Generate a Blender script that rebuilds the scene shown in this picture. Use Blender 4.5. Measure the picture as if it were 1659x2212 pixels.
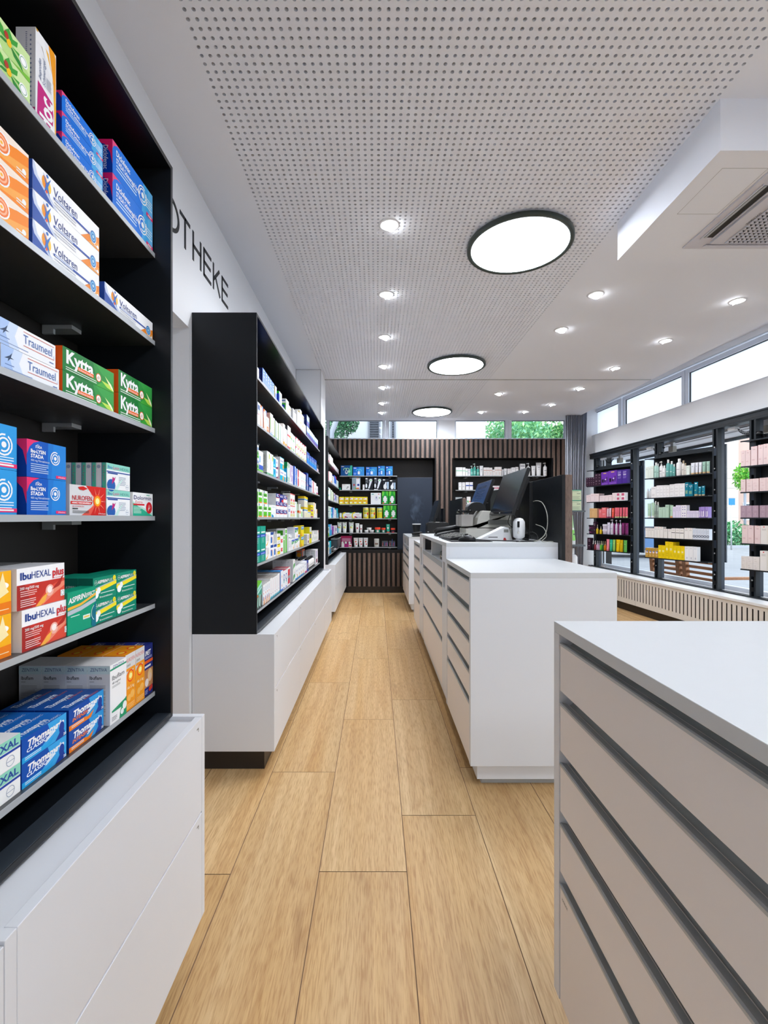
import bpy, bmesh, math, random
from mathutils import Vector, Matrix
R = math.radians
for o in list(bpy.data.objects): bpy.data.objects.remove(o)
SC = bpy.context.scene
COL = SC.collection
# ------------------------------------------------------------------ camera (eye 1.21 m above the floor, looking along +Y)
CX, CY, F, HC = 812.5, 1119.5, 1000.0, 1.21
cd = bpy.data.cameras.new('camera'); cam = bpy.data.objects.new('camera', cd); COL.objects.link(cam)
cd.sensor_fit = 'VERTICAL'; cd.sensor_height = 36.0; cd.lens = F/2212*36.0
cd.shift_x = (829.5-CX)/2212; cd.shift_y = (CY-1106)/2212
cd.clip_start = 0.02; cd.clip_end = 400
cam.location = (0, 0, HC); cam.rotation_euler = (R(90), 0, 0)
SC.camera = cam
# ------------------------------------------------------------------ world, exposure
SC.view_settings.view_transform = 'Standard'; SC.view_settings.look = 'None'
SC.view_settings.exposure = 0.95; SC.view_settings.gamma = 1.0; SC.view_settings.use_curve_mapping = False
w = bpy.data.worlds.new('world'); SC.world = w; w.use_nodes = True
nt = w.node_tree; nt.nodes.clear()
wo = nt.nodes.new('ShaderNodeOutputWorld'); wb = nt.nodes.new('ShaderNodeBackground')
sky = nt.nodes.new('ShaderNodeTexSky'); sky.sky_type = 'HOSEK_WILKIE'; sky.turbidity = 8; sky.ground_albedo = 0.5
sky.sun_direction = Vector((0.4, -0.6, 0.75)).normalized()
mixw = nt.nodes.new('ShaderNodeMixRGB'); mixw.inputs[0].default_value = 0.8
mixw.inputs[2].default_value = (0.86, 0.93, 1.0, 1)
nt.links.new(sky.outputs[0], mixw.inputs[1]); nt.links.new(mixw.outputs[0], wb.inputs[0])
wb.inputs[1].default_value = 2.5
nt.links.new(wb.outputs[0], wo.inputs[0])
SPOT_W, ROUND_E, DISC_E = 15.5, 16.0, 16.0
# ------------------------------------------------------------------ materials
def lin(c):
    if isinstance(c, str): c = tuple(int(c[i:i+2], 16) for i in (0, 2, 4))
    return tuple(((x/255)/12.92 if x/255 <= .04045 else ((x/255+.055)/1.055)**2.4) for x in c) + (1,)
_mc = {}
def M(name, col='ffffff', rough=.5, metal=0., spec=.5, noise=0., nscale=40., bump=0., emit=None, es=1., trans=0., ior=1.45, alpha=None, coat=0.):
    if name in _mc: return _mc[name]
    m = bpy.data.materials.new(name); m.use_nodes = True; t = m.node_tree; b = t.nodes['Principled BSDF']
    b.inputs['Base Color'].default_value = lin(col); b.inputs['Roughness'].default_value = rough
    b.inputs['Metallic'].default_value = metal; b.inputs['Specular IOR Level'].default_value = spec
    b.inputs['Transmission Weight'].default_value = trans; b.inputs['IOR'].default_value = ior
    b.inputs['Coat Weight'].default_value = coat
    if emit is not None:
        b.inputs['Emission Color'].default_value = lin(emit); b.inputs['Emission Strength'].default_value = es
    tc = t.nodes.new('ShaderNodeTexCoord'); n = t.nodes.new('ShaderNodeTexNoise'); n.inputs['Scale'].default_value = nscale
    t.links.new(tc.outputs['Object'], n.inputs['Vector'])
    mr = t.nodes.new('ShaderNodeMapRange'); mr.inputs[3].default_value = max(0, rough-.04); mr.inputs[4].default_value = min(1, rough+.04)
    t.links.new(n.outputs[0], mr.inputs[0]); t.links.new(mr.outputs[0], b.inputs['Roughness'])
    if noise:
        mx = t.nodes.new('ShaderNodeMixRGB'); mx.blend_type = 'MULTIPLY'; mx.inputs[0].default_value = noise
        mx.inputs[1].default_value = lin(col); t.links.new(n.outputs[0], mx.inputs[2]); t.links.new(mx.outputs[0], b.inputs['Base Color'])
    if bump:
        bp = t.nodes.new('ShaderNodeBump'); bp.inputs['Strength'].default_value = bump; bp.inputs['Distance'].default_value = .002
        t.links.new(n.outputs[0], bp.inputs['Height']); t.links.new(bp.outputs[0], b.inputs['Normal'])
    _mc[name] = m; return m
def C(col, rough=.42):
    """printed card / plastic of one colour"""
    k = 'print_' + (col if isinstance(col, str) else '%02x%02x%02x' % col) + ('' if rough == .42 else '_%d' % (rough*100))
    if k in _mc: return _mc[k]
    m = bpy.data.materials.new(k); m.use_nodes = True; b = m.node_tree.nodes['Principled BSDF']
    b.inputs['Base Color'].default_value = lin(col); b.inputs['Roughness'].default_value = rough
    b.inputs['Specular IOR Level'].default_value = .2
    _mc[k] = m; return m
def wood(name, c1, c2, c3, scale=(6, .55, 6), rough=.5, rand=False, bump=.12):
    """plank wood: grain runs along object Y"""
    m = bpy.data.materials.new(name); m.use_nodes = True; t = m.node_tree; b = t.nodes['Principled BSDF']; L = t.links.new
    tc = t.nodes.new('ShaderNodeTexCoord'); src = tc.outputs['Object']
    if rand:
        at = t.nodes.new('ShaderNodeAttribute'); at.attribute_name = 'plank'
        ad = t.nodes.new('ShaderNodeVectorMath'); ad.operation = 'ADD'; L(tc.outputs['Object'], ad.inputs[0]); L(at.outputs['Color'], ad.inputs[1]); src = ad.outputs[0]
    def noise(k, sc, det, dis=0.):
        mp = t.nodes.new('ShaderNodeMapping'); mp.inputs['Scale'].default_value = tuple(a*q for a, q in zip(scale, k)); L(src, mp.inputs['Vector'])
        n = t.nodes.new('ShaderNodeTexNoise'); n.inputs['Scale'].default_value = sc; n.inputs['Detail'].default_value = det; n.inputs['Distortion'].default_value = dis; L(mp.outputs[0], n.inputs['Vector']); return n.outputs[0]
    def ramp(x, p0, k0, p1, k1):
        r = t.nodes.new('ShaderNodeValToRGB'); e = r.color_ramp.elements; e[0].position = p0; e[0].color = k0; e[1].position = p1; e[1].color = k1; L(x, r.inputs[0]); return r.outputs[0]
    def mul(a, b_, f):
        x = t.nodes.new('ShaderNodeMixRGB'); x.blend_type = 'MULTIPLY'; x.inputs[0].default_value = f; L(a, x.inputs[1]); L(b_, x.inputs[2]); return x.outputs[0]
    one = (1, 1, 1, 1)
    fine = noise((2.2, 2.2, 2.2), 22, 5, .2)
    col = ramp(noise((1, 1, 1), 1.0, 3, .8), .3, lin(c1), .7, lin(c2))
    col = mul(col, ramp(noise((1, .35, 1), 7, 4, .4), .35, lin(c3), .6, one), .26)
    col = mul(col, ramp(fine, .33, lin(c3), .56, one), .42)
    if rand:
        col = mul(col, ramp(noise((.45, 2.2, .45), 1.3, 2, 2.5), .66, one, .78, lin('9c7444')), .4)      # knots and cathedral bands
        hs = t.nodes.new('ShaderNodeHueSaturation'); mr = t.nodes.new('ShaderNodeMapRange'); mr.inputs[1].default_value = 0; mr.inputs[2].default_value = 10; mr.inputs[3].default_value = .93; mr.inputs[4].default_value = 1.05
        L(at.outputs['Fac'], mr.inputs[0]); L(mr.outputs[0], hs.inputs['Value']); L(col, hs.inputs['Color']); col = hs.outputs[0]
    L(col, b.inputs['Base Color']); b.inputs['Roughness'].default_value = rough; b.inputs['Specular IOR Level'].default_value = .4
    if bump:
        bp = t.nodes.new('ShaderNodeBump'); bp.inputs['Strength'].default_value = bump; bp.inputs['Distance'].default_value = .002
        L(fine, bp.inputs['Height']); L(bp.outputs[0], b.inputs['Normal'])
    return m
WHITE = M('white_lacquer', 'dfe2e7', .42, noise=.0)
WALL = M('white_plaster', 'e6e8ec', .8, bump=.15, nscale=60)
CEIL = M('white_ceiling_paint', 'eef2fb', .85)
BLACK = M('black_lacquer', '0e1115', .3, spec=.4)
TOPM = M('white_worktop_dimmed', 'd0d3d5', .38)  # counter white greyed so lamp light does not burn out the tops
SLATE = M('slate_grey_ledge', '252c34', .45)
BLACKM = M('black_matt_board', '13171c', .42, spec=.35)
INNER = M('dark_veneer', '231e1b', .5, noise=.3, nscale=30)
ALU = M('aluminium', 'b4b8bb', .42, metal=.25)
ALUD = M('grey_anodised_profile', 'a4a9a9', .5, metal=.05)
SHELFM = M('dark_shelf_board', '3a3c3f', .3, spec=.6)
PLINTH = M('dark_plinth', '2a2522', .4)
FRONTM = M('white_lacquer_warm_bounce', 'efe8e4', .45)  # white drawer fronts tinted warm for floor bounce, lightened against shade
WOODF = wood('oak_floor', 'dfbf8e', 'd2aa72', 'b58a55', scale=(5, .35, 5), rand=True, rough=.42)
SLATW = wood('smoked_oak_slat', '8a756a', '725f56', '45382f', scale=(9, 9, .8), rough=.5, bump=.05)
SLATB = M('black_slat_backing', '0d0f12', .45)
STEELB = M('black_powder_coat', '20262c', .4, metal=.2)
NAVYP = M('navy_panel', '253040', .35)
GROUT = M('dark_grout', '7c5f48', .8)
SCREEN = M('dark_screen_glass', '171b22', .2, spec=.6)
# ------------------------------------------------------------------ mesh builder
class MB:
    def __init__(s): s.v = []; s.f = []; s.m = []; s.mats = []; s.sm = []
    def mi(s, mat):
        if mat not in s.mats: s.mats.append(mat)
        return s.mats.index(mat)
    def add(s, vs, fs, mat, smooth=False):
        o = len(s.v); s.v += [tuple(p) for p in vs]; k = s.mi(mat)
        for f in fs: s.f.append(tuple(i+o for i in f)); s.m.append(k); s.sm.append(smooth)
        return s
    def poly(s, pts, mat): return s.add(pts, [tuple(range(len(pts)))], mat)
    def box(s, x0, x1, y0, y1, z0, z1, mat, T=None):
        if x0 > x1: x0, x1 = x1, x0
        if y0 > y1: y0, y1 = y1, y0
        if z0 > z1: z0, z1 = z1, z0
        vs = [Vector((x, y, z)) for z in (z0, z1) for y in (y0, y1) for x in (x0, x1)]
        if T is not None: vs = [T @ p for p in vs]
        return s.add(vs, [(0, 2, 3, 1), (4, 5, 7, 6), (0, 1, 5, 4), (2, 6, 7, 3), (0, 4, 6, 2), (1, 3, 7, 5)], mat)
    def prism(s, pts, a, b, mat, axis='z', T=None):
        """2-D outline extruded along an axis"""
        def q(p, t): return {'z': (p[0], p[1], t), 'y': (p[0], t, p[1]), 'x': (t, p[0], p[1])}[axis]
        n = len(pts); vs = [Vector(q(p, a)) for p in pts]+[Vector(q(p, b)) for p in pts]
        if T is not None: vs = [T @ p for p in vs]
        return s.add(vs, [tuple(range(n))[::-1], tuple(range(n, 2*n))]+[(i, (i+1) % n, n+(i+1) % n, n+i) for i in range(n)], mat)
    def lathe(s, prof, mat, n=20, c=(0, 0, 0), sx=1., sy=1., T=None, smooth=True):
        vs = []; 
        for r, z in prof:
            for k in range(n):
                a = 2*math.pi*k/n; vs.append(Vector((c[0]+r*math.cos(a)*sx, c[1]+r*math.sin(a)*sy, c[2]+z)))
        if T is not None: vs = [T @ p for p in vs]
        fs = [(i*n+k, i*n+(k+1) % n, (i+1)*n+(k+1) % n, (i+1)*n+k) for i in range(len(prof)-1) for k in range(n)]
        s.add(vs, fs, mat, smooth)
        m = len(prof); s.add([vs[k] for k in range(n)][::-1], [tuple(range(n))], mat); s.add([vs[(m-1)*n+k] for k in range(n)], [tuple(range(n))], mat)
        return s
    def tube(s, pts, r, mat, n=8):
        pts = [Vector(p) for p in pts]; vs = []; up = Vector((0, 0, 1))
        for i, p in enumerate(pts):
            d = (pts[min(i+1, len(pts)-1)]-pts[max(i-1, 0)]).normalized()
            a = d.cross(up); a = a.normalized() if a.length > 1e-3 else Vector((1, 0, 0)); b = d.cross(a).normalized()
            for k in range(n): t = 2*math.pi*k/n; vs.append(p+a*(r*math.cos(t))+b*(r*math.sin(t)))
        fs = [(i*n+k, i*n+(k+1) % n, (i+1)*n+(k+1) % n, (i+1)*n+k) for i in range(len(pts)-1) for k in range(n)]
        fs += [tuple(range(n)), tuple(range((len(pts)-1)*n, len(pts)*n))]
        return s.add(vs, fs, mat, True)
    def mesh(s, name):
        me = bpy.data.meshes.new(name); me.from_pydata(s.v, [], s.f)
        for m in s.mats: me.materials.append(m)
        me.polygons.foreach_set('material_index', s.m); me.polygons.foreach_set('use_smooth', s.sm)
        bm = bmesh.new(); bm.from_mesh(me); me2 = me
        bm.free(); me.update(); return me
    def build(s, name, parent=None, loc=(0, 0, 0), rz=0., bevel=0., normals=True):
        me = s.mesh(name)
        if normals:
            bm = bmesh.new(); bm.from_mesh(me); bmesh.ops.recalc_face_normals(bm, faces=bm.faces); bm.to_mesh(me); bm.free()
        o = bpy.data.objects.new(name, me); COL.objects.link(o); o.location = loc; o.rotation_euler = (0, 0, rz)
        if parent is not None: o.parent = parent
        if bevel:
            b = o.modifiers.new('bevel', 'BEVEL'); b.width = bevel; b.segments = 2; b.limit_method = 'ANGLE'; b.angle_limit = R(50)
        return o
def tag(o, label=None, cat=None, group=None, kind=None):
    if label: o['label'] = label
    if cat: o['category'] = cat
    if group: o['group'] = group
    if kind: o['kind'] = kind
    return o
def thing(name, label, cat, loc=(0, 0, 0), rz=0., group=None):
    o = bpy.data.objects.new(name, None); COL.objects.link(o); o.location = loc; o.rotation_euler = (0, 0, rz); o.empty_display_size = .05
    return tag(o, label, cat, group)
def struct(o): o['kind'] = 'structure'; return o
# ------------------------------------------------------------------ lettering (cached glyph meshes)
_tc = {}
def glyphs(s, bold=0., res=2):
    k = (s, bold, res)
    if k in _tc: return _tc[k]
    cu = bpy.data.curves.new('t', 'FONT'); cu.body = s; cu.resolution_u = res; cu.offset = bold; cu.fill_mode = 'FRONT'
    o = bpy.data.objects.new('t', cu); COL.objects.link(o); bpy.context.view_layer.update()
    ev = o.evaluated_get(bpy.context.evaluated_depsgraph_get()); me = ev.to_mesh()
    vs = [(v.co.x, v.co.y) for v in me.vertices]; fs = [tuple(p.vertices) for p in me.polygons]
    ev.to_mesh_clear(); bpy.data.objects.remove(o); bpy.data.curves.remove(cu)
    if not vs: vs = [(0, 0), (1, 0), (1, 1)]; fs = []
    x0 = min(v[0] for v in vs); x1 = max(v[0] for v in vs)
    vs = [((x-x0)/(x1-x0), y/.73) for x, y in vs]
    _tc[k] = (vs, fs); return _tc[k]
class Face:
    """printing on one flat face: u, v run 0..1 across it"""
    def __init__(s, mb, o, U, V, N, w, h, e0=.0002): s.mb = mb; s.o = Vector(o); s.U = Vector(U); s.V = Vector(V); s.N = Vector(N); s.w = w; s.h = h; s.e = e0
    def pt(s, u, v): return s.o+s.U*(u*s.w)+s.V*(v*s.h)+s.N*s.e
    def poly(s, pts, mat): s.mb.poly([s.pt(*p) for p in pts], mat); s.e += .00005
    def draw(s, deco):
        for d in deco:
            k = d[0]; c = d[-1] if not isinstance(d[-1], dict) else d[-2]; mat = C(c) if isinstance(c, (str, tuple)) else c
            if k == 'r': s.poly([(d[1], d[2]), (d[3], d[2]), (d[3], d[4]), (d[1], d[4])], mat)
            elif k == 'p': s.poly(d[1], mat)
            elif k == 'c':
                n = 16; a = s.h/s.w; s.poly([(d[1]+d[3]*a*math.cos(2*math.pi*i/n), d[2]+d[3]*math.sin(2*math.pi*i/n)) for i in range(n)], mat)
            elif k == 'e':
                n = 16; s.poly([(d[1]+d[3]*math.cos(2*math.pi*i/n), d[2]+d[4]*math.sin(2*math.pi*i/n)) for i in range(n)], mat)
            elif k == 'o':
                n = 20; a = s.h/s.w; vs = []
                for r in (d[3], d[4]): vs += [s.pt(d[1]+r*a*math.cos(2*math.pi*i/n), d[2]+r*math.sin(2*math.pi*i/n)) for i in range(n)]
                s.mb.add(vs, [(i, (i+1) % n, n+(i+1) % n, n+i) for i in range(n)], mat); s.e += .00005
            elif k == 'a':   # arc band: u, v, r1, r2, a0, a1
                n = 14; a = s.h/s.w; vs = []
                for r in (d[3], d[4]):
                    for i in range(n+1):
                        t = R(d[5]+(d[6]-d[5])*i/n); vs.append(s.pt(d[1]+r*a*math.cos(t), d[2]+r*math.sin(t)))
                s.mb.add(vs, [(i, i+1, n+2+i, n+1+i) for i in range(n)], mat); s.e += .00005
            elif k == 'l':   # small print: u0, v0, u1, n, gap
                for i in range(d[4]):
                    q = d[3]-(.12*(d[3]-d[1]) if i % 3 == 2 else 0); v = d[2]-i*d[5]
                    s.mb.poly([s.pt(*p) for p in ((d[1], v), (q, v), (q, v+d[5]*.38), (d[1], v+d[5]*.38))], mat)
                s.e += .00005
            elif k == 't':   # text: string, u0, v0, u1, v1 (cap height box), colour, {bold, sh, rot, res}
                op = d[-1] if isinstance(d[-1], dict) else {}
                vs, fs = glyphs(d[1], op.get('bold', 0.), op.get('res', 2)); u0, v0, u1, v1 = d[2:6]; rot = op.get('rot', 0)
                sh = op.get('sh', 0.)*((v1-v0)*s.h/((u1-u0)*s.w) if not rot else (u1-u0)*s.w/((v1-v0)*s.h))
                P = []
                for x, y in vs:
                    x = x+sh*y
                    if rot == 1: p = (u1-(u1-u0)*y, v0+(v1-v0)*x)     # reading upwards
                    elif rot == -1: p = (u0+(u1-u0)*y, v1-(v1-v0)*x)  # reading downwards
                    elif rot == 2: p = (u1-(u1-u0)*x, v1-(v1-v0)*y)
                    else: p = (u0+(u1-u0)*x, v0+(v1-v0)*y+op.get('slope', 0.)*x)
                    P.append(s.pt(*p))
                s.mb.add(P, fs, mat); s.e += .00005
# =================================================================== the room
ZC = 2.82                       # ceiling height
# floor: large oak-look planks 0.30 x 1.20 m, laid in offset rows
mb = MB(); cols = []; rnd = random.Random(4)
offs = {-1: 1.585, 0: 1.885, -2: 2.207, 1: 2.245, -3: 1.573}
for k in range(-5, 14):
    x0 = .105+.3*k; o0 = offs.get(k, rnd.random()*1.2)
    for n in range(-5, 7):
        y0 = o0+1.2*n; y1 = y0+1.2; y0c = max(y0, -3.2); y1c = min(y1, 7.9)
        if y1c <= y0c+.01: continue
        g = .0014
        mb.poly([(x0+g, y0c+g, 0), (x0+.3-g, y0c+g, 0), (x0+.3-g, y1c-g, 0), (x0+g, y1c-g, 0)], WOODF)
        c = (rnd.random()*10, rnd.random()*10, rnd.random()*10); cols.append(c)
mb.box(-1.4, 4.4, -3.2, 8.0, -.05, -.0015, GROUT)
fl = mb.build('floor', normals=False); struct(fl)
ca = fl.data.color_attributes.new('plank', 'FLOAT_COLOR', 'CORNER')
for i, p in enumerate(fl.data.polygons):
    c = cols[i] if i < len(cols) else (0, 0, 0)
    for li in p.loop_indices: ca.data[li].color = (*c, 1)
# ceiling: perforated acoustic field between two plain strips
s = .0294; NX, NY = 66, 237; PX0, PY0 = -.6217, .48
mb = MB(); r = .0068; n = 12; vs = []; h = s/2
ring = [(h+r*math.cos(2*math.pi*(i)/n), h+r*math.sin(2*math.pi*i/n)) for i in range(n)]
cor = {0: (s, s), 1: (0, s), 2: (0, 0), 3: (s, 0)}; mid = {0: (s, h), 1: (h, s), 2: (0, h), 3: (h, 0)}
for q in range(4):
    pts = [mid[q], cor[q], mid[(q+1) % 4]]+[ring[(q*3+j) % n] for j in (3, 2, 1, 0)]
    mb.poly([(x, y, 0) for x, y in pts], CEIL)
for i in range(n):
    a, b = ring[i], ring[(i+1) % n]; mb.poly([(*a, 0), (*b, 0), (*b, .0125), (*a, .0125)], CEIL)
pc = mb.build('ceiling_perforated_field', loc=(PX0, PY0, ZC), normals=False); struct(pc)
for nm, cnt, off in (('across', NX, (s, 0, 0)), ('along', NY, (0, s, 0))):
    a = pc.modifiers.new(nm, 'ARRAY'); a.count = cnt; a.use_relative_offset = False; a.use_constant_offset = True; a.constant_offset_displace = off
PX1, PY1 = PX0+NX*s, PY0+NY*s
mb = MB()
mb.box(-1.3, PX0, -3.2, 7.62, ZC, ZC+.0125, CEIL); mb.box(PX1, 3.2, -3.2, 7.62, ZC, ZC+.0125, CEIL)
mb.box(PX0, PX1, -3.2, PY0, ZC, ZC+.0125, CEIL); mb.box(PX0, PX1, PY1, 7.62, ZC, ZC+.0125, CEIL)
mb.box(-1.3, 4.0, -3.2, 8.0, ZC+.2, ZC+.3, CEIL); mb.box(3.19, 3.2, -3.2, 7.62, ZC+.0125, ZC+.2, CEIL)
mb.box(-1.2, 3.18, -.8, 7.6, ZC+.035, ZC+.04, M('acoustic_fleece', '6e6964', .9))
struct(mb.build('ceiling'))
mb = MB(); mb.box(-.6, 3.19, 5.366, 5.386, ZC-.004, ZC, ALU); mb.box(-.6, 3.19, 5.372, 5.380, ZC-.0045, ZC-.002, ALUD)
for i in range(14): mb.box(-.4+i*.27, -.392+i*.27, 5.373, 5.379, ZC-.006, ZC-.004, ALUD)
struct(mb.build('trim_1'))
# dropped bulkhead around the air conditioner
mb = MB(); BZ = 2.62; mb.box(1.32, 3.0, 1.775, 2.53, BZ, ZC, CEIL)
g = M('panel_gap', '6f6d6c', .8)
for a in ((1.395, 1.58, 2.146, 2.1468), (1.395, 1.58, 1.865, 1.8658), (1.395, 1.3958, 1.865, 2.146), (1.58, 1.5808, 1.865, 2.146)): mb.box(a[0], a[1], a[2], a[3], BZ-.0004, BZ, g)
struct(mb.build('ceiling_bulkhead'))
# walls
WX = -.871
mb = MB(); mb.box(-1.3, WX, -3.2, 7.62, 2.097, ZC, WALL); mb.box(-1.3, WX, -3.2, 1.12, 0, 2.097, WALL); mb.box(-1.3, WX, 2.156, 7.62, 0, 2.097, WALL)
mb.box(-1.4, -1.3, -3.2, 8.0, 0, ZC+.2, WALL)
struct(mb.build('wall_left'))
mb = MB(); mb.box(-1.4, 4.4, -3.3, -3.2, 0, ZC+.2, WALL); struct(mb.build('wall_rear'))
mb = MB(); mb.box(WX, -.597, 5.01, 5.44, 0, ZC, WALL)
for a in ((-.869, -.867, 5.006), (-.6, -.597, 5.006)): mb.box(a[0], a[1], 5.0085, 5.01, .0, ZC, g)
mb.box(-.869, -.597, 5.0085, 5.01, ZC-.004, ZC-.002, g)
struct(mb.build('wall_pier'))
mb = MB(); mb.box(-1.3, 4.0, 7.86, 8.0, 0, 2.5, BLACKM); struct(mb.build('wall_back'))
GL = bpy.data.materials.new('window_glass'); GL.use_nodes = True; t = GL.node_tree; t.nodes.remove(t.nodes['Principled BSDF'])
a = t.nodes.new('ShaderNodeBsdfTransparent'); a.inputs[0].default_value = (.93, .96, .97, 1); b = t.nodes.new('ShaderNodeBsdfGlossy'); b.inputs[1].default_value = .0
mx = t.nodes.new('ShaderNodeMixShader'); mx.inputs[0].default_value = .035
t.links.new(a.outputs[0], mx.inputs[1]); t.links.new(b.outputs[0], mx.inputs[2]); t.links.new(mx.outputs[0], t.nodes['Material Output'].inputs[0])
FG = bpy.data.materials.new('frosted_glass'); FG.use_nodes = True; t = FG.node_tree; t.nodes.remove(t.nodes['Principled BSDF'])
a = t.nodes.new('ShaderNodeBsdfTranslucent'); a.inputs[0].default_value = (.68, .71, .75, 1); b = t.nodes.new('ShaderNodeBsdfTransparent'); b.inputs[0].default_value = (.45, .48, .52, 1)
mx = t.nodes.new('ShaderNodeMixShader'); mx.inputs[0].default_value = .25
t.links.new(a.outputs[0], mx.inputs[1]); t.links.new(b.outputs[0], mx.inputs[2]); t.links.new(mx.outputs[0], t.nodes['Material Output'].inputs[0])
FRAME = M('white_window_frame', 'd6dce6', .45)
GASK = M('black_gasket', '20242a', .5)
def win(name, x0, x1, z0, z1, Y, fl_=.03, fr_=.03, glass=GL, T=None, top=.02, bot=.03):
    """window frame and pane in the XZ plane (T turns it onto the street front)"""
    mb = MB(); d = .06
    mb.box(x0-fl_, x0, Y, Y+d, z0-bot, z1+top, FRAME, T); mb.box(x1, x1+fr_, Y, Y+d, z0-bot, z1+top, FRAME, T)
    mb.box(x0, x1, Y, Y+d, z0-bot, z0, FRAME, T); mb.box(x0, x1, Y, Y+d, z1, z1+top, FRAME, T)
    k = .006
    mb.box(x0, x0+k, Y+.015, Y+.03, z0, z1, GASK, T); mb.box(x1-k, x1, Y+.015, Y+.03, z0, z1, GASK, T); mb.box(x0, x1, Y+.015, Y+.03, z1-k, z1, GASK, T)
    o = struct(mb.build(name)); mb = MB(); q = [(x0, Y+.03, z0), (x1, Y+.03, z0), (x1, Y+.03, z1), (x0, Y+.03, z1)]; mb.poly([T @ Vector(p_) for p_ in q] if T is not None else q, glass); p = mb.build('pane', o); return o
win('window_1', -.768, .11, 2.525, 2.812, 7.60, .05, .045, top=.06)
win('window_2', .205, 1.0, 2.525, 2.812, 7.60, .045, .03, top=.06)
win('window_3', 1.306, 2.12, 2.525, 2.812, 7.60, .02, .05, top=.06)
win('window_4', 2.223, 3.095, 2.525, 2.812, 7.60, .05, .04, top=.06)
mb = MB(); mb.box(1.03, 1.286, 7.6, 7.72, 2.48, ZC+.05, WALL); mb.box(-.9, 3.3, 7.55, 7.68, 2.482, 2.497, WALL); mb.box(-.9, 3.3, 7.62, 7.66, 2.872, ZC+.2, WALL)
mb.box(3.14, 3.62, 7.32, 7.66, 0, ZC+.2, WALL); struct(mb.build('wall_back_upper'))
# ------------------------------------------------------------------ street front, 3.4 degrees off the room axis
th = math.atan(-.06)
TF = Matrix.Translation((3.85, 0, 0)) @ Matrix.Rotation(-th, 4, 'Z')      # local x = outward, local y = along the front
def fr_pt(x, y, z): return TF @ Vector((x, y, z))
mb = MB(); mb.box(0, .16, -3.1, 7.5, 2.215, 2.51, WALL, TF); mb.box(.06, .16, -3.1, 7.6, 2.96, ZC+.2, WALL, TF)
mb.box(.0, .2, 7.35, 7.7, 0, 3.02, WALL, TF); mb.box(.0, .30, -3.1, 7.5, 2.505, 2.516, WALL, TF)
struct(mb.build('wall_right'))
TW = TF @ Matrix(((0, -1, 0, 0), (1, 0, 0, 0), (0, 0, 1, 0), (0, 0, 0, 1)))    # local x -> along, local y -> inward... window plane
def winF(name, y0, y1, z0, z1, off, glass, fl_=.05, fr_=.05, top=.05, bot=.03):
    T2 = TF @ Matrix(((0, 1, 0, 0), (1, 0, 0, 0), (0, 0, 1, 0), (0, 0, 0, 1))); return win(name, y0, y1, z0, z1, off, fl_, fr_, glass, T2, top, bot)
winF('window_5', 6.72, 7.34, 2.53, 2.885, .06, FG, .075, .06)
winF('window_6', 5.44, 6.56, 2.53, 2.885, .06, FG, .05, .05)
winF('window_7', -3.0, 5.33, 2.53, 2.885, .06, FG, .05, .05)
winF('window_8', 4.05, 7.30, .50, 2.14, .15, GL, .05, .06, .06, .04)
winF('window_9', -3.0, 3.95, .50, 2.14, .15, GL, .05, .05, .06, .04)  # unseen glazing, extended behind the camera to let in more daylight
SILLM = M('white_window_sill', 'eceef0', .3)
mb = MB(); mb.box(-.25, .15, -3.1, 7.17, .435, .460, SILLM, TF); struct(mb.build('trim_2', bevel=.002))
# radiator cover with upright slots
RC = M('cream_radiator_cover', 'e4e0d8', .5)
mb = MB(); y0, y1 = .9, 7.15
mb.box(-.238, -.235, y0, y1, .40, .435, RC, TF); mb.box(-.238, -.235, y0, y1, .108, .17, RC, TF)
k = 0; y = y0
while y < y1:
    a, b = y+.016, min(y+.057, y1); mb.box(-.238, -.235, a, b, .17, .40, RC, TF); y += .057
for y in (5.85, 4.65, 3.45): mb.box(-.2385, -.238, y, y+.0015, .108, .435, M('panel_gap', '6f6d6c', .8), TF)
mb.box(-.165, -.155, y0, y1, .112, .43, M('radiator_void_shade', '0c0b0a', .8), TF)  # dark sheet behind the slots stands in for the shade inside
rc = mb.build('radiator_cover'); tag(rc, 'long cream radiator cover with upright slots running under the shop window sill', 'radiator cover')
mb = MB(); mb.box(-.19, .05, -3.1, 7.15, 0, .108, PLINTH, TF); struct(mb.build('baseboard_right'))
# shop-window display rails and posts
mb = MB(); mb.box(-.05, .06, 1.4, 7.30, 2.135, 2.2, STEELB, TF); mb.box(-.06, .07, 1.4, 7.30, 2.2, 2.215, STEELB, TF); mb.box(-.052, -.03, 1.4, 7.30, 2.155, 2.17, BLACK, TF)
o = mb.build('hanging_rail'); tag(o, 'long black top rail under the white beam carrying the shop window displays', 'rail')
mb = MB(); mb.box(-.055, -.035, 1.4, 7.36, .462, .474, STEELB, TF); mb.box(-.01, .01, 1.4, 7.36, .462, .474, STEELB, TF)
o = mb.build('floor_rail'); tag(o, 'pair of thin black guide rails lying on the white window sill', 'rail')
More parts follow.
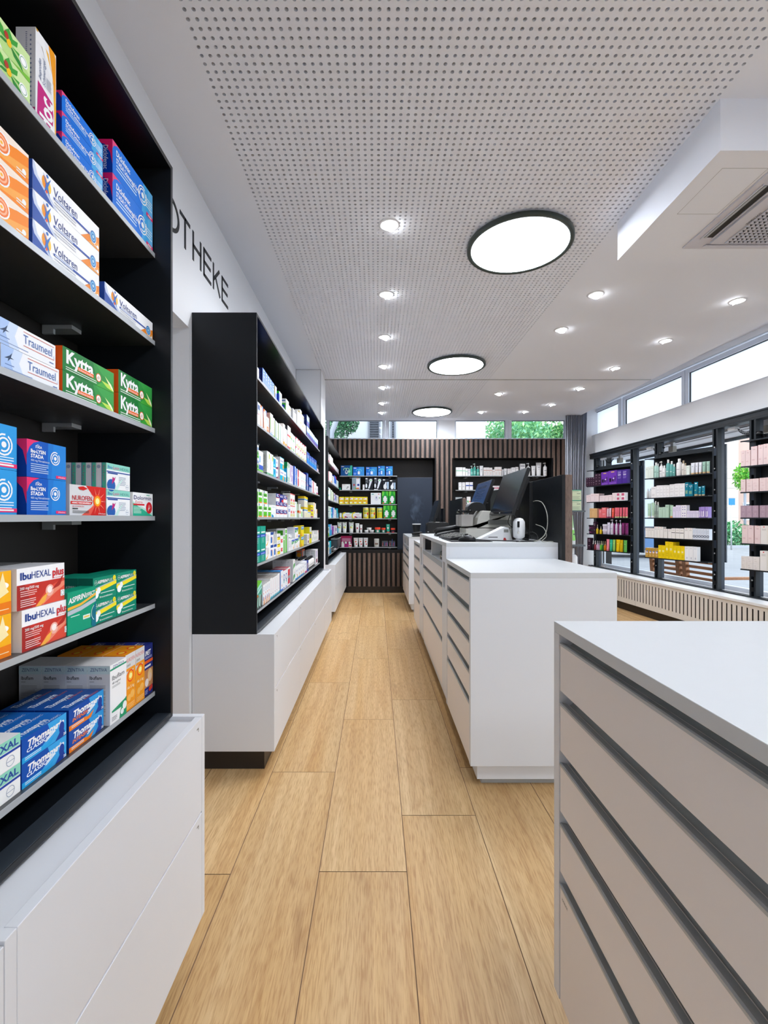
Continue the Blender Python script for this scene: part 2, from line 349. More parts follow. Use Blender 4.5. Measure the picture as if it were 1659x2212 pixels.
# ------------------------------------------------------------------ slatted back cladding with two niches
mb = MB(); Yb = 7.5
NXL0, NXL1, NXR0, NXR1 = -.86, .955, 1.252, 2.85
Z0, Z1, Z2, Z3 = .104, .647, 2.188, 2.497
mb.box(-.86, 3.12, Yb+.028, Yb+.05, Z2, Z3, SLATB); mb.box(NXL1, NXR0, Yb+.028, Yb+.05, 0, Z2, SLATB); mb.box(NXR1, 3.12, Yb+.028, Yb+.05, 0, Z2, SLATB)
mb.box(-.56, NXL1, Yb+.028, Yb+.05, 0, .70, SLATB); mb.box(NXR0, NXR1, Yb+.028, Yb+.05, 0, .70, SLATB)
mb.box(-.47, 3.12, Yb+.008, Yb+.03, 0, Z0, PLINTH); mb.box(-.56, NXL1, Yb, Yb+.05, Z1, .70, SLATB); mb.box(NXR0, NXR1, Yb, Yb+.05, Z1, .70, SLATB)
for a, b in ((NXL0, NXL1), (NXR0, NXR1)):
    mb.box(max(a, -.6), b, Yb+.09, 7.84, .68, .70, INNER); mb.box(a, b, 7.8, 7.84, .70, Z2+.05, INNER); mb.box(a, b, Yb+.05, 7.84, Z2, Z2+.02, SLATB)
    mb.box(a-.02, a, Yb+(.09 if a < 0 else 0), 7.84, .70, Z2, SLATB); mb.box(b, b+.02, Yb+.0, 7.84, .70, Z2, SLATB)
x = -.427-.0787*5
while x < 3.1:
    def sl(z0, z1): mb.box(x-.0205, x+.0205, Yb, Yb+.03, z0, z1, SLATW)
    full = NXL1 < x < NXR0 or x > NXR1
    if full: sl(Z0, Z3)
    else:
        sl(Z2, Z3)
        if x > -.47: sl(Z0, Z1)
    x += .0787
bc = struct(mb.build('wall_cladding'))
ZSB = [1.906, 1.674, 1.441, 1.206, .972, .737]
def niche_shelves(x0, x1, label, zs):
    for i, z in enumerate(zs):
        mb = MB(); mb.box(x0, x1, Yb+.08, 7.8, z-.012, z, SHELFM); mb.box(x0, x1, Yb+.078, Yb+.08, z-.012, z, ALU)
        t = thing('wall_shelf', label % ['topmost', 'second', 'third', 'fourth', 'fifth', 'lowest'][i], 'shelf', (0, 0, 0), 0, 'shelves in the slatted back wall')
        o = mb.build('board', t)
        bx = [x0+.18, x1-.12]
        for x in bx:
            m2 = MB(); m2.box(x-.02, x+.02, 7.62, 7.8, z-.028, z-.013, ALUD); m2.box(x-.02, x+.02, 7.62, 7.625, z-.034, z-.013, ALU); m2.build('bracket', t)
niche_shelves(-.60, .345, '%s dark shelf in the left niche of the slatted back wall', ZSB)
niche_shelves(1.30, 2.77, '%s dark shelf in the right niche of the slatted back wall', ZSB[:4])
mb = MB(); mb.box(.347, .915, Yb+.04, Yb+.065, .70, 1.874, NAVYP)
tag(mb.build('display_board', bevel=.002), 'smooth dark navy board standing in the slatted wall beside the left niche shelves', 'panel')
# curtain
mb = MB(); cm = M('grey_curtain_cloth', 'a6aab6', .8, bump=.2, nscale=120); n = 150; top = []; vs = []; 
for zi, z in enumerate((.03, 1.4, 2.98)):
    for k in range(n+1):
        u = k/n; f = 1-.22*(zi/2.)*0
        x = 2.97+(.24+.04*zi)*u; y = 7.235+.035*math.sin(u*2*math.pi*13+.4*math.sin(u*21))+.012*math.sin(u*51)*(1 if zi < 2 else .5)
        vs.append((x, y, z))
mb.add(vs, [(i*(n+1)+k, i*(n+1)+k+1, (i+1)*(n+1)+k+1, (i+1)*(n+1)+k) for i in range(2) for k in range(n)], cm, True)
cu = mb.build('curtain', normals=False); so = cu.modifiers.new('thick', 'SOLIDIFY'); so.thickness = .003
tag(cu, 'grey pleated curtain drawn together in the far window corner', 'curtain')
# wall lettering  O T H E K E  (upright black letters on the left wall)
LZ0, LZ1 = 2.437, 2.577; LB = M('black_vinyl_letter', '23272b', .6)
t = thing('wall_lettering', 'thin black capitals THEKE after a round O high on the white left wall', 'lettering', (WX, 2.0, LZ0))
def letter(nm, y0, y1, strokes):
    mb = MB(); W_ = y1-y0; H_ = LZ1-LZ0; sw = .0175
    for (a, b) in strokes:
        p = Vector((a[0]*W_, a[1]*H_)); q = Vector((b[0]*W_, b[1]*H_)); d = (q-p); nrm = Vector((-d.y, d.x)).normalized()*sw/2
        c = [p+nrm, q+nrm, q-nrm, p-nrm]; mb.prism([(v.x+y0-2.0, v.y) for v in c], 0, .002, LB, axis='x')
    return mb.build('letter', t)
e = .006/.14
letter('T', 2.052, 2.165, [((0, 1-e), (1, 1-e)), ((.5, 0), (.5, 1))])
letter('H', 2.196, 2.302, [((.06, 0), (.06, 1)), ((.94, 0), (.94, 1)), ((0, .52), (1, .52))])
letter('E', 2.334, 2.442, [((.06, 0), (.06, 1)), ((0, e), (1, e)), ((0, .52), (.92, .52)), ((0, 1-e), (1, 1-e))])
letter('K', 2.469, 2.586, [((.06, 0), (.06, 1)), ((.07, .38), (.85, 1)), ((.34, .56), (.95, 0))])
letter('E', 2.609, 2.719, [((.06, 0), (.06, 1)), ((0, e), (1, e)), ((0, .52), (.92, .52)), ((0, 1-e), (1, 1-e))])
mb = MB(); n = 40; vs = []
for rr in (1, 0):
    for i in range(n): a = 2*math.pi*i/n; vs.append((.0, 1.962-2.0+(.085-.0175*(1-rr))*math.cos(a), .07+(.073-.0175*(1-rr))*math.sin(a)))
vs += [(.002, v[1], v[2]) for v in vs]; fs = []
for i in range(n): j = (i+1) % n; fs += [(i, j, n+j, n+i), (2*n+i, 2*n+j, 3*n+j, 3*n+i), (i, j, 2*n+j, 2*n+i), (n+i, n+j, 3*n+j, 3*n+i)]
mb.add(vs, fs, LB); mb.build('letter', t)
# ------------------------------------------------------------------ lamps
GLOW = M('lamp_diffuser', 'ffffff', .5, emit='f1f6ff', es=ROUND_E)
DISC = M('downlight_lens', 'ffffff', .5, emit='ffffff', es=DISC_E)
RIM = M('dark_green_grey_rim', '3c4542', .4, metal=.3)
for i, Y in enumerate((2.70, 4.82, 6.92, .58, -1.54)):  # those out of view are added to brighten the near end of the room
    t = thing('ceiling_lamp', 'round white ceiling lamp with thin dark rim, %s of the three seen' % ('largest in view', 'middle one', 'farthest')[i] if i < 3 else 'added round white ceiling lamp with thin dark rim, unseen, above and behind the camera', 'ceiling lamp', (.834, Y, ZC), 0, 'round ceiling lamps')
    mb = MB(); n = 64; prof = [(.272, -.028), (.278, -.034), (.294, -.036), (.30, -.03), (.30, -.012), (.29, -.008), (.20, -.008)]
    vs = [(r_*math.cos(2*math.pi*k/n), r_*math.sin(2*math.pi*k/n), z_) for r_, z_ in prof for k in range(n)]
    mb.add(vs, [(a*n+k, a*n+(k+1) % n, (a+1)*n+(k+1) % n, (a+1)*n+k) for a in range(len(prof)-1) for k in range(n)], RIM, True)
    mb.build('rim', t)
    mb = MB(); mb.lathe([(.279, -.030), (.279, -.024)], GLOW, 64, smooth=False); mb.build('diffuser', t)
    mb = MB(); mb.lathe([(.12, -.01), (.12, 0)], WHITE, 32); mb.build('mount', t)
def downlight(x, y, tx, ty, label, w=1.0):
    t = thing('downlight', label, 'downlight', (x, y, ZC), 0, 'recessed ceiling spotlights')
    n = 32; mb = MB(); prof = [(.040, -.0005), (.043, -.005), (.055, -.004), (.0585, 0)]
    vs = [(r_*math.cos(2*math.pi*k/n), r_*math.sin(2*math.pi*k/n), z_) for r_, z_ in prof for k in range(n)]
    mb.add(vs, [(a*n+k, a*n+(k+1) % n, (a+1)*n+(k+1) % n, (a+1)*n+k) for a in range(3) for k in range(n)], WHITE, True); mb.build('trim_ring', t)
    d = Vector((tx, ty, -1)).normalized(); q = Vector((0, 0, -1)).rotation_difference(d).to_matrix().to_4x4()
    mb = MB(); mb.lathe([(.036, -.006), (.034, .0)], DISC, 24, T=Matrix.Translation((0, 0, -.004)) @ q, smooth=False); mb.build('lens', t)
    ld = bpy.data.lights.new('downlight', 'SPOT'); ld.energy = SPOT_W*w; ld.spot_size = R(100); ld.spot_blend = .8; ld.shadow_soft_size = .03; ld.color = (.97, .985, 1)
    lo = bpy.data.objects.new('downlight_beam', ld); COL.objects.link(lo); lo.parent = t; lo.location = (d.x*.03, d.y*.03, -.045)
    lo.rotation_euler = Vector((0, 0, -1)).rotation_difference(d).to_euler()
ordn = ['first', 'second', 'third', 'fourth', 'fifth', 'sixth', 'seventh', 'eighth']
for i, Y in enumerate((-.6, 2.54, 3.33, 4.11, 4.90, 5.69, 6.47, 7.05)):  # the one out of view is added for extra light behind the camera
    if i == 0: lab = 'added unseen downlight in the perforated ceiling above the camera'
    else: lab = '%s downlight from the camera in the row along the perforated ceiling' % ordn[i-1]
    downlight(.07, Y, -.55, -.1, lab)
for i, Y in enumerate((3.33, 3.95, 5.98, 7.0)): downlight(1.577, Y, -.45, -.1, '%s downlight from the camera in the row just right of the perforated field' % ordn[i], .8)
for i, (x, Y) in enumerate(((2.68, 3.43), (2.63, 4.20), (2.57, 4.97), (2.54, 5.75), (2.5, 6.56), (2.26, 7.0))):
    downlight(x, Y, .55, 0, '%s downlight from the camera in the row nearest the shop windows' % ordn[i], .8)
# ------------------------------------------------------------------ air conditioner cassette in the bulkhead
ACW = M('white_air_conditioner_plastic', 'd3d3dc', .5); ACD = M('air_conditioner_slot', '24221f', .6)
t = thing('air_conditioner', 'white square ceiling air conditioner cassette with triangular mesh grille', 'air conditioner', (1.594, 1.79, BZ))
mb = MB(); mb.box(0, .62, 0, .62, -.008, 0, ACW); mb.box(.10, .52, .10, .56, -.02, -.008, ACW); mb.build('frame', t, bevel=.002)
for k, (a, b, c, d) in enumerate(((.035, .085, .16, .52), (.535, .585, .16, .52))):
    mb = MB(); mb.box(a, b, c, d, -.0095, -.0085, ACD); mb.box(a+.006, a+.018, c, d, -.012, -.0095, ALU); mb.box(a-.006, a, c-.01, d+.01, -.014, -.008, ACW); mb.box(b, b+.006, c-.01, d+.01, -.014, -.008, ACW); mb.build('air_slot', t)
T = Matrix.Translation((.09, .575, -.012)) @ Matrix.Rotation(R(18), 4, 'X')
mb = MB(); mb.box(0, .44, 0, .05, -.006, 0, ACW, T); mb.build('flap', t, bevel=.002)
mb = MB(); mb.box(.165, .455, .15, .45+.095, -.0212, -.0202, ACD)
n_ = 13; p_ = .29/n_
for i in range(n_+1): mb.box(.165+i*p_-.001, .165+i*p_+.001, .15, .545, -.026, -.021, ACW)
for j in range(19): y = .15+j*.0219; mb.box(.165, .455, y-.001, y+.001, -.026, -.021, ACW)
for i in range(n_):
    for j in range(18):
        x = .165+i*p_; y = .15+j*.0219; mb.add([(x, y, -.0212), (x+p_, y+.0219, -.0212), (x+p_*.2, y+.0219, -.025)], [(0, 1, 2)], ACW)
        mb.add([(x, y+.0, -.025), (x+p_, y+.0219, -.025), (x+p_-.0015, y+.0219, -.025), (x, y+.0015, -.025)], [(0, 1, 2, 3)], ACW)
mb.build('grille', t)
mb = MB(); vs, fs = glyphs('SAMSUNG', .01); mb.add([(.152+.012*b_, .40-.085*a_, -.0204) for a_, b_ in vs], fs, M('grey_print', '55585e', .5)); mb.build('lettering', t, normals=False)
# =================================================================== fitted furniture
ZS = [1.936, 1.696, 1.456, 1.216, .976, .736]
LV = ['top', 'second', 'third', 'fourth', 'fifth', 'lowest']
def shelving(Y0, Y1, label, segs, br, endp=True):
    t = thing('shelving_unit', label, 'shelving unit', (0, (Y0+Y1)/2, .662)); oy, oz = (Y0+Y1)/2, .662
    def B(mb, x0, x1, y0, y1, z0, z1, m): mb.box(x0, x1, y0-oy, y1-oy, z0-oz, z1-oz, m)
    mb = MB(); B(mb, WX+.001, -.564, Y0, Y0+.012, .662, 2.182, BLACKM)
    if endp: B(mb, WX+.001, -.564, Y1-.012, Y1, .662, 2.182, BLACKM)
    B(mb, WX+.001, -.564, Y0+.012, Y1-.012, 2.17, 2.182, BLACK); B(mb, WX+.001, -.564, Y0+.012, Y1-.012, .662, .674, BLACK)
    B(mb, -.602, -.5645, Y0+.012, Y1-.012, .674, .6755, SLATE)
    mb.build('carcass', t, bevel=.001)
    mb = MB(); B(mb, WX+.001, -.82, Y0+.012, Y1-.012, .674, 2.17, INNER)
    for s_ in segs[1:-1]: B(mb, -.82, -.8195, s_-.001, s_+.001, .674, 2.17, BLACK)
    mb.build('back_panel', t)
    for z in ZS:
        for a, b in zip(segs[:-1], segs[1:]):
            mb = MB(); B(mb, -.818, -.6085, a+.001, b-.001, z-.012, z, SHELFM); B(mb, -.6085, -.607, a+.001, b-.001, z-.012, z, ALU); mb.build('shelf', t)
        if z < 1.9:
            for y in br:
                mb = MB(); B(mb, -.818, -.745, y-.025, y+.012, z-.022, z-.0125, ALU); B(mb, -.818, -.79, y-.025, y-.018, z-.034, z-.022, ALU); mb.build('bracket', t)
    return t
shelving(.10, 1.284, 'nearest black shelving unit at the left edge, full of large medicine boxes', [.112, 1.2715], [.4, 1.158])
shelving(2.186, 5.0, 'long middle black shelving unit between the doorway and the white pier', [2.199, 3.245, 4.2, 4.987], [2.75, 2.95, 3.5, 4.0, 4.5])
shelving(5.45, 7.585, 'farthest black shelving unit, beyond the white pier, against the left wall', [5.463, 6.5, 7.572], [6.0, 7.0], False)
KEYM = M('small_key_mark', '77736a', .5)
def base_cab(Y0, Y1, joints, label, top=.662, endp=(True, True), x0=WX+.002):
    t = thing('drawer_cabinet', label, 'cabinet', (0, (Y0+Y1)/2, 0)); oy = (Y0+Y1)/2
    def B(mb, a, b, y0, y1, z0, z1, m): mb.box(a, b, y0-oy, y1-oy, z0, z1, m)
    mb = MB()
    B(mb, x0, -.50, Y0+.02, Y1-.02, .11, top-.012, WHITE); B(mb, x0, -.481, Y0, Y0+.02, .108, top, WHITE); B(mb, x0, -.481, Y1-.02, Y1, .108, top, WHITE)
    mb.build('body', t, bevel=.001)
    mb = MB(); B(mb, x0, -.54, Y0+.05, Y1-.05, 0, .11, PLINTH); mb.build('plinth', t)
    for a, b in zip(joints[:-1], joints[1:]):
        for z0, z1 in ((.403, top-.0005), (.108, .398)):
            mb = MB(); B(mb, -.50, -.4812, a+.0012, b-.0012, z0, z1, WHITE); d = mb.build('drawer', t, bevel=.001)
            mb = MB(); y = b-.03 if Y1 < 2 else a+.04; B(mb, -.4812, -.4808, y-.006, y+.006, z1-.022, z1-.019, KEYM); B(mb, -.4812, -.4808, y+.004, y+.006, z1-.03, z1-.019, KEYM)
            o = mb.build('key_mark', d)
    return t
base_cab(.60, 1.299, [.62, 1.279], 'low white cabinet with two drawers below the nearest shelving unit')
base_cab(-.2, .5985, [-.18, .58], 'low white cabinet beside it at the bottom left corner, slightly lower top', .657)
base_cab(2.186, 5.0, [2.206, 2.91, 3.61, 4.31, 4.98], 'long low white drawer cabinet below the middle shelving unit')
base_cab(5.45, 7.45, [5.47, 6.1, 6.77, 7.43], 'low white drawer cabinet below the farthest shelving unit', .662)
# counters on the right of the aisle; fronts at X = 0.419
def counter(name, label, X0, X1, Y0, Y1, zt, lips, zb=.108, niche=None, fill=(0.03, 0.03), cols=1, plinth=True, slot=False, front=FRONTM):
    t = thing(name, label, 'counter', ((X0+X1)/2, (Y0+Y1)/2, 0)); ox, oy = (X0+X1)/2, (Y0+Y1)/2
    def B(mb, a, b, y0, y1, z0, z1, m): mb.box(a-ox, b-ox, y0-oy, y1-oy, z0, z1, m)
    mb = MB(); f0, f1 = fill
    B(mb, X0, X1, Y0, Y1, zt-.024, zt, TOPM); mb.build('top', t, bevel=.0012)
    mb = MB()
    if slot:
        for (ya, yb) in ((Y0, Y0+f0), (Y1-f1, Y1)):
            mid = (ya+yb)/2; B(mb, X0, X0+.02, ya, yb, zb, .78, WHITE); B(mb, X0, X0+.02, ya, yb, .94, zt-.024, WHITE)
            B(mb, X0, X0+.02, ya, mid-.045, .78, .94, WHITE); B(mb, X0, X0+.02, mid+.045, yb, .78, .94, WHITE); B(mb, X0+.016, X0+.02, mid-.045, mid+.045, .78, .94, ALU)
        B(mb, X0+.02, X1, Y0, Y0+.02, zb, zt-.024, WHITE); B(mb, X0+.02, X1, Y1-.02, Y1, zb, zt-.024, WHITE)
    else:
        B(mb, X0, X1, Y0, Y0+f0, zb, zt-.024, WHITE); B(mb, X0, X1, Y1-f1, Y1, zb, zt-.024, WHITE)
    B(mb, X1-.02, X1, Y0+.02, Y1-.02, zb, zt-.024, WHITE); B(mb, X0+.3, X1, Y0+.02, Y1-.02, zb, zb+.02, WHITE)
    ya, yb = Y0+f0, Y1-f1
    if niche:
        nz0, nz1 = niche; B(mb, X0+.30, X0+.31, ya, yb, nz0, zt-.024, WHITE); B(mb, X0+.004, X0+.3, ya, yb, nz0-.012, nz0, WHITE)
        m_ = (ya+yb)/2; B(mb, X0+.004, X0+.3, m_-.01, m_+.01, nz0, zt-.024, WHITE)
        B(mb, X0-.002, X0+.006, ya, yb, nz0-.03, nz0-.002, ALU)
    mb.build('carcass', t, bevel=.001)
    if plinth:
        mb = MB(); B(mb, X0+.036, X1-.03, Y0+.03, Y1-.03, .035, zb, WHITE); B(mb, X0+.061, X1-.05, Y0+.062, Y1-.05, 0, .035, ALU); mb.build('plinth', t)
    W_ = (yb-ya)/cols
    for c in range(cols):
        a, b = ya+c*W_+.002, ya+(c+1)*W_-.002
        zs = list(lips)+[zb-.02]
        if cols > 1 and c == 0: zs = [lips[0]-.02-.0]+list(lips[1:])+[zb-.02]
        for i in range(len(zs)-1):
            z1 = zs[i]; z0 = zs[i+1]+.027
            if i == len(zs)-2: z0 = zb
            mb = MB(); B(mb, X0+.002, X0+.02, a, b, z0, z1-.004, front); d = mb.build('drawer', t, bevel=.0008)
            # finger channel: lip on the drawer, hollow aluminium profile above it
            prof = [(X0, z1-.006), (X0, z1-.001), (X0+.004, z1), (X0+.018, z1-.004), (X0+.018, z1-.008)]
            m2 = MB(); m2.prism([(p[0]-ox, p[1]) for p in prof], a-oy, b-oy, ALU, axis='y')
            m2.build('handle', d)
            cz = z1+.023 if not (niche and i == 0) else z1+.02
            pts = []
            for k in range(9):
                an = math.pi*k/8-math.pi/2; pts.append((X0+.018+.016*math.cos(an), z1+.0085+.0175*math.sin(an)))
            pts2 = [(p[0]+.003, p[1]) for p in pts]
            m2 = MB(); n = len(pts); vs = [(p[0]-ox, y_-oy, p[1]) for y_ in (a, b) for p in pts]
            m2.add(vs, [(k, k+1, n+k+1, n+k) for k in range(n-1)], ALUD, True)
            m2.build('handle', d)
    return t
LIP5 = [.926, .789, .652, .514, .376]
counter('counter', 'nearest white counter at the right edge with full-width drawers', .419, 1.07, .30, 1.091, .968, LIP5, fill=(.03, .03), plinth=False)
mb = MB(); mb.box(.49, 1.04, .34, 1.05, 0, .108, WHITE); pl = mb.build('plinth', bpy.data.objects['counter']); pl.location = (-(.419+1.07)/2, -(.30+1.091)/2, 0)
mb = MB(); vs, fs = glyphs('SCHUBLADE', .01); mb.add([(.4206, 1.048-.03*a_, .352-.006+.006*b_) for a_, b_ in vs], fs, M('grey_print', '55585e', .5)); o = mb.build('lettering', bpy.data.objects['counter'], normals=False); o.location = pl.location
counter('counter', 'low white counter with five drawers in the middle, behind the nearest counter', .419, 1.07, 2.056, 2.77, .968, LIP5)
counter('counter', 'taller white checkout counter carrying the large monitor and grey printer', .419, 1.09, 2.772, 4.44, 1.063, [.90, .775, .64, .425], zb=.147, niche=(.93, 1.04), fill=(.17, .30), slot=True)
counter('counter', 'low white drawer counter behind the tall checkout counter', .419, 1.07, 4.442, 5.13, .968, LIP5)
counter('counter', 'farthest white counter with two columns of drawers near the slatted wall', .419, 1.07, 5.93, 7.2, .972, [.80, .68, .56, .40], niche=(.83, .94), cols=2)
# privacy partitions on the customer side
for i, (a, b, x, z, lab) in enumerate(((2.72, 4.45, 1.0925, 1.466, 'large dark privacy partition with brown slatted end beside the large monitor'), (5.9, 6.85, 1.083, 1.466, 'smaller dark privacy partition with brown edge on the farthest counter'))):
    t = thing('privacy_partition', lab, 'partition', (x, a, 0))
    mb = MB(); mb.box(0, .019, 0, b-a, 0, z, BLACKM); mb.build('panel', t, bevel=.001)
    mb = MB(); mb.box(.0195, .06, 0, b-a, 0, z, SLATW); mb.build('cladding', t)
# =================================================================== medicine boxes
def carton(key, w, d, h, base, front=(), side=(), top=(), right=(), sidec=None, topc=None):
    """one printed carton; origin at the middle of its bottom, front faces -Y; side = the -X face"""
    mb = MB(); b = C(base)
    x0, x1, y0, y1 = -w/2, w/2, -d/2, d/2
    q = [(x0, y0, 0), (x1, y0, 0), (x1, y1, 0), (x0, y1, 0), (x0, y0, h), (x1, y0, h), (x1, y1, h), (x0, y1, h)]
    mb.add(q, [(0, 3, 2, 1), (0, 1, 5, 4), (1, 2, 6, 5), (2, 3, 7, 6)], b)
    mb.add(q, [(3, 0, 4, 7)], C(sidec) if sidec else b); mb.add(q, [(4, 5, 6, 7)], C(topc) if topc else b)
    if front: Face(mb, q[0], (1, 0, 0), (0, 0, 1), (0, -1, 0), w, h).draw(front)
    if side: Face(mb, q[3], (0, -1, 0), (0, 0, 1), (-1, 0, 0), d, h).draw(side)
    if right: Face(mb, q[1], (0, 1, 0), (0, 0, 1), (1, 0, 0), d, h).draw(right)
    if top: Face(mb, q[4], (1, 0, 0), (0, 1, 0), (0, 0, 1), w, d).draw(top)
    return mb.mesh(key)
NUM = ['first', 'second', 'third', 'fourth', 'fifth', 'sixth', 'seventh', 'eighth', 'ninth', 'tenth']
def put(name, me, loc, rz, label, cat, group=None):
    o = bpy.data.objects.new(name, me); COL.objects.link(o); o.location = loc; o.rotation_euler = (0, 0, rz); return tag(o, label, cat, group)
LF = math.pi/2          # goods on the left wall face the aisle
E = .0006
def wallbox(me, w, d, y0, z, fx=-.618, n=1, h=0, deep=1, desc='', cat='box', group=None, jig=0., name='medicine_box'):
    """a pile (n high, deep rows back) of one carton; y0 = its edge nearest the camera"""
    r = random.Random(int(y0*1000)+n); pos = ['top', 'bottom'] if n == 2 else ['top', 'middle', 'bottom']
    for k in range(n):
        for j in range(deep):
            lab = desc
            if n > 1: lab += ', %s of the pile' % pos[n-1-k]
            if deep > 1: lab += (', in front' if j == 0 else ', %s behind the front' % NUM[j-1])
            if len(lab.split()) > 16: lab = ' '.join(lab.replace(' carton with', ' carton,').replace(' of the pile', '').split()[:16])
            jy = r.uniform(-jig, jig) if jig else 0
            put(name, me, (fx-d/2-j*(d+E), y0+w/2+jy, z+.0002+k*(h+E)), LF, lab, cat, group)
WH = 'f4f4f4'
# ---- row 1 (top shelf)
fl_ = [('p', [(.30, 1), (1, 1), (1, 0), (.62, 0)], 'b9dd8a'), ('p', [(.5, 1), (1, 1), (1, .25)], 'cfe9a4'), ('p', [(.72, 0), (1, 0), (1, .2)], '7cc242')]
for (a, b) in (((.46, .98), (.66, .5)), ((.70, 1.0), (.70, .55)), ((.56, .30), (.70, .5)), ((.9, .1), (.72, .48)), ((.93, .55), (.74, .5)), ((.82, .9), (.72, .55)), ((.5, .6), (.66, .5))):
    mx_, my_ = (a[0]+b[0])/2, (a[1]+b[1])/2; dx, dy = b[0]-a[0], b[1]-a[1]
    fl_ += [('p', [a, (mx_-dy*.12, my_+dx*.25), b, (mx_+dy*.12, my_-dx*.25)], '3fa33c' if a[1] > .5 else '2f8a38')]
fl_ += [('e', .70, .5, .035, .14, 'f3c321'), ('e', .665, .66, .03, .12, 'b23a2c'), ('c', .90, .48, .20, 'ffffff'), ('o', .90, .48, .13, .16, '8fb79a'), ('l', .05, .55, .3, 3, .1, '5c7f58')]
me = carton('b1', .158, .05, .0485, 'f2f5ea', fl_, sidec='e9efe0')
wallbox(me, .158, .05, .668, ZS[0], n=2, h=.0485, desc='white and light green carton with leaves and flower', group='green herbal cartons')
me = carton('b2', .054, .036, .170, 'eeeef0', [('p', [(0, 1), (.62, 1), (.98, .45), (.98, .95), (.9, 1)], 'f5a01c'), ('p', [(.0, 1), (.1, 1), (.85, .62), (.96, 0), (.99, 0), (.99, .45), (.62, .9)], 'f6b62a'), ('p', [(0, .97), (.35, 1), (.8, .7), (.88, .30), (.80, .3), (.7, .64), (.3, .88), (0, .86)], WH),
    ('p', [(.06, 0), (.80, 0), (.86, .28), (.80, .40), (.10, .46)], 'c4247c'), ('t', 'doc', .16, .04, .80, .38, WH, {'rot': 1, 'bold': .03}), ('t', 'Ibuprofen', .12, .50, .26, .72, '6a7a9a', {'rot': 1, 'sh': .2}), ('t', 'Schmerzgel', .32, .48, .46, .76, '6a7a9a', {'rot': 1, 'sh': .2}), ('l', .5, .6, .75, 8, .016, 'a9aebb')],
    [('l', .5, .94, .58, 30, .022, '5c678a'), ('l', .72, .9, .8, 16, .05, '7480a3'), ('r', .62, 0, .98, .14, 'b4236f'), ('t', 'doc', .66, .02, .92, .12, WH, {'rot': 1})], sidec='d9d9df')
wallbox(me, .054, .036, .8440, ZS[0], fx=-.621, desc='tall white carton with orange wave and magenta field reading doc')
def stada_front(big):
    f = [('r', 0, 0, 1, 1, '0072dc'), ('p', [(.0, 1), (.0, .72), (.03, .86), (.10, .97), (.2, 1)], 'e8487f'), ('p', [(.74, 1), (1, 1), (1, 0), (.70, 0)], '46aae8'), ('p', [(.86, 1), (1, 1), (1, 0), (.9, 0)], '6bbdf0'),
         ('t', 'Diclofenac', .08, .66, .40, .84, WH, {'bold': .02}), ('t', 'STADA Schmerzgel forte', .08, .44, .64, .60, WH, {'bold': .02}), ('l', .08, .34, .56, 2, .1, 'cfe6fa'), ('l', .8, .62, .98, 4, .09, 'dff0fc'),
         ('a', .72, .55, .26, .30, 60, 400, WH), ('a', .72, .55, .17, .21, -120, 200, WH), ('c', .72, .55, .09, WH), ('r', .82, .06, 1, .18, 'e8326e'), ('l', .86, .1, .96, 1, .1, WH)]
    return f
sd = [('p', [(0, 1), (1, 1), (1, .62), (.8, .88), (.4, .96), (0, .97)], 'd81f6a'), ('t', 'Diclofenac', .38, .12, .62, .86, 'dfe6f7', {'rot': -1})]
me = carton('b3', .1365, .035, .0400, '0072dc', stada_front(0), sd, sidec='0a3aa0', topc='d81f6a')
wallbox(me, .1365, .035, .9160, ZS[0], fx=-.622, n=3, h=.040, desc='slim blue carton with pink corner and white ring emblem', group='slim blue gel cartons')
me = carton('b4', .192, .052, .0775, '0072dc', stada_front(1), [('p', [(0, 1), (1, 1), (1, .25), (.9, .6), (.66, .85), (0, .99)], 'd81f6a'), ('t', 'Diclofenac', .60, .1, .82, .82, 'dfe6f7', {'rot': -1}), ('t', 'STADA', .30, .35, .50, .8, 'dfe6f7', {'rot': -1})], sidec='0a3aa0', topc='d81f6a')
wallbox(me, .192, .052, 1.0762, ZS[0], fx=-.613, n=2, h=.0775, desc='larger blue carton with pink corner at the shelf end', group='large blue gel cartons')
# ---- row 2
org = [('p', [(0, .62), (.45, .50), (.8, .78), (1, 1), (1, 0), (0, 0)], 'f58a1f'), ('p', [(.0, .34), (.5, .18), (1, .55), (1, .2), (.4, 0), (0, 0)], 'f9a94b'), ('p', [(.2, 1), (1, 1), (1, .9), (.7, .74)], 'f7e6d6'),
       ('c', .62, .52, .34, WH), ('c', .62, .52, .29, 'f07b3a'), ('c', .62, .52, .23, 'f9b48c'), ('c', .62, .52, .17, 'ef7c3c'), ('c', .62, .52, .11, 'fce0cc'), ('c', .62, .52, .05, 'f7b32b'), ('c', .93, .28, .09, WH), ('l', .82, .2, .95, 2, .09, WH)]
me = carton('b5', .158, .05, .0525, 'f6f2ee', org, sidec='f1e5d8')
wallbox(me, .158, .05, .665, ZS[1], n=3, h=.0525, desc='orange and white carton with round target emblem at the left edge', group='orange target cartons')
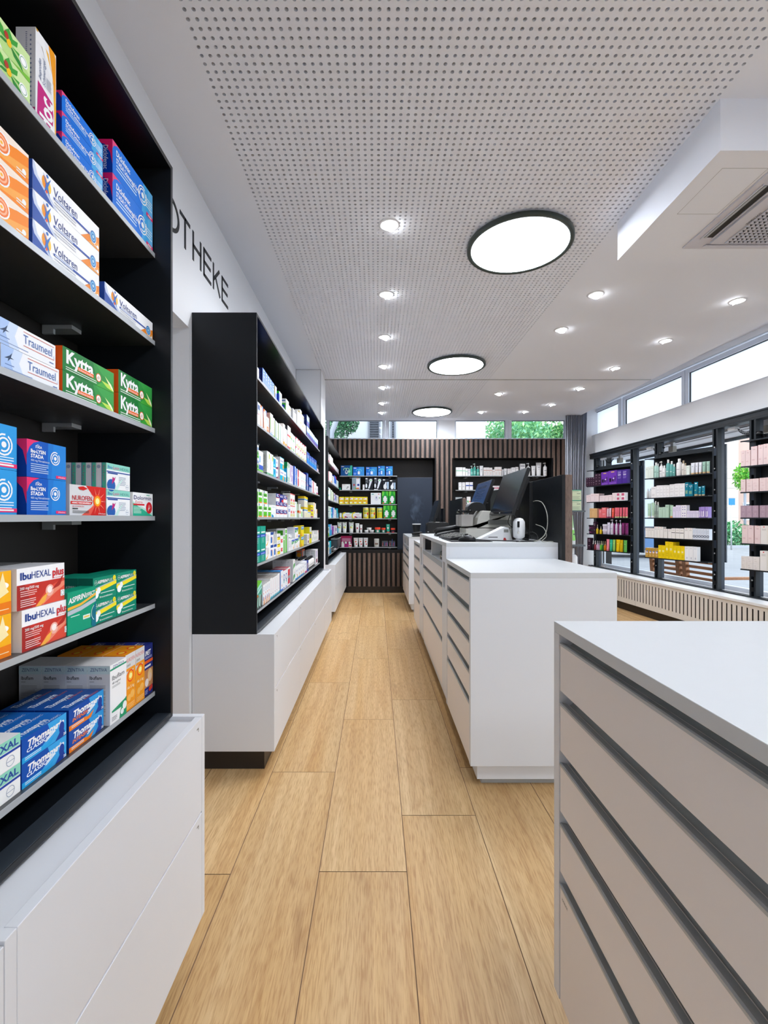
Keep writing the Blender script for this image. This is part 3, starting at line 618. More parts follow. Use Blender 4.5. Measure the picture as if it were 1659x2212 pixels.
vol = [('p', [(0, .75), (.06, .5), (.28, 0), (0, 0)], '2f55a8'), ('p', [(0, 1), (.02, 1), (.06, .62), (.34, 0), (.30, 0), (.02, .55), (0, .75)], 'c9d4ea'), ('p', [(.68, 0), (.80, .3), (1, .58), (1, 0)], 'f08a22'), ('p', [(.80, 0), (.9, .22), (1, .32), (1, 0)], 'f6a54e'),
       ('e', .15, .62, .035, .22, 'f39a1e'), ('e', .205, .55, .032, .2, 'f7c948'), ('e', .175, .48, .022, .2, 'e2552c'), ('p', [(.13, .92), (.18, .66), (.235, .92), (.195, .55), (.22, .22), (.175, .42), (.14, .22), (.165, .56)], '2f6fc0'), ('c', .185, .90, .06, '2f6fc0'),
       ('t', 'Voltaren', .27, .46, .62, .78, '2a3f86', {'res': 3}), ('r', .27, .33, .86, .41, '2b4fa5'), ('l', .29, .345, .55, 1, .12, 'd7e0f2'), ('l', .28, .22, .6, 2, .1, 'cdd0d8'),
       ('e', .885, .38, .058, .27, WH), ('e', .885, .38, .05, .235, '2b6fb6'), ('e', .885, .38, .038, .18, '7fc0e6'), ('e', .885, .38, .026, .12, '2e78bd'), ('e', .885, .38, .014, .065, 'bfe0f2'), ('c', .965, .84, .05, WH), ('c', .965, .12, .07, WH), ('l', .9, .07, .95, 1, .1, WH)]
me = carton('b6', .200, .042, .0532, 'f7f7f8', vol, [('r', 0, 0, 1, 1, '2a4da2'), ('r', 0, 0, .45, 1, 'ef7a22')], sidec='2a4da2')
wallbox(me, .200, .042, .8325, ZS[1], n=3, h=.0532, desc='long white Voltaren-lettered gel carton with blue and orange corners'.replace('Voltaren-lettered ', ''), group='long white gel cartons')
me = carton('b7', .224, .042, .0485, 'f7f7f8', vol, sidec='2a4da2')
wallbox(me, .224, .042, 1.0450, ZS[1], fx=-.613, n=1, h=.0485, desc='single long white gel carton lying beyond the pile of three')
# ---- row 3
tra = [('p', [(0, 1), (.34, 1), (.28, .5), (.36, 0), (0, 0)], 'cfdef5'), ('p', [(0, 1), (.2, 1), (.14, .5), (.2, 0), (0, 0)], 'a9c3ec'), ('p', [(.05, .5), (.13, .66), (.17, .8), (.15, .6), (.2, .56), (.14, .54), (.1, .4), (.11, .53)], '3a4a66'), ('l', .06, .26, .2, 1, .1, '6a83b8'), ('l', .05, .10, .5, 1, .1, '8fa2c8'),
       ('r', .42, .87, .97, .895, 'd8685a'), ('r', .42, .30, .97, .325, 'd8685a'), ('t', 'Traumeel', .42, .42, .93, .80, '5373b0', {'res': 3}), ('t', 'S', .955, .35, .975, .5, 'b9c4dc'), ('l', .88, .12, .96, 1, .1, '5373b0')]
me = carton('b8', .140, .04, .0425, 'f3f4f8', tra, sidec='e8eaf0')
put('medicine_box', me, (-.618-.02, .762+.07, ZS[2]+.0002), LF, 'long white and pale blue ointment carton with red lines, bottom of the pair', 'box', 'pale blue ointment cartons')
put('medicine_box', me, (-.618-.02, .752+.07, ZS[2]+.0434), LF, 'long white and pale blue ointment carton with red lines, top of the pair', 'box', 'pale blue ointment cartons')
kyt = [('r', 0, 0, 1, 1, '127a34'), ('p', [(.45, 0), (.6, .5), (.55, 1), (1, 1), (1, 0)], '2c9440'), ('p', [(.6, 1), (.75, .62), (1, .38), (1, 1)], '37a347'), ('p', [(.62, 0), (.78, .35), (1, .3), (1, 0)], '46ad3c'), ('p', [(.80, .62), (.94, .36), (.99, .1), (.9, .25)], 'e8f5a8'), ('p', [(.72, .34), (.92, .3), (.99, .06), (.85, .12)], 'c9e65a'), ('p', [(.86, .5), (.97, .22), (.99, .06), (.93, .2)], 'ffffe6'),
       ('t', 'Kytta', .06, .36, .56, .93, WH, {'bold': .035, 'res': 3}), ('r', .26, .26, .56, .42, 'ee6a22'), ('t', 'Schmerzsalbe', .275, .29, .545, .38, WH), ('l', .05, .16, .62, 2, .09, 'e2efe2'), ('c', .66, .40, .20, 'ee5f22'), ('c', .66, .40, .165, 'f7f4ee'), ('p', [(.62, .34), (.66, .5), (.69, .42), (.67, .3)], 'd9c9bd')]
me = carton('b9', .178, .045, .0470, '127a34', kyt, [('l', .45, .85, .55, 10, .06, 'f6a67a')], sidec='ee5f1c', topc='2a8c42')
wallbox(me, .178, .045, .9120, ZS[2], n=2, h=.047, desc='long dark green carton with orange end', group='green ointment cartons, first pile')
me = carton('b10', .165, .045, .0545, '127a34', kyt, [('l', .45, .85, .55, 10, .06, 'f6a67a')], sidec='ee5f1c', topc='2a8c42')
wallbox(me, .165, .045, 1.1045, ZS[2], fx=-.615, n=2, h=.0545, desc='taller dark green carton with orange end at the shelf end', group='green ointment cartons, second pile')
# ---- row 4 (eye level)
me = carton('b11', .14, .05, .0755, '2f9be0', [('p', [(0, 0), (0, 1), (.55, 1), (.62, 0)], '1c86d6'), ('a', .80, .55, .21, .25, 80, 420, WH), ('a', .80, .55, .13, .17, -120, 200, WH), ('c', .80, .55, .07, WH), ('l', .7, .26, .95, 3, .06, 'dff0fc'), ('r', .66, .05, 1, .14, 'e8326e'), ('l', .7, .08, .95, 1, .1, WH)], sidec='1455bb')
wallbox(me, .14, .05, .665, ZS[3], fx=-.625, n=2, h=.0755, desc='light blue carton with white rings cut by the left picture edge', group='light blue cartons at the left edge')
ibl = [('r', 0, 0, 1, 1, '0f58bc'), ('p', [(.52, 1), (.66, 1), (.60, 0), (.5, 0)], '1f78cf'), ('p', [(.66, 1), (1, 1), (1, 0), (.60, 0)], '2384d8'), ('p', [(0, 1), (.30, 1), (.16, .93), (.06, .8), (.0, .6)], 'e8326e'), ('a', .26, .84, .05, .06, 20, 160, WH), ('t', 'STADA', .20, .80, .36, .87, WH, {'bold': .02}),
       ('t', 'Ibu-LYSIN', .09, .66, .45, .76, WH, {'bold': .03}), ('t', 'STADA', .09, .53, .40, .63, WH, {'bold': .03}), ('t', '400 mg Filmtabletten', .09, .43, .55, .49, 'd5e4f6'), ('l', .09, .35, .52, 5, .055, 'bcd2ee'), ('a', .70, .60, .165, .195, 60, 400, WH), ('a', .70, .60, .10, .13, -120, 200, WH), ('c', .70, .60, .055, WH), ('r', .72, .04, 1, .12, 'e8326e'), ('t', '20 Filmtabletten', .78, .06, .97, .10, WH)]
me = carton('b12', .103, .048, .0672, '0f58bc', ibl, [('p', [(.2, 1), (1, 1), (1, .3), (.86, .7), (.6, .9)], 'e8326e'), ('t', 'Ibu-LYSIN', .36, .25, .50, .8, WH, {'rot': -1, 'bold': .02}), ('t', 'STADA', .2, .45, .32, .8, WH, {'rot': -1})], sidec='0f3f9c', topc='d81f6a')
wallbox(me, .103, .048, .8185, ZS[3], n=2, h=.0672, desc='dark blue painkiller carton with pink corner and ring emblem', group='dark blue painkiller cartons')
nur = [('r', 0, 0, 1, 1, 'd8d8da'), ('p', [(.42, 1), (.72, .5), (.40, 0), (1, 0), (1, 1)], 'd4251f'), ('p', [(.30, .0), (.7, .4), (.55, 0)], 'e85a4a')]
for k in range(10):
    an = 2*math.pi*k/10; nur.append(('p', [(.74+.05*math.cos(an-.3), .5+.1*math.sin(an-.3)), (.74+.26*math.cos(an), .5+.48*math.sin(an)), (.74+.05*math.cos(an+.3), .5+.1*math.sin(an+.3))], 'f2917c'))
nur += [('c', .74, .5, .24, 'f04e23'), ('c', .74, .5, .18, 'f9a51a'), ('c', .74, .5, .11, 'fdf3a0'), ('t', 'NUROFEN', .06, .50, .58, .66, 'c8262a', {'bold': .01}), ('p', [(.02, .36), (.56, .36), (.60, .46), (.02, .46)], 'd4251f'), ('t', '400MG WEICHKAPSELN', .05, .385, .54, .435, WH, {'bold': .03}), ('t', 'BEI SCHMERZEN', .06, .27, .36, .32, 'c8262a'), ('l', .06, .2, .2, 1, .1, '333333'), ('l', .06, .13, .5, 2, .05, '555555'), ('p', [(.2, .93), (.34, .97), (.46, .9), (.34, .83), (.24, .86)], 'd4251f'), ('p', [(.92, .56), (.97, .5), (.92, .42), (.98, .5)], '4c7c9c'), ('t', '20 Weichkapseln', .76, .04, .98, .09, WH)]
me = carton('b13', .1245, .045, .0630, 'd8d8da', nur, [('l', .4, .6, .6, 6, .07, '55565a')], sidec='cfcfd4')
wallbox(me, .1245, .045, .9330, ZS[3], desc='grey and red capsule carton with glowing orange target')
hex_ = [('r', 0, .76, 1, 1, '8fd6c6'), ('t', 'Ibu-', .05, .80, .25, .92, '2a62a8', {'bold': .02}), ('t', 'Lysin', .26, .80, .52, .92, 'd03c86', {'bold': .01}), ('t', 'HEXAL', .56, .80, .96, .91, '2a8078'), ('r', 0, .66, 1, .70, '2b4fa0'), ('r', .04, .60, .45, .65, '2b4fa0'), ('l', .5, .5, .8, 6, .06, '9aa6bb'), ('e', .18, .16, .17, .24, '2a62b0'), ('r', .0, 0, .36, .02, WH), ('p', [(.2, .2), (.24, .5), (.3, .44), (.36, .52), (.32, .36)], 'c02c7c'), ('p', [(.3, .0), (.5, .3), (.7, .5), (.55, .25), (.45, 0)], 'cdeee4'), ('o', .86, .14, .09, .10, '9aa6bb'), ('r', .80, .13, .92, .15, '9aa6bb')]
me = carton('b14', .1005, .0225, .0605, 'f3f5f6', hex_, [('r', .55, 0, .95, 1, '4fb69c'), ('t', 'Ibu-Lysin', .64, .30, .84, .9, 'b02c70', {'rot': -1}), ('r', .5, 0, .55, 1, '2b4fa0'), ('c', .2, .85, .07, '9aa6bb')], sidec='dedbdf', topc='e9e9ec')
wallbox(me, .1005, .0225, 1.0612, ZS[3], n=2, h=.0605, deep=6, desc='white and mint carton', group='white and mint cartons standing in rows')
dol = [('p', [(0, .55), (1, .0), (0, 0)], '2fae8c'), ('p', [(0, .62), (1, .12), (1, .0), (.0, .55)], 'bfe8dc'), ('t', 'Dolormin', .04, .70, .92, .88, '2b2f6c', {'bold': .01}), ('t', 'Extra', .12, .55, .46, .66, 'd42a35'), ('r', .02, .45, .56, .52, 'd8232e'), ('l', .03, .36, .4, 5, .06, 'd8f2e8'), ('e', .80, .36, .16, .26, 'd8232e'), ('p', [(.74, .2), (.76, .44), (.84, .48), (.86, .36), (.80, .3)], 'f3d7d2'), ('e', .80, .42, .05, .07, 'e97b78'), ('r', .66, .9, .82, .93, '2fae8c')]
me = carton('b15', .1030, .05, .0600, 'f5f5f6', dol, sidec='e8e8ea')
wallbox(me, .1030, .05, 1.1665, ZS[3], fx=-.613, desc='white and mint carton with red oval at the eye-level shelf end')
# ---- row 5
me = carton('b16', .13, .06, .0722, 'fbb51c', [('p', [(0, .22), (1, .28), (1, 0), (0, 0)], 'f07f1a'), ('e', .62, .62, .30, .13, 'fffbe8'), ('e', .80, .66, .16, .10, 'ffffff'), ('p', [(.70, .3), (.78, .55), (.86, .98), (.92, .6), (.96, .5)], 'fde9b0'), ('l', .6, .1, .96, 1, .05, 'fbe3b6')], sidec='ece8e4', topc='e8e4e4')
wallbox(me, .13, .06, .660, ZS[4], n=2, h=.0722, fx=-.623, desc='orange tablet carton with white pill picture at the left edge', group='orange tablet cartons')
ibx = [('r', 0, 0, 1, .60, 'c7352b'), ('p', [(0, 0), (.3, 0), (.15, .6), (0, .6)], 'a82c28'), ('p', [(.35, 0), (.62, .42), (1, .6), (1, .0)], 'e0503c'), ('p', [(.5, .0), (.65, .3), (.9, .5), (1, .52), (1, .4), (.8, .26)], 'ef8a70'), ('c', .66, .34, .15, 'f3b3a4'), ('c', .66, .36, .09, 'fdf0ea'), ('p', [(.36, .0), (.5, .2), (.62, .3), (.56, .08), (.46, 0)], 'f6b04a'), ('p', [(.70, .34), (.98, .70), (.9, .44), (.86, .40)], 'b02a24'),
       ('t', 'Ibu', .06, .72, .27, .90, '24408e', {'bold': .03}), ('t', 'HEXAL', .28, .72, .68, .90, '24408e'), ('t', 'plus', .72, .70, .98, .90, 'd23038', {'bold': .03}), ('t', 'Paracetamol', .72, .63, .98, .67, 'd23038'), ('t', '200 mg/500 mg', .05, .48, .42, .55, WH, {'bold': .01}), ('l', .06, .42, .38, 3, .05, 'f3c7c0'), ('l', .06, .22, .36, 4, .05, 'f3d7d2'), ('r', .90, .12, .99, .28, 'f1f1f1'), ('o', .945, .2, .05, .06, '777777')]
me = carton('b17', .1215, .062, .0728, 'f5f4f5', ibx, sidec='e9e5e5', topc='d9d9dc')
put('medicine_box', me, (-.618-.031, .8*.995+.0607, ZS[4]+.0735), LF, 'white and red painkiller carton, top of the pair', 'box', 'white and red cartons')
put('medicine_box', me, (-.615-.031, .8035+.0607, ZS[4]+.0002), LF, 'white and red painkiller carton, bottom of the pair', 'box', 'white and red cartons')
put('medicine_box', me, (-.684-.031, .7965+.0607, ZS[4]+.0735), LF, 'white and red painkiller carton behind the front pair, top', 'box', 'white and red cartons')
put('medicine_box', me, (-.684-.031, .7965+.0607, ZS[4]+.0002), LF, 'white and red painkiller carton behind the front pair, bottom', 'box', 'white and red cartons')
gre = [('p', [(0, .45), (.45, .50), (1, .62), (1, .72), (.45, .60), (0, .55)], 'b9c3cc'), ('p', [(0, .57), (.45, .62), (1, .78), (1, .84), (.45, .68), (0, .64)], 'f2b53a'), ('t', 'ASPIRIN', .02, .72, .60, .85, WH, {'bold': .03, 'sh': .15, 'slope': .06}), ('t', 'EFFECT', .62, .78, .95, .88, WH, {'bold': .02, 'sh': .15, 'slope': .03}), ('l', .1, .40, .4, 1, .05, 'cfeee4'), ('r', .52, .26, .78, .36, 'd9efe8'), ('r', .55, .29, .75, .33, 'eec254'), ('p', [(1, .62), (.88, .5), (.84, .3), (.78, .24), (.84, .2), (.82, .05), (.9, 0), (1, 0)], '0e6e86'), ('a', 1.02, .35, .2, .215, 120, 240, 'd9efe8')]
me = carton('b18', .0925, .035, .0860, '0a9a76', gre, sidec='0c7f68', topc='0a9a76')
wallbox(me, .0925, .035, .9180, ZS[4], fx=-.612, desc='upright green carton with orange and grey stripes and a face silhouette')
asp = [('p', [(0, .30), (.5, .42), (1, .56), (1, .72), (.5, .60), (0, .48)], 'f4e02a'), ('p', [(0, .48), (.5, .60), (1, .72), (1, .76), (.5, .65), (0, .53)], 'a9b7bf'), ('o', .11, .78, .09, .10, WH), ('r', .07, .77, .15, .79, WH), ('t', 'ASPIRIN', .18, .72, .58, .86, WH, {'bold': .03, 'sh': .1}), ('t', 'PLUS', .60, .74, .80, .86, WH, {'sh': .1}), ('c', .90, .84, .12, 'f4e02a'), ('t', 'C', .87, .78, .93, .9, '2b7a5a'), ('c', .22, .42, .14, 'f2f4f2'), ('c', .12, .26, .17, 'ffffff'), ('l', .3, .26, .9, 1, .1, 'bfe6da'), ('t', 'Brausetabletten', .26, .08, .80, .16, 'eef7f3')]
me = carton('b19', .0905, .033, .0508, '0c8a6e', asp, [('t', 'ASPIRIN', .2, .55, .85, .68, 'd9efe8'), ('t', 'PLUS C', .3, .36, .8, .48, 'e8e07a')], sidec='0a5f50', topc='0c8a6e')
wallbox(me, .0905, .033, 1.0105, ZS[4], n=2, h=.0508, deep=3, desc='green and yellow effervescent carton, nearer column', group='green and yellow effervescent cartons')
wallbox(me, .0905, .033, 1.1018, ZS[4], n=2, h=.0508, deep=2, desc='green and yellow effervescent carton, farther column', group='green and yellow effervescent cartons')
# ---- row 6 (lowest shelf)
hx2 = [('r', 0, .62, 1, 1, '8fd6bc'), ('t', 'HEXAL', .38, .68, .96, .92, '2a4f9a', {'bold': .03}), ('r', 0, .52, 1, .60, '2446a4'), ('t', '40 mg', .0, .26, .5, .44, '6a86c8'), ('e', .2, .2, .2, .2, 'f4d27c'), ('o', .80, .26, .16, .18, '9aa6bb'), ('r', .72, .25, .88, .27, '9aa6bb')]
me = carton('b20', .11, .05, .0505, 'f6f6f4', hx2, sidec='e8e8e8', topc='ededed')
wallbox(me, .11, .05, .6940, ZS[5], n=2, h=.0505, deep=2, desc='white and mint carton with blue band at the lower left edge', group='white mint cartons, lowest shelf')
def tho(c0, c1, band, w2, col2):
    return [('r', 0, 0, 1, 1, c0), ('p', [(.3, 0), (.62, .5), (.55, 1), (1, 1), (1, 0)], c1), ('t', 'Thomapyrin', .10, .54, .93, .84, WH, {'bold': .04, 'sh': .25, 'res': 3}), ('t', w2, .09, .34, .52, .50, col2, {'bold': .03, 'sh': .25}),
            ('p', [(.50, .40), (.75, .62), (.77, .58), (.54, .36)], 'e8f1fa'), ('c', .77, .62, .05, WH), ('p', [(.48, .30), (.72, .52), (.74, .48), (.52, .27)], 'e8f1fa'), ('e', .88, .46, .065, .26, '1b3f9a'), ('p', [(.80, .2), (.86, .36), (.94, .3), (.98, .0), (.72, 0)], '1b3f9a'), ('p', [(0, .05), (.5, .12), (.7, .30), (.6, .0), (0, .0)], band), ('p', [(0, .24), (.42, .22), (.62, .05), (.5, 0), (0, 0)], band), ('l', .06, .16, .4, 2, .07, 'f1f6fb'), ('t', '20', .92, .04, .985, .16, WH, {'bold': .03})]
tt = [('t', 'Thomapyrin', .08, .30, .7, .72, 'dfe9f6', {'bold': .03, 'sh': .2})]
me = carton('b21', .1160, .034, .0432, '0a4fae', tho('0a4fae', '3aa6e6', '25a4e2', 'CLASSIC', 'eef5fc'), [('l', .3, .8, .7, 4, .12, 'c9d8ee')], tt+[('t', 'CLASSIC', .5, .08, .9, .26, 'dfe9f6', {'sh': .2})], sidec='0f3c94', topc='1a68bf')
wallbox(me, .1160, .034, .8070, ZS[5], n=2, h=.0432, deep=4, desc='blue tablet carton with light blue band', group='blue tablet cartons')
me = carton('b22', .1180, .034, .0432, '0a4fae', tho('124ca6', '2f9ade', 'f0801e', 'INTENSIV', 'f0801e'), [('l', .3, .8, .7, 4, .12, 'c9d8ee')], tt+[('t', 'INTENSIV', .5, .08, .9, .26, 'e86a2a', {'sh': .2})], sidec='0e3488', topc='16509f')
wallbox(me, .1180, .034, .9310, ZS[5], n=2, h=.0432, deep=4, desc='dark blue tablet carton with orange band', group='dark blue and orange tablet cartons')
ibf = [('r', 0, .90, 1, .93, '2f9a76'), ('t', 'ZENTIVA', .16, .935, .84, .975, '3a4f8e', {'sh': .1}), ('t', 'Ibuflam', .12, .73, .86, .81, '22262c'), ('t', '40 mg/ml', .12, .66, .62, .70, '555555'), ('l', .12, .62, .6, 2, .02, '999999'), ('p', [(.1, .22), (1, .30), (1, .18), (.1, .19)], '2a9a6a'), ('p', [(.55, 0), (.62, .14), (.8, .26), (1, .32), (1, 0)], '1f9a68'), ('e', .88, .18, .13, .07, 'f3f3f1'), ('e', .72, .10, .1, .05, 'f3f3f1'), ('l', .1, .1, .4, 3, .025, '777777')]
ibs = [('r', 0, .90, 1, .925, '2f9a76'), ('p', [(0, .86), (1, .86), (1, .99), (0, .99)], 'c3d9dc'), ('t', 'ZENTIVA', .12, .905, .86, .965, '35497e', {'sh': .1}), ('t', 'Ibuflam', .10, .77, .64, .83, '2a2d33', {'bold': .01}), ('l', .1, .73, .3, 1, .02, '777777'), ('l', .1, .66, .8, 16, .033, 'a3a6ae')]
me = carton('b23', .0690, .0515, .137, 'f4f3f2', ibf, ibs, sidec='d6d9de', topc='e4e3e2')
wallbox(me, .0690, .0515, 1.0560, ZS[5], fx=-.607, deep=4, desc='tall white syrup carton with green bands', group='tall white syrup cartons')
nrj = [('r', 0, .80, 1, 1, 'd9d8d6'), ('t', 'NUROFEN', .06, .86, .94, .93, 'd2422e'), ('t', 'JUNIOR', .1, .78, .5, .82, '3a3a3a'), ('r', .06, .70, .96, .75, 'f29a2a'), ('p', [(0, .62), (.3, .70), (.7, .66), (1, .74), (1, 0), (0, 0)], 'f59a1e'), ('c', .5, .60, .11, 'f04e23'), ('c', .5, .60, .085, 'fbb12a'), ('c', .5, .60, .05, 'fdf3a0'), ('t', 'Ab 5 kg', .14, .38, .86, .43, 'fbe3b6', {'bold': .02}), ('c', .35, .22, .06, 'f8b85a'), ('c', .68, .26, .07, 'f8b85a'), ('l', .1, .1, .9, 3, .03, 'f8c880')]
me = carton('b24', .0455, .055, .1385, 'd9d8d6', nrj, topc='f59a1e', top=[('e', .5, .4, .3, .2, 'f04e23'), ('e', .5, .4, .2, .12, 'fdd54a')], sidec='ef9226')
for i, y in enumerate((1.1285, 1.1750)): wallbox(me, .0455, .055, y, ZS[5], fx=-.611, deep=3, desc='tall orange and grey junior carton, %s column' % ('nearer', 'farther')[i], group='tall orange junior cartons')
ime = [('t', 'IMET', .12, .80, .72, .90, WH, {'bold': .03, 'sh': .2}), ('l', .12, .76, .9, 2, .025, 'c7cdea'), ('r', 0, .64, 1, .70, 'f0622a'), ('r', .08, .56, .75, .60, 'eef0f6'), ('r', 0, .16, 1, .52, 'c78a5c'), ('e', .66, .38, .26, .13, 'f0c88c'), ('e', .68, .34, .17, .08, 'f3cdb0'), ('e', .3, .26, .2, .08, 'f6e9e0'), ('c', .66, .10, .05, 'd8402e'), ('c', .82, .12, .05, 'd8402e'), ('l', .1, .1, .4, 3, .03, 'c7cdea')]
me = carton('b25', .0475, .052, .1335, '26317e', ime, top=[('t', 'IMET', .1, .3, .8, .7, WH)], sidec='1c2566', topc='2c3890')
wallbox(me, .0475, .052, 1.2225, ZS[5], fx=-.613, deep=3, desc='dark blue carton with photo and orange band at the lowest shelf end', group='dark blue photo cartons')
# =================================================================== goods of the other shelves (rows of cartons, tubes, bottles, jars)
ORD = NUM+['eleventh', 'twelfth', 'thirteenth', 'fourteenth', 'fifteenth', 'sixteenth', 'seventeenth', 'eighteenth', 'nineteenth', 'twentieth', 'twenty-first', 'twenty-second', 'twenty-third', 'twenty-fourth', 'twenty-fifth', 'twenty-sixth', 'twenty-seventh', 'twenty-eighth', 'twenty-ninth', 'thirtieth']
T_ = lambda s_, u0, v0, u1, v1, c, **k: ('t', s_, u0, v0, u1, v1, c, k)
R_ = lambda u0, v0, u1, v1, c: ('r', u0, v0, u1, v1, c)
LN = lambda u0, v0, u1, n, g, c='a8adb8': ('l', u0, v0, u1, n, g, c)
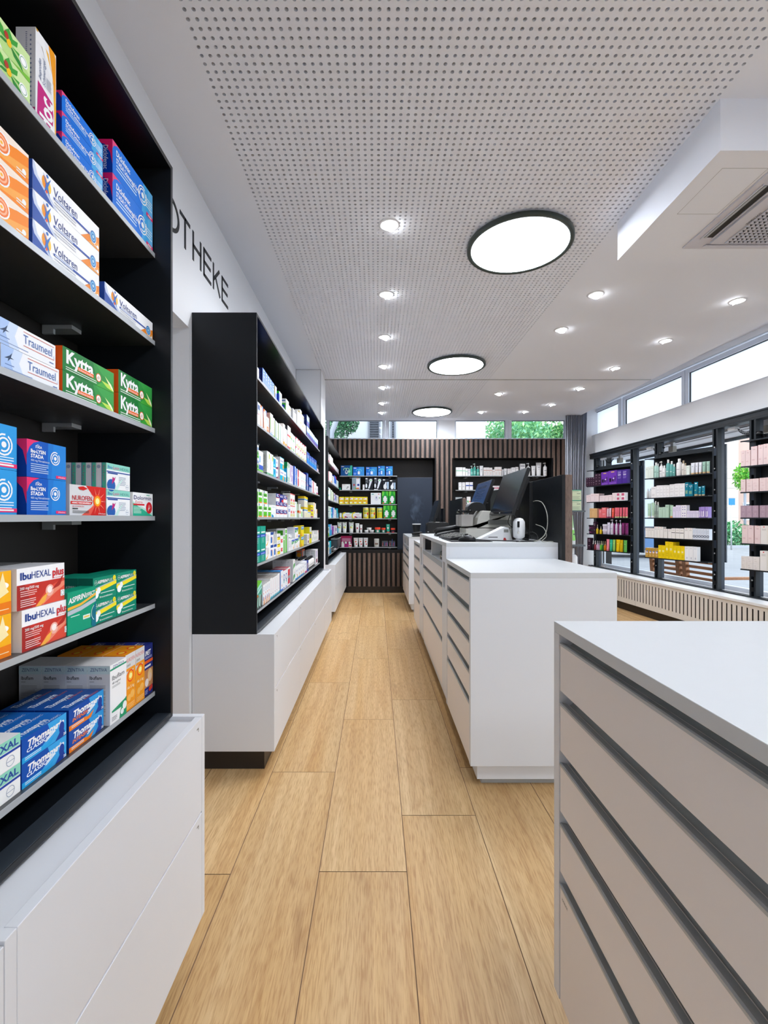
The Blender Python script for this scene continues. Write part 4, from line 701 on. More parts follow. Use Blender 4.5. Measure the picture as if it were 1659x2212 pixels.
# design: base, front printing, side colour, side printing, top colour, words
DS = {
 'w':  ('f3f3f4', [LN(.15, .85, .8, 2, .06), LN(.15, .5, .7, 3, .06)], None, [], None, 'plain white carton'),
 'wl': ('f1f2f3', [R_(.1, .78, .9, .84, '6a7080'), LN(.15, .6, .8, 7, .06)], 'e2e4e6', [LN(.1, .8, .8, 8, .07)], None, 'white carton with small grey print'),
 'bc': ('6f93e0', [R_(0, 0, 1, .16, 'f3cfae'), R_(0, .16, 1, .45, '8eaae6'), ('c', .5, .82, .13, WH), ('e', .5, .82, .2, .05, '3f8a5c'), LN(.15, .6, .9, 3, .05, WH)], '14256e', [LN(.2, .85, .8, 9, .06, '5b6cae')], '2a3f8c', 'blue carton with white circle'),
 'bg': ('eef1f8', [R_(0, .0, .5, .8, '8fb4e8'), ('c', .6, .83, .12, WH), R_(.2, .3, .8, .5, 'c9b9e2')], '1438b4', [R_(0, .82, 1, 1, '19b52a')], '19b52a', 'blue carton with green cap end'),
 'ye': ('e9edf8', [R_(0, 0, 1, .5, '7d9ce0')], 'f2cf1f', [], 'f2cf1f', 'narrow carton with yellow side'),
 'wg': ('f4f5f3', [R_(0, .55, .35, .8, 'bfe4b5'), R_(.5, .1, .95, .35, 'f3e9a8')], 'f0f2f0', [R_(.2, .05, .95, .68, '3fae2f'), ('c', .55, .45, .13, '1f3fa8'), ('c', .6, .2, .12, '1f3fa8'), R_(.2, .82, .9, .9, '4a70b8')], None, 'white carton with green block and blue circles'),
 'wy': ('f4f4f2', [R_(.1, .62, .9, .8, 'f1e08a'), R_(.1, .2, .7, .3, 'd4e6da')], None, [R_(.3, .7, .9, .85, 'f0d98a')], None, 'white carton with pale yellow field'),
 'nl': ('d5e4f3', [R_(0, 0, 1, .42, '2b55b2'), ('p', [(0, .42), (1, .42), (1, .62), (.5, .5), (0, .56)], '7fa2da'), R_(0, .24, 1, .28, 'e8626a')], '15256f', [LN(.15, .85, .8, 6, .09, '4f62a8')], '182a78', 'navy carton with pale top and red line'),
 'wn': ('f5f5f6', [R_(0, .6, .9, .97, 'cfd9ee'), R_(.1, .7, .8, .9, '46609c'), R_(.1, .48, .6, .52, 'e07a8a')], '1a2c7e', [R_(0, 0, 1, .45, 'f1ece6')], '26388a', 'white carton with navy top and blue print'),
 'or': ('f6f1f0', [R_(0, .9, .5, 1, 'ee7a28'), ('p', [(0, 0), (.5, 0), (0, .6)], 'f6b99a'), ('p', [(.6, 1), (1, 1), (1, .7)], '7d93d2')], 'd1561a', [], 'f08a3a', 'white carton with orange side strip'),
 'op': ('f4f3f3', [R_(.1, 0, .9, .4, 'f28a2c'), ('p', [(0, 1), (1, .5), (1, .4), (0, .8)], 'a9bce6'), ('c', .5, .25, .09, WH)], 'eab8aa', [R_(0, .8, 1, .9, 'd58f86')], None, 'white and orange carton with blue streak'),
 'gp': ('f2f6f0', [R_(0, .25, .3, .82, '9fdc94'), R_(0, 0, .9, .1, '3f8ed4'), R_(.2, .14, .8, .17, '6a8ad0')], 'e6b4ac', [LN(.1, .9, .8, 2, .05, 'c97c78')], None, 'white carton with green bar and blue foot'),
 'gl': ('f1f6f0', [R_(0, 0, 1, .12, '7cc86a'), R_(.7, .1, 1, .9, 'cfe08a'), LN(.1, .8, .6, 5, .1, 'b8c8bc')], 'd8e4c0', [], None, 'white carton with light green edge and foot'),
 'gt': ('eef5f2', [R_(0, 0, 1, .1, '2f8f9a'), R_(.6, .1, 1, .9, '9cc8b8')], '5a9a86', [], None, 'white carton with teal edge'),
 'wo': ('f5f4f4', [R_(0, .04, .8, .2, 'f2a63a'), R_(.0, .24, .7, .27, 'e3a5a0')], 'efe9e6', [], 'e9c8a4', 'white carton with orange square low down'),
 'wr': ('f6f4f4', [R_(0, .1, .8, .25, 'd8455a'), R_(.7, .08, 1, .3, 'f2b23a')], '24262e', [R_(.1, .5, .9, .9, '3a3c46')], None, 'white carton with red and yellow corner'),
 'wge': ('f5f6f5', [('p', [(0, .3), (.5, .15), (.5, .45), (0, .5)], '7fc98a'), ('c', .8, .35, .1, 'f2886f')], None, [], None, 'white carton with green wave and red dot'),
 'pk': ('f4f3ee', [('p', [(0, 1), (.6, 1), (.1, .8)], 'd6184e'), ('c', .4, .6, .12, 'f0b8bc'), ('p', [(.2, .1), (.5, .4), (.7, .1)], 'a8cc3a'), R_(.8, 0, 1, .4, 'f6a860')], 'd8d4ce', [('p', [(0, 1), (1, 1), (1, .7)], 'd6184e')], 'c9164a', 'white carton with crimson corner and green leaf'),
 'nb': ('1c4cae', [R_(0, 0, 1, .4, '2f86de'), R_(0, .42, 1, .46, '6fe0e6'), LN(.1, .75, .9, 4, .07, 'c9d8f2'), ('c', .3, .9, .06, WH)], '163c92', [], '2456b8', 'blue carton with cyan line'),
 'dk': ('3a3d4e', [R_(0, 0, .9, .45, 'e9cfe0'), ('c', .4, .75, .1, 'e9d2c0')], '22242e', [], None, 'dark grey carton with pink foot'),
 'bd': ('f3f5f6', [R_(0, .74, 1, .80, '2f8ad0'), R_(0, .64, 1, .70, '2f5fc0'), ('p', [(.2, .05), (.7, .6), (1, .3), (1, 0)], '57c41e'), ('p', [(.5, .2), (.75, .65), (.95, .25)], '2f9a1e'), ('c', .72, .22, .07, WH)], None, [], None, 'white carton with blue stripes and green drop'),
 'bt': ('f3f4f8', [R_(0, .12, 1, .34, '3f5fc4'), R_(0, 0, 1, .12, '8fdc5a'), R_(.1, .45, .35, .75, '6fb0e8')], None, [], None, 'white carton with blue stripes and green foot'),
 'gb': ('f1f2f0', [R_(0, 0, 1, .11, '15914c'), LN(.05, .07, .9, 2, .05, 'c8ecd4'), ('e', .8, .82, .14, .13, '8ccc3a'), ('e', .8, .80, .08, .08, 'f0e02a'), T_('Phytohustil', .1, .3, .28, .8, '555555', rot=1)], 'cdd4d0', [LN(.2, .8, .8, 9, .07, '8a908e'), R_(0, 0, 1, .1, '0f6e3a')], 'd9b48a', 'tall white carton with dark green foot and leaf'),
 'cy': ('19b4dc', [R_(0, .86, 1, 1, 'f0f4f8'), ('e', .5, .6, .12, .2, '2a66b8'), R_(.1, .1, .6, .3, '7fe0f0')], '14a0c8', [], '1d6ab0', 'cyan carton with white top'),
 'cu': ('f1eef6', [('p', [(0, 0), (1, .0), (.8, .25), (0, .12)], '22356e'), ('p', [(.6, 0), (1, .35), (1, 0)], 'e02a5a'), R_(.1, .55, .7, .75, 'b9b2da')], None, [], None, 'white carton with red and navy corner'),
 'co': ('f2f2f7', [R_(0, 0, 1, .46, '14b2d6'), ('e', .8, .25, .17, .2, 'f7a81e'), T_('Dorithricin', .1, .62, .85, .8, '7c78b8', bold=.02), R_(0, .95, 1, 1, '3fc4e0')], 'd9dae0', [], '9fdcea', 'white carton with cyan half and orange drop'),
 'gw': ('f3f7f3', [R_(0, .8, .3, 1, '1c8a58'), LN(.3, .9, .8, 12, .07, '6aa884'), R_(0, .0, .25, .3, '1c8a58')], '168a54', [R_(0, 0, 1, .7, '1296cc')], '127a4a', 'white and green carton with dark print'),
 'pu': ('f5f2f7', [R_(0, .35, .25, 1, 'a85cc0'), LN(.3, .9, .9, 12, .07, '9a86b4')], 'b06cc4', [], None, 'white carton with purple edge'),
 'bw': ('eef2fa', [R_(0, .3, .5, 1, '2f62cc'), LN(.6, .85, .95, 8, .09, '9ab0dc'), R_(0, 0, .4, .3, '2a78d0')], '1f4cc0', [], None, 'blue and white carton'),
 'wp': ('f4f3f1', [R_(0, .2, .3, 1, 'f2737c'), ('c', .6, .7, .08, 'f0b0b8'), ('c', .6, .3, .07, 'a8dce0')], 'e9667a', [], None, 'white carton with coral edge'),
 'wpk': ('f5f4f2', [('c', .5, .7, .08, 'f0a8b4'), ('e', .8, .3, .15, .2, 'a9dde2'), ('p', [(.6, 1), (1, 1), (1, .86)], 'e2265a')], None, [], None, 'white carton with pink dot and blue blob'),
 'nt': ('1b3f96', [R_(.1, .05, .8, .45, '8fa4cc'), LN(.2, .9, .8, 8, .06, 'b9c6e4'), R_(0, .3, 1, .33, 'e87a8a')], '0f2f86', [], '2750a8', 'tall navy carton with pale print'),
 'lb': ('4f86d8', [R_(0, 0, 1, .28, '9fb6d4'), R_(0, .3, 1, .33, 'f0b8a8'), ('c', .4, .9, .06, WH), LN(.1, .75, .9, 5, .06, WH), R_(0, .33, 1, .48, '1f4a9c')], '153c92', [], None, 'light blue carton with white print'),
 're': ('f6f5f6', [R_(0, 0, .45, 1, 'dd5a6c'), R_(.5, 0, 1, .12, 'eeb2c4')], None, [], None, 'white carton with red strip'),
 'po': ('f4f3f6', [R_(0, .12, 1, .24, 'b43cb0'), R_(0, 0, 1, .12, 'f7a41e'), LN(.2, .7, .8, 3, .1)], None, [], None, 'white carton with purple and orange foot'),
 'gg': ('f0f5ec', [R_(.1, .1, .85, .80, '5cc42c'), R_(.1, .42, .85, .55, 'f3f2f4'), R_(.1, .02, .85, .1, 'f28a2c'), R_(.15, .82, .3, .98, '25499c'), R_(.2, .6, .7, .7, '3a6e3a')], 'e9f4e4', [R_(.3, .1, 1, .75, '4fb83a')], None, 'white carton with bright green field and orange foot'),
 'ge': ('5ab82a', [R_(0, .8, 1, 1, 'f1f2f0'), R_(.1, .5, .8, .7, '35702a'), R_(.5, 0, .7, .8, 'cdeab8')], '4aa83a', [], None, 'green carton with white top'),
 'wd': ('f3f5f7', [('p', [(0, 0), (.5, 0), (.4, .16), (0, .26)], '2a94d0'), ('a', .5, .6, .3, .33, 200, 340, 'a9cfe0'), LN(.1, .85, .8, 2, .07, 'b0c8ce')], None, [], None, 'white carton with blue drop'),
 'ac': ('f3f5f9', [R_(0, .48, 1, 1, '1f3a94'), R_(0, .42, .8, .5, 'f0683a'), ('p', [(.25, .62), (.75, .62), (.75, .7), (.4, .7), (.4, .86), (.8, .86), (.8, .92), (.25, .92)], WH), ('p', [(.8, 1), (1, 1), (1, .7)], 'f0584a')], 'd6d9dd', [LN(.1, .85, .6, 3, .1, 'c0c3c8')], None, 'white carton with navy upper half and orange corner'),
 'acn': ('15288c', [T_('ACC', .1, .6, .9, .85, WH, bold=.03), R_(.5, 0, 1, .3, 'e23a2c')], 'c2264a', [], '2a52b8', 'navy carton with white letters'),
 'wyr': ('f4f3f1', [R_(.2, .08, .45, .3, 'd8cc1e'), R_(.6, .08, .85, .3, 'd8cc1e'), R_(.2, .35, .8, .55, 'e8646a'), R_(0, .92, 1, 1, 'e86a70')], 'dcdedb', [LN(.1, .8, .9, 5, .1)], None, 'white carton with red and yellow marks'),
 'wbr': ('f3f4f6', [R_(.1, .45, .4, .7, '3f66bc'), R_(.55, .45, .85, .7, '3f66bc'), R_(.15, .05, .3, .3, '86d0dc'), LN(.1, .85, .8, 1, .1, '3f66bc')], None, [], None, 'white carton with blue squares'),
 'wgr': ('f4f5f6', [R_(.75, 0, 1, 1, '8fd8a8'), LN(.1, .8, .6, 2, .1)], None, [], None, 'white carton with mint edge'),
 'wob': ('f3f3f1', [R_(0, .3, 1, .5, 'f2a26a'), R_(.6, .7, .9, .95, '5aa86a')], 'e6ead6', [R_(0, .35, 1, .52, 'ea5a22')], None, 'white carton with orange band'),
 'wgn': ('f2f6f0', [R_(.2, .1, .8, .7, '8fd47a')], 'e6f2e0', [], None, 'small white and green carton'),
 'yb': ('f5f3ec', [R_(0, .80, 1, 1, 'f2d21e'), R_(0, .66, 1, .76, '3f9ad8'), R_(.3, .05, .45, .5, 'e8dc3a'), R_(.7, .05, .85, .5, 'e8dc3a')], 'e0ddd6', [R_(0, .78, 1, 1, 'dcb81a'), R_(0, .64, 1, .74, '1a66a4')], 'e6c41c', 'white carton with yellow and blue bands'),
 'yp': ('f4e41e', [R_(0, 0, .8, .28, '9a4aac'), R_(0, .5, .7, .62, '3a2440')], 'd8c41a', [], 'e8d41e', 'yellow carton with purple foot'),
 'wov': ('f5f4f2', [R_(.6, .5, 1, 1, 'f5b25a'), R_(.3, .1, .4, .8, 'f2b08a')], None, [], None, 'white carton with orange corner'),
 'te': ('16a088', [R_(0, .38, 1, .55, '2348bc'), R_(.1, .42, .8, .48, '9db4e8'), R_(.15, .62, .85, .70, 'e8f4f0'), T_('Sinupret', .4, .05, .62, .35, 'dff2ee', rot=-1)], '0f8c78', [], '2ab49c', 'teal carton with blue band'),
 'ya': ('f4f4f4', [('a', .1, .75, .62, .74, 270, 360, 'f2b81e'), LN(.15, .8, .7, 5, .1, 'a8aec0'), ('p', [(0, .9), (.12, .9), (0, .7)], 'e23a5a')], None, [], None, 'white carton with yellow arc'),
 'bp': ('f2f5fa', [R_(.1, .78, 1, 1, '1f4a9c'), R_(.15, .15, .6, .62, '2a72c8'), ('p', [(.6, .6), (.75, .6), (.95, 0), (.8, 0)], 'f0b85a'), ('c', .35, .6, .07, 'e8564a')], None, [], None, 'white carton with blue tubes'),
 'wyb': ('f3f2f0', [R_(.15, .12, .95, .52, 'f0da1a'), R_(.15, .5, .85, .6, '4a3a14'), LN(.3, .82, .8, 1, .1, '777777')], 'e2e4e2', [], 'e9e6dc', 'white carton with yellow label'),
 'wrr': ('f4f3f4', [R_(.1, .3, .8, .7, 'e0463e'), ('c', .6, .5, .1, WH)], None, [R_(.2, .3, .9, .7, '56b83a')], None, 'white carton with red square'),
 'gs': ('f2f6f0', [R_(.15, 0, .9, .75, '52c41c'), R_(.15, .80, .9, .95, '6ccf3a'), R_(.15, .75, .9, .8, WH)], 'd9dade', [R_(.1, .7, .75, .92, '3a8a1e')], None, 'white carton with long green stripe'),
 'bgl': ('f3f4f4', [R_(0, .78, 1, .92, '2a52c0'), ('p', [(.05, .5), (.8, .58), (.95, .78), (.05, .74)], '17a038'), ('p', [(.5, .05), (.65, .4), (.8, .1)], 'f2a62a'), R_(.3, .6, .7, .68, WH)], 'd9dce2', [LN(.1, .9, .8, 7, .08, 'a9b4c8')], None, 'white carton with blue and green labels'),
 'yl': ('f0dc2a', [R_(.1, .62, .95, .92, '1f82d0'), R_(.15, .74, .9, .82, 'e8f2fa'), ('p', [(.0, .0), (.2, .4), (.4, 0)], 'f08a1e')], 'e2cc14', [], 'f2cc2a', 'yellow carton with blue label'),
 'wpu': ('f3f1f5', [R_(.2, .5, .8, .9, 'cfc6e0'), R_(.3, .1, .8, .35, '7a3a4c')], 'dfe1e5', [LN(.1, .9, .9, 8, .07, 'a4b2b8')], None, 'white carton with lilac print'),
 'yv': ('e8de1e', [R_(.2, .3, .8, .58, '5a5a9c'), R_(.1, .7, .9, 1, 'cfd2dc')], 'd6cc18', [R_(.5, 0, .9, .5, '5a5a9c')], None, 'bright yellow carton with violet label'),
 'wsm': ('f4f2f0', [R_(.2, .3, .8, .7, 'c9d2c8')], None, [], None, 'small white carton with grey print'),
 'wre': ('f3f2f3', [R_(.8, .8, 1, 1, 'd8344a'), R_(.8, 0, 1, .15, 'e8664a')], None, [], None, 'white carton with red corners'),
 'tg': ('2f9a82', [R_(0, .8, 1, 1, '6ac42e'), ('p', [(0, .75), (1, .95), (1, .85), (0, .62)], '9fe0d0'), ('p', [(0, .6), (1, .8), (1, .72), (0, .5)], 'bfeade'), R_(0, 0, 1, .45, '4a5552'), ('p', [(.2, .4), (.4, .45), (.3, 0), (.15, .1)], '9fd8c4'), ('p', [(.6, .5), (.75, .5), (.7, 0), (.5, .1)], 'bfe6d6'), R_(0, .44, .35, .52, 'e87a2a')], '6fc02c', [], '7ac83a', 'green and grey carton with pale streaks'),
 'pf': ('f4f4f5', [('p', [(.3, 0), (.4, .35), (.7, .35), (.8, 0)], 'f29a3a'), R_(0, .2, .3, .4, '8aa4e0'), ('c', .3, .55, .05, 'e88a6a'), LN(.2, .85, .7, 4, .06, 'a9b0cc')], None, [], 'b9b6b4', 'white carton with orange figure'),
 'rt': ('f5f5f4', [T_('Hametum', .4, .35, .62, .92, 'd0406a', rot=1), ('c', .5, .25, .04, 'c8365a'), ('p', [(0, 0), (1, 0), (1, .12), (0, .06)], '2aa8c0')], None, [], 'a9a29c', 'white carton with red upright lettering'),
 'bl': ('f2f4f8', [R_(0, 0, .2, 1, '2a7ac8'), ('c', .6, .7, .07, 'f2b08a'), ('c', .6, .25, .07, 'f2b08a'), R_(.2, 0, 1, .08, '3a7ad8')], '7f8594', [R_(.1, .5, .9, .95, '8f97ac')], '2a8ad0', 'white carton with blue edge and peach dots'),
 'rg': ('f4f5f7', [('o', .45, .62, .12, .19, '1f3aa0'), ('p', [(.2, .4), (.7, .5), (.5, .28)], '2ab0b4'), R_(.2, .03, .6, .1, '3a6ad8')], None, [], 'b04a58', 'white carton with navy ring'),
 'rr': ('f3f1f1', [R_(.1, .55, .9, .9, 'd02a3a'), R_(.1, .1, .9, .4, 'c8203a'), R_(.1, .4, .9, .55, '9aa0a4')], None, [], 'c05a64', 'white carton with two red fields'),
 'wgo': ('f3f4f3', [('p', [(.1, .1), (.9, .4), (.9, .7), (.2, .55)], '3a9a3c'), R_(.6, .75, .9, .85, 'eab8c0')], 'd3d2d8', [LN(.2, .85, .4, 2, .1)], 'c9cac6', 'large white carton with green leaf'),
 'rd': ('f5f6f7', [('c', .5, .42, .07, 'cc2840'), R_(0, 0, 1, .12, '2a94e0'), R_(.6, .12, .8, .4, 'f2b85a'), LN(.2, .8, .8, 2, .08, '9aa4c4')], None, [], 'f0f0f2', 'white carton with red dot and blue foot'),
 'rp': ('f5f5f7', [('c', .5, .5, .07, '5a6070'), R_(.3, 0, 1, .12, 'e23a8a'), LN(.2, .8, .8, 2, .08, '9aa4c4')], None, [], None, 'white carton with pink foot'),
 'ny': ('2a4aa8', [R_(.3, .2, .6, .8, 'f0c88a')], '24388a', [], None, 'navy carton with yellow bar'),
 'og': ('a8adb2', [R_(0, 0, .3, 1, 'e2562a'), R_(0, .9, 1, 1, 'f0702a')], '868c90', [('c', .5, .7, .13, 'f2a41e'), R_(.1, .85, .9, .95, 'e8682a'), R_(.3, .05, .6, .5, 'c8ced2')], 'e8702a', 'grey and orange carton'),
 'cr': ('f2eef0', [R_(0, 0, 1, .22, 'e2406a')], 'b01c3c', [LN(.1, .8, .8, 4, .15, 'd27a88')], None, 'crimson and white carton'),
 'wpi': ('f4f4f4', [R_(0, .02, 1, .26, 'e2265f'), LN(.2, .8, .8, 3, .12)], None, [], None, 'white carton with pink foot band'),
 'bmg': ('2f72d8', [('p', [(.4, 1), (1, 1), (1, .7)], 'e82a7a'), R_(0, 0, 1, .25, 'cfd4f2')], '1d2c9a', [], 'd81f6a', 'blue carton with magenta corner'),
 'ty': ('f2f5f3', [('e', .5, .7, .25, .12, '2ab4c0'), ('e', .3, .5, .2, .1, 'dce04a')], None, [], None, 'white carton with teal and yellow dots'),
 'gr2': ('eef3ea', [R_(.6, .1, .9, .7, '9cc84a'), R_(.2, .7, .5, .9, 'cfe8c8')], '9cc89a', [], None, 'white and soft green carton'),
 'pp': ('f0eef6', [R_(.1, .3, .6, .7, '5a3aac'), R_(.6, .8, 1, 1, 'd02a7a')], '3a2a7c', [], None, 'white carton with violet block'),
 'wb': ('f1f3f6', [R_(.1, .1, .4, .8, 'a9bcd8'), ('e', .3, .75, .12, .06, '1c3a5c')], 'd9dee6', [], None, 'white carton with pale blue strip'),
 'tq': ('1fb8cc', [R_(0, 0, .5, .5, '1f7ac0'), R_(.5, 0, 1, .4, '7fd4e4')], '1490b4', [], '2ac8d8', 'turquoise carton'),
 'cg': ('22a8d8', [R_(0, 0, .8, .8, 'f3f6f2'), ('p', [(0, 0), (.8, 0), (.8, .2), (0, .35)], '7ac42a'), R_(.1, .5, .5, .7, '2a5a4a')], '1a94c8', [], '28b4e0', 'cyan carton with white label and green foot'),
 'cp': ('2aa0dc', [R_(.4, .5, 1, 1, 'cfb4e4')], '1a84c4', [], None, 'cyan and lilac carton'),
 # back wall
 'he': ('1f6fd0', [('r', .5, 0, 1, 1, '3f94dc'), ('a', .40, .55, .13, .18, 0, 200, '6fe0e0'), ('a', .62, .55, .13, .18, -20, 180, '6fe0e0'), R_(.42, .16, .62, .5, 'e6eef4'), R_(.06, .82, .3, .9, 'e8d8d8'), LN(.06, .3, .3, 3, .08, 'b9d4f0')], None, [], None, 'blue box with turquoise heart outline'),
 'hg': ('17508e', [('p', [(.6, 0), (1, 0), (1, 1), (.85, 1)], '3fae94'), ('a', .38, .58, .13, .18, 0, 200, 'b4e6a4'), ('a', .58, .58, .13, .18, -20, 180, 'b4e6a4'), ('e', .5, .36, .13, .2, 'cfd4dc'), R_(.43, .3, .57, .5, '56688a'), ('c', .72, .42, .13, 'a4dcb4'), R_(.06, .86, .28, .92, 'e8c8c0')], None, [], None, 'blue to green box with heart and monitor'),
 'wh': ('f3f3f3', [R_(.08, .84, .4, .88, 'd88a84'), ('e', .72, .5, .1, .07, '3a3c40'), ('e', .6, .3, .05, .08, '3a3c40')], None, [], None, 'white box with small dark earpieces'),
 'pe': ('8fa0ac', [R_(.5, .1, .95, .9, 'e6e9ee'), ('e', .68, .93, .1, .05, 'd8a078'), ('e', .75, .4, .15, .09, '2a3f9a'), R_(.35, .08, .85, .18, 'f0702a'), R_(.35, .08, .5, .18, '5ac44a'), ('e', .25, .4, .12, .08, 'b84a4a')], None, [], None, 'grey box showing a figure in white'),
 'th': ('1e232b', [('e', .72, .78, .2, .12, 'eef2f4'), ('p', [(.6, .75), (.9, .75), (.55, .12), (.38, .12)], 'e4ebf4'), ('e', .72, .78, .11, .07, '9ad8a4'), ('e', .14, .34, .12, .18, 'e4ebf0'), R_(.04, .88, .3, .96, WH), LN(.05, .8, .4, 4, .07, '8a9098'), R_(0, 0, .5, .06, WH)], None, [], None, 'black box with white thermometer'),
 'ti': ('1e232b', [('e', .4, .3, .24, .24, 'eef2f4'), ('p', [(.3, .4), (.6, .4), (.6, .72), (.45, .7)], 'e4ebf4'), R_(.68, .08, .95, .72, 'b9d4ec'), R_(.08, .86, .4, .95, WH)], None, [], None, 'black box with ear thermometer'),
 'yt': ('f2de1e', [R_(.1, .62, .85, .84, 'f2e6f2'), ('c', .25, .74, .06, 'd0206a'), R_(.1, .38, .75, .52, 'e8a81e'), R_(.1, .12, .6, .3, 'f2f4e8'), ('e', .86, .3, .12, .2, 'f2a05a')], None, [], 'f0e040', 'yellow tea box'),
 'wbx': ('eef1f3', [R_(.08, .84, .3, .9, '3fa8a4'), R_(.7, .84, .85, .92, 'e28a84'), ('e', .55, .5, .16, .22, 'dfe2ee'), R_(.5, .5, .6, .66, '8a94b4'), ('c', .85, .55, .06, '7ac48a')], None, [], None, 'large white device box'),
 'gx': ('1fa03c', [('p', [(.0, 1), (.4, 1), (.3, .7), (0, .6)], '6fd04a'), ('p', [(.6, 1), (1, 1), (1, .6), (.7, .75)], '4fc03a'), R_(.2, .25, .8, .5, 'f1f2f6'), R_(.32, .1, .68, .62, 'f1f2f6'), ('c', .22, .08, .06, 'e24a3a')], None, [], '2aa83c', 'green leafy box with white cross label'),
 'pa': ('f5f4f4', [('a', .3, .5, .42, .6, 90, 270, 'f0dc1e'), T_('doppel', .35, .55, .8, .75, 'd8708a', sh=.2), ('e', .32, .25, .12, .14, 'd02a3a'), ('e', .48, .2, .1, .1, '3a2a4c'), R_(.62, .18, 1, .28, '9a6a9c'), R_(.75, .88, 1, 1, '4ac46a')], None, [], None, 'white box with yellow arc and berries'),
 'pd': ('8c2a5c', [R_(.0, .82, 1, 1, '9c2450'), R_(.1, .5, .9, .8, 'b87a94'), R_(.05, .0, .3, .34, 'f0f0ee'), R_(.3, .0, .75, .3, 'b02a7c'), R_(.72, 0, .98, .3, 'f0e6e4'), ('e', .15, .4, .1, .1, 'e8f0ea'), ('e', .45, .4, .1, .1, 'dfeae4'), ('e', .8, .4, .1, .1, 'e8f0ea'), ('e', .85, .12, .1, .06, 'c8303a')], None, [], None, 'pink and purple tea display box'),
 'gl1': ('f3f3f2', [R_(0, .55, 1, .65, 'a4dcc0'), LN(.3, .85, .7, 2, .05)], None, [], None, 'white carton with mint line'),
 'rl': ('f5f2f0', [R_(0, .6, 1, .68, 'e2b4a4'), LN(.2, .4, .7, 4, .08, 'e8c8c0')], None, [], None, 'white carton with salmon line'),
 'bb': ('f4f4f6', [R_(0, .5, 1, .64, '2f54ac'), LN(.3, .85, .8, 1, .05)], None, [], None, 'white carton with blue band'),
 'rb': ('f4f2f4', [R_(0, .35, 1, .55, 'd83a6a')], None, [], None, 'flat white carton with pink band'),
 'grb': ('b4bcc0', [R_(.3, .5, .8, .6, '5a6468')], None, [], None, 'pale grey carton'),
 # shop window
 'px': ('3a2536', [LN(.3, .8, .8, 2, .1, 'b8a0b0'), LN(.3, .3, .7, 1, .1, 'b8a0b0')], '2c1c2a', [], None, 'dark plum carton'),
 'pv': ('6a35a8', [R_(.3, .86, .7, .92, 'e0b84a'), R_(.1, .2, .35, .45, '1c1626'), R_(.45, .22, .6, .38, '1c1626'), R_(.75, .25, .85, .6, '3a2c3c'), ('c', .62, .42, .05, WH), LN(.1, .1, .9, 2, .05, 'a074c8')], '45248a', [], None, 'violet gift box with gold lettering'),
 'pvs': ('472a8c', [LN(.15, .85, .8, 4, .06, 'b9a8dc'), R_(.2, .6, .75, .64, WH), LN(.15, .5, .8, 3, .06, '8f7cc4')], None, [], None, 'deep violet carton with white print'),
 'pc': ('f0dfe2', [LN(.15, .8, .8, 2, .08, 'd8b8bc')], 'e2c0c8', [], 'e8b8a8', 'pale pink carton'),
 'pw': ('f3eef0', [R_(.2, .15, .85, .85, 'dcb2c2'), R_(.3, .3, .8, .85, 'c85a7c')], None, [], 'e8a878', 'pale carton with pink window'),
 'be': ('e6bb84', [LN(.2, .8, .6, 2, .06, 'c89a60')], 'efd9c6', [], None, 'beige carton'),
 'br': ('a8765c', [], None, [], None, 'brown carton'),
 'co2': ('f07a82', [LN(.2, .8, .8, 3, .1, 'f8c4c4'), R_(.1, 0, .9, .06, 'f0604a')], 'ee8a8c', [], None, 'coral pink carton'),
 'lt': ('e4eee8', [LN(.2, .8, .8, 2, .06, 'b4ccc0')], None, [], None, 'pale mint carton'),
 'wt': ('eeeef1', [LN(.15, .85, .8, 2, .06, 'b8b6bc'), LN(.15, .3, .7, 3, .06, 'c4c2c8')], 'e2e2e8', [], None, 'white skincare carton'),
 'pe2': ('117a94', [T_('caudi', .15, .80, .85, .9, WH, bold=.02), ('c', .5, .7, .03, WH), LN(.1, .4, .8, 5, .05, 'c8dc8a')], '0e6a84', [], None, 'petrol carton with white lettering'),
 'sg': ('b8d6c4', [LN(.3, .85, .7, 2, .05, '7c9c8c')], 'a4c4b0', [], None, 'sage green carton'),
 'li': ('e2dcf2', [LN(.2, .8, .7, 4, .08, 'b8acd8')], 'd0c6ea', [], None, 'lilac white carton'),
 'lip': ('f0eef6', [('c', .3, .3, .08, '6a5ab0'), ('c', .7, .3, .08, '6a5ab0'), ('c', .3, .7, .08, '6a5ab0'), ('c', .7, .7, .08, '6a5ab0')], None, [], None, 'white carton with violet dots'),
 'vi': ('a58fd4', [R_(.1, .1, .8, .6, 'e6dff4'), R_(.3, .15, .45, .7, '6a4aac')], '7a5cb8', [], None, 'violet carton with white panel'),
 'wq': ('dfe6f2', [('o', .5, .3, .06, .12, '5a6478'), LN(.2, .8, .8, 4, .08, 'b8c4d8')], None, [], None, 'bluish white carton with square mark'),
 'wm': ('efedeb', [('c', .5, .93, .03, 'e03a4a'), LN(.2, .8, .8, 2, .05, 'b8b4b0')], None, [], None, 'white carton with red dot on top'),
 'wx': ('efedeb', [R_(0, .55, 1, .6, '3a3a3c'), LN(.2, .85, .8, 2, .06, 'b8b4b0')], None, [], None, 'white carton with black line'),
 'gd': ('c49a44', [('c', .5, .55, .12, 'e8d8e8'), ('c', .62, .65, .07, '2a72c8'), LN(.2, .3, .8, 3, .08, 'e8cc8a')], None, [], 'f2f0ec', 'gold and white sun cream carton'),
 'sy': ('f4d616', [T_('50', .2, .5, .7, .64, 'fdf6d0', bold=.03), LN(.2, .35, .8, 5, .05, 'c8aa14'), ('c', .5, .92, .025, 'e86a2a')], 'dcba10', [], 'e8a41e', 'yellow sun cream carton'),
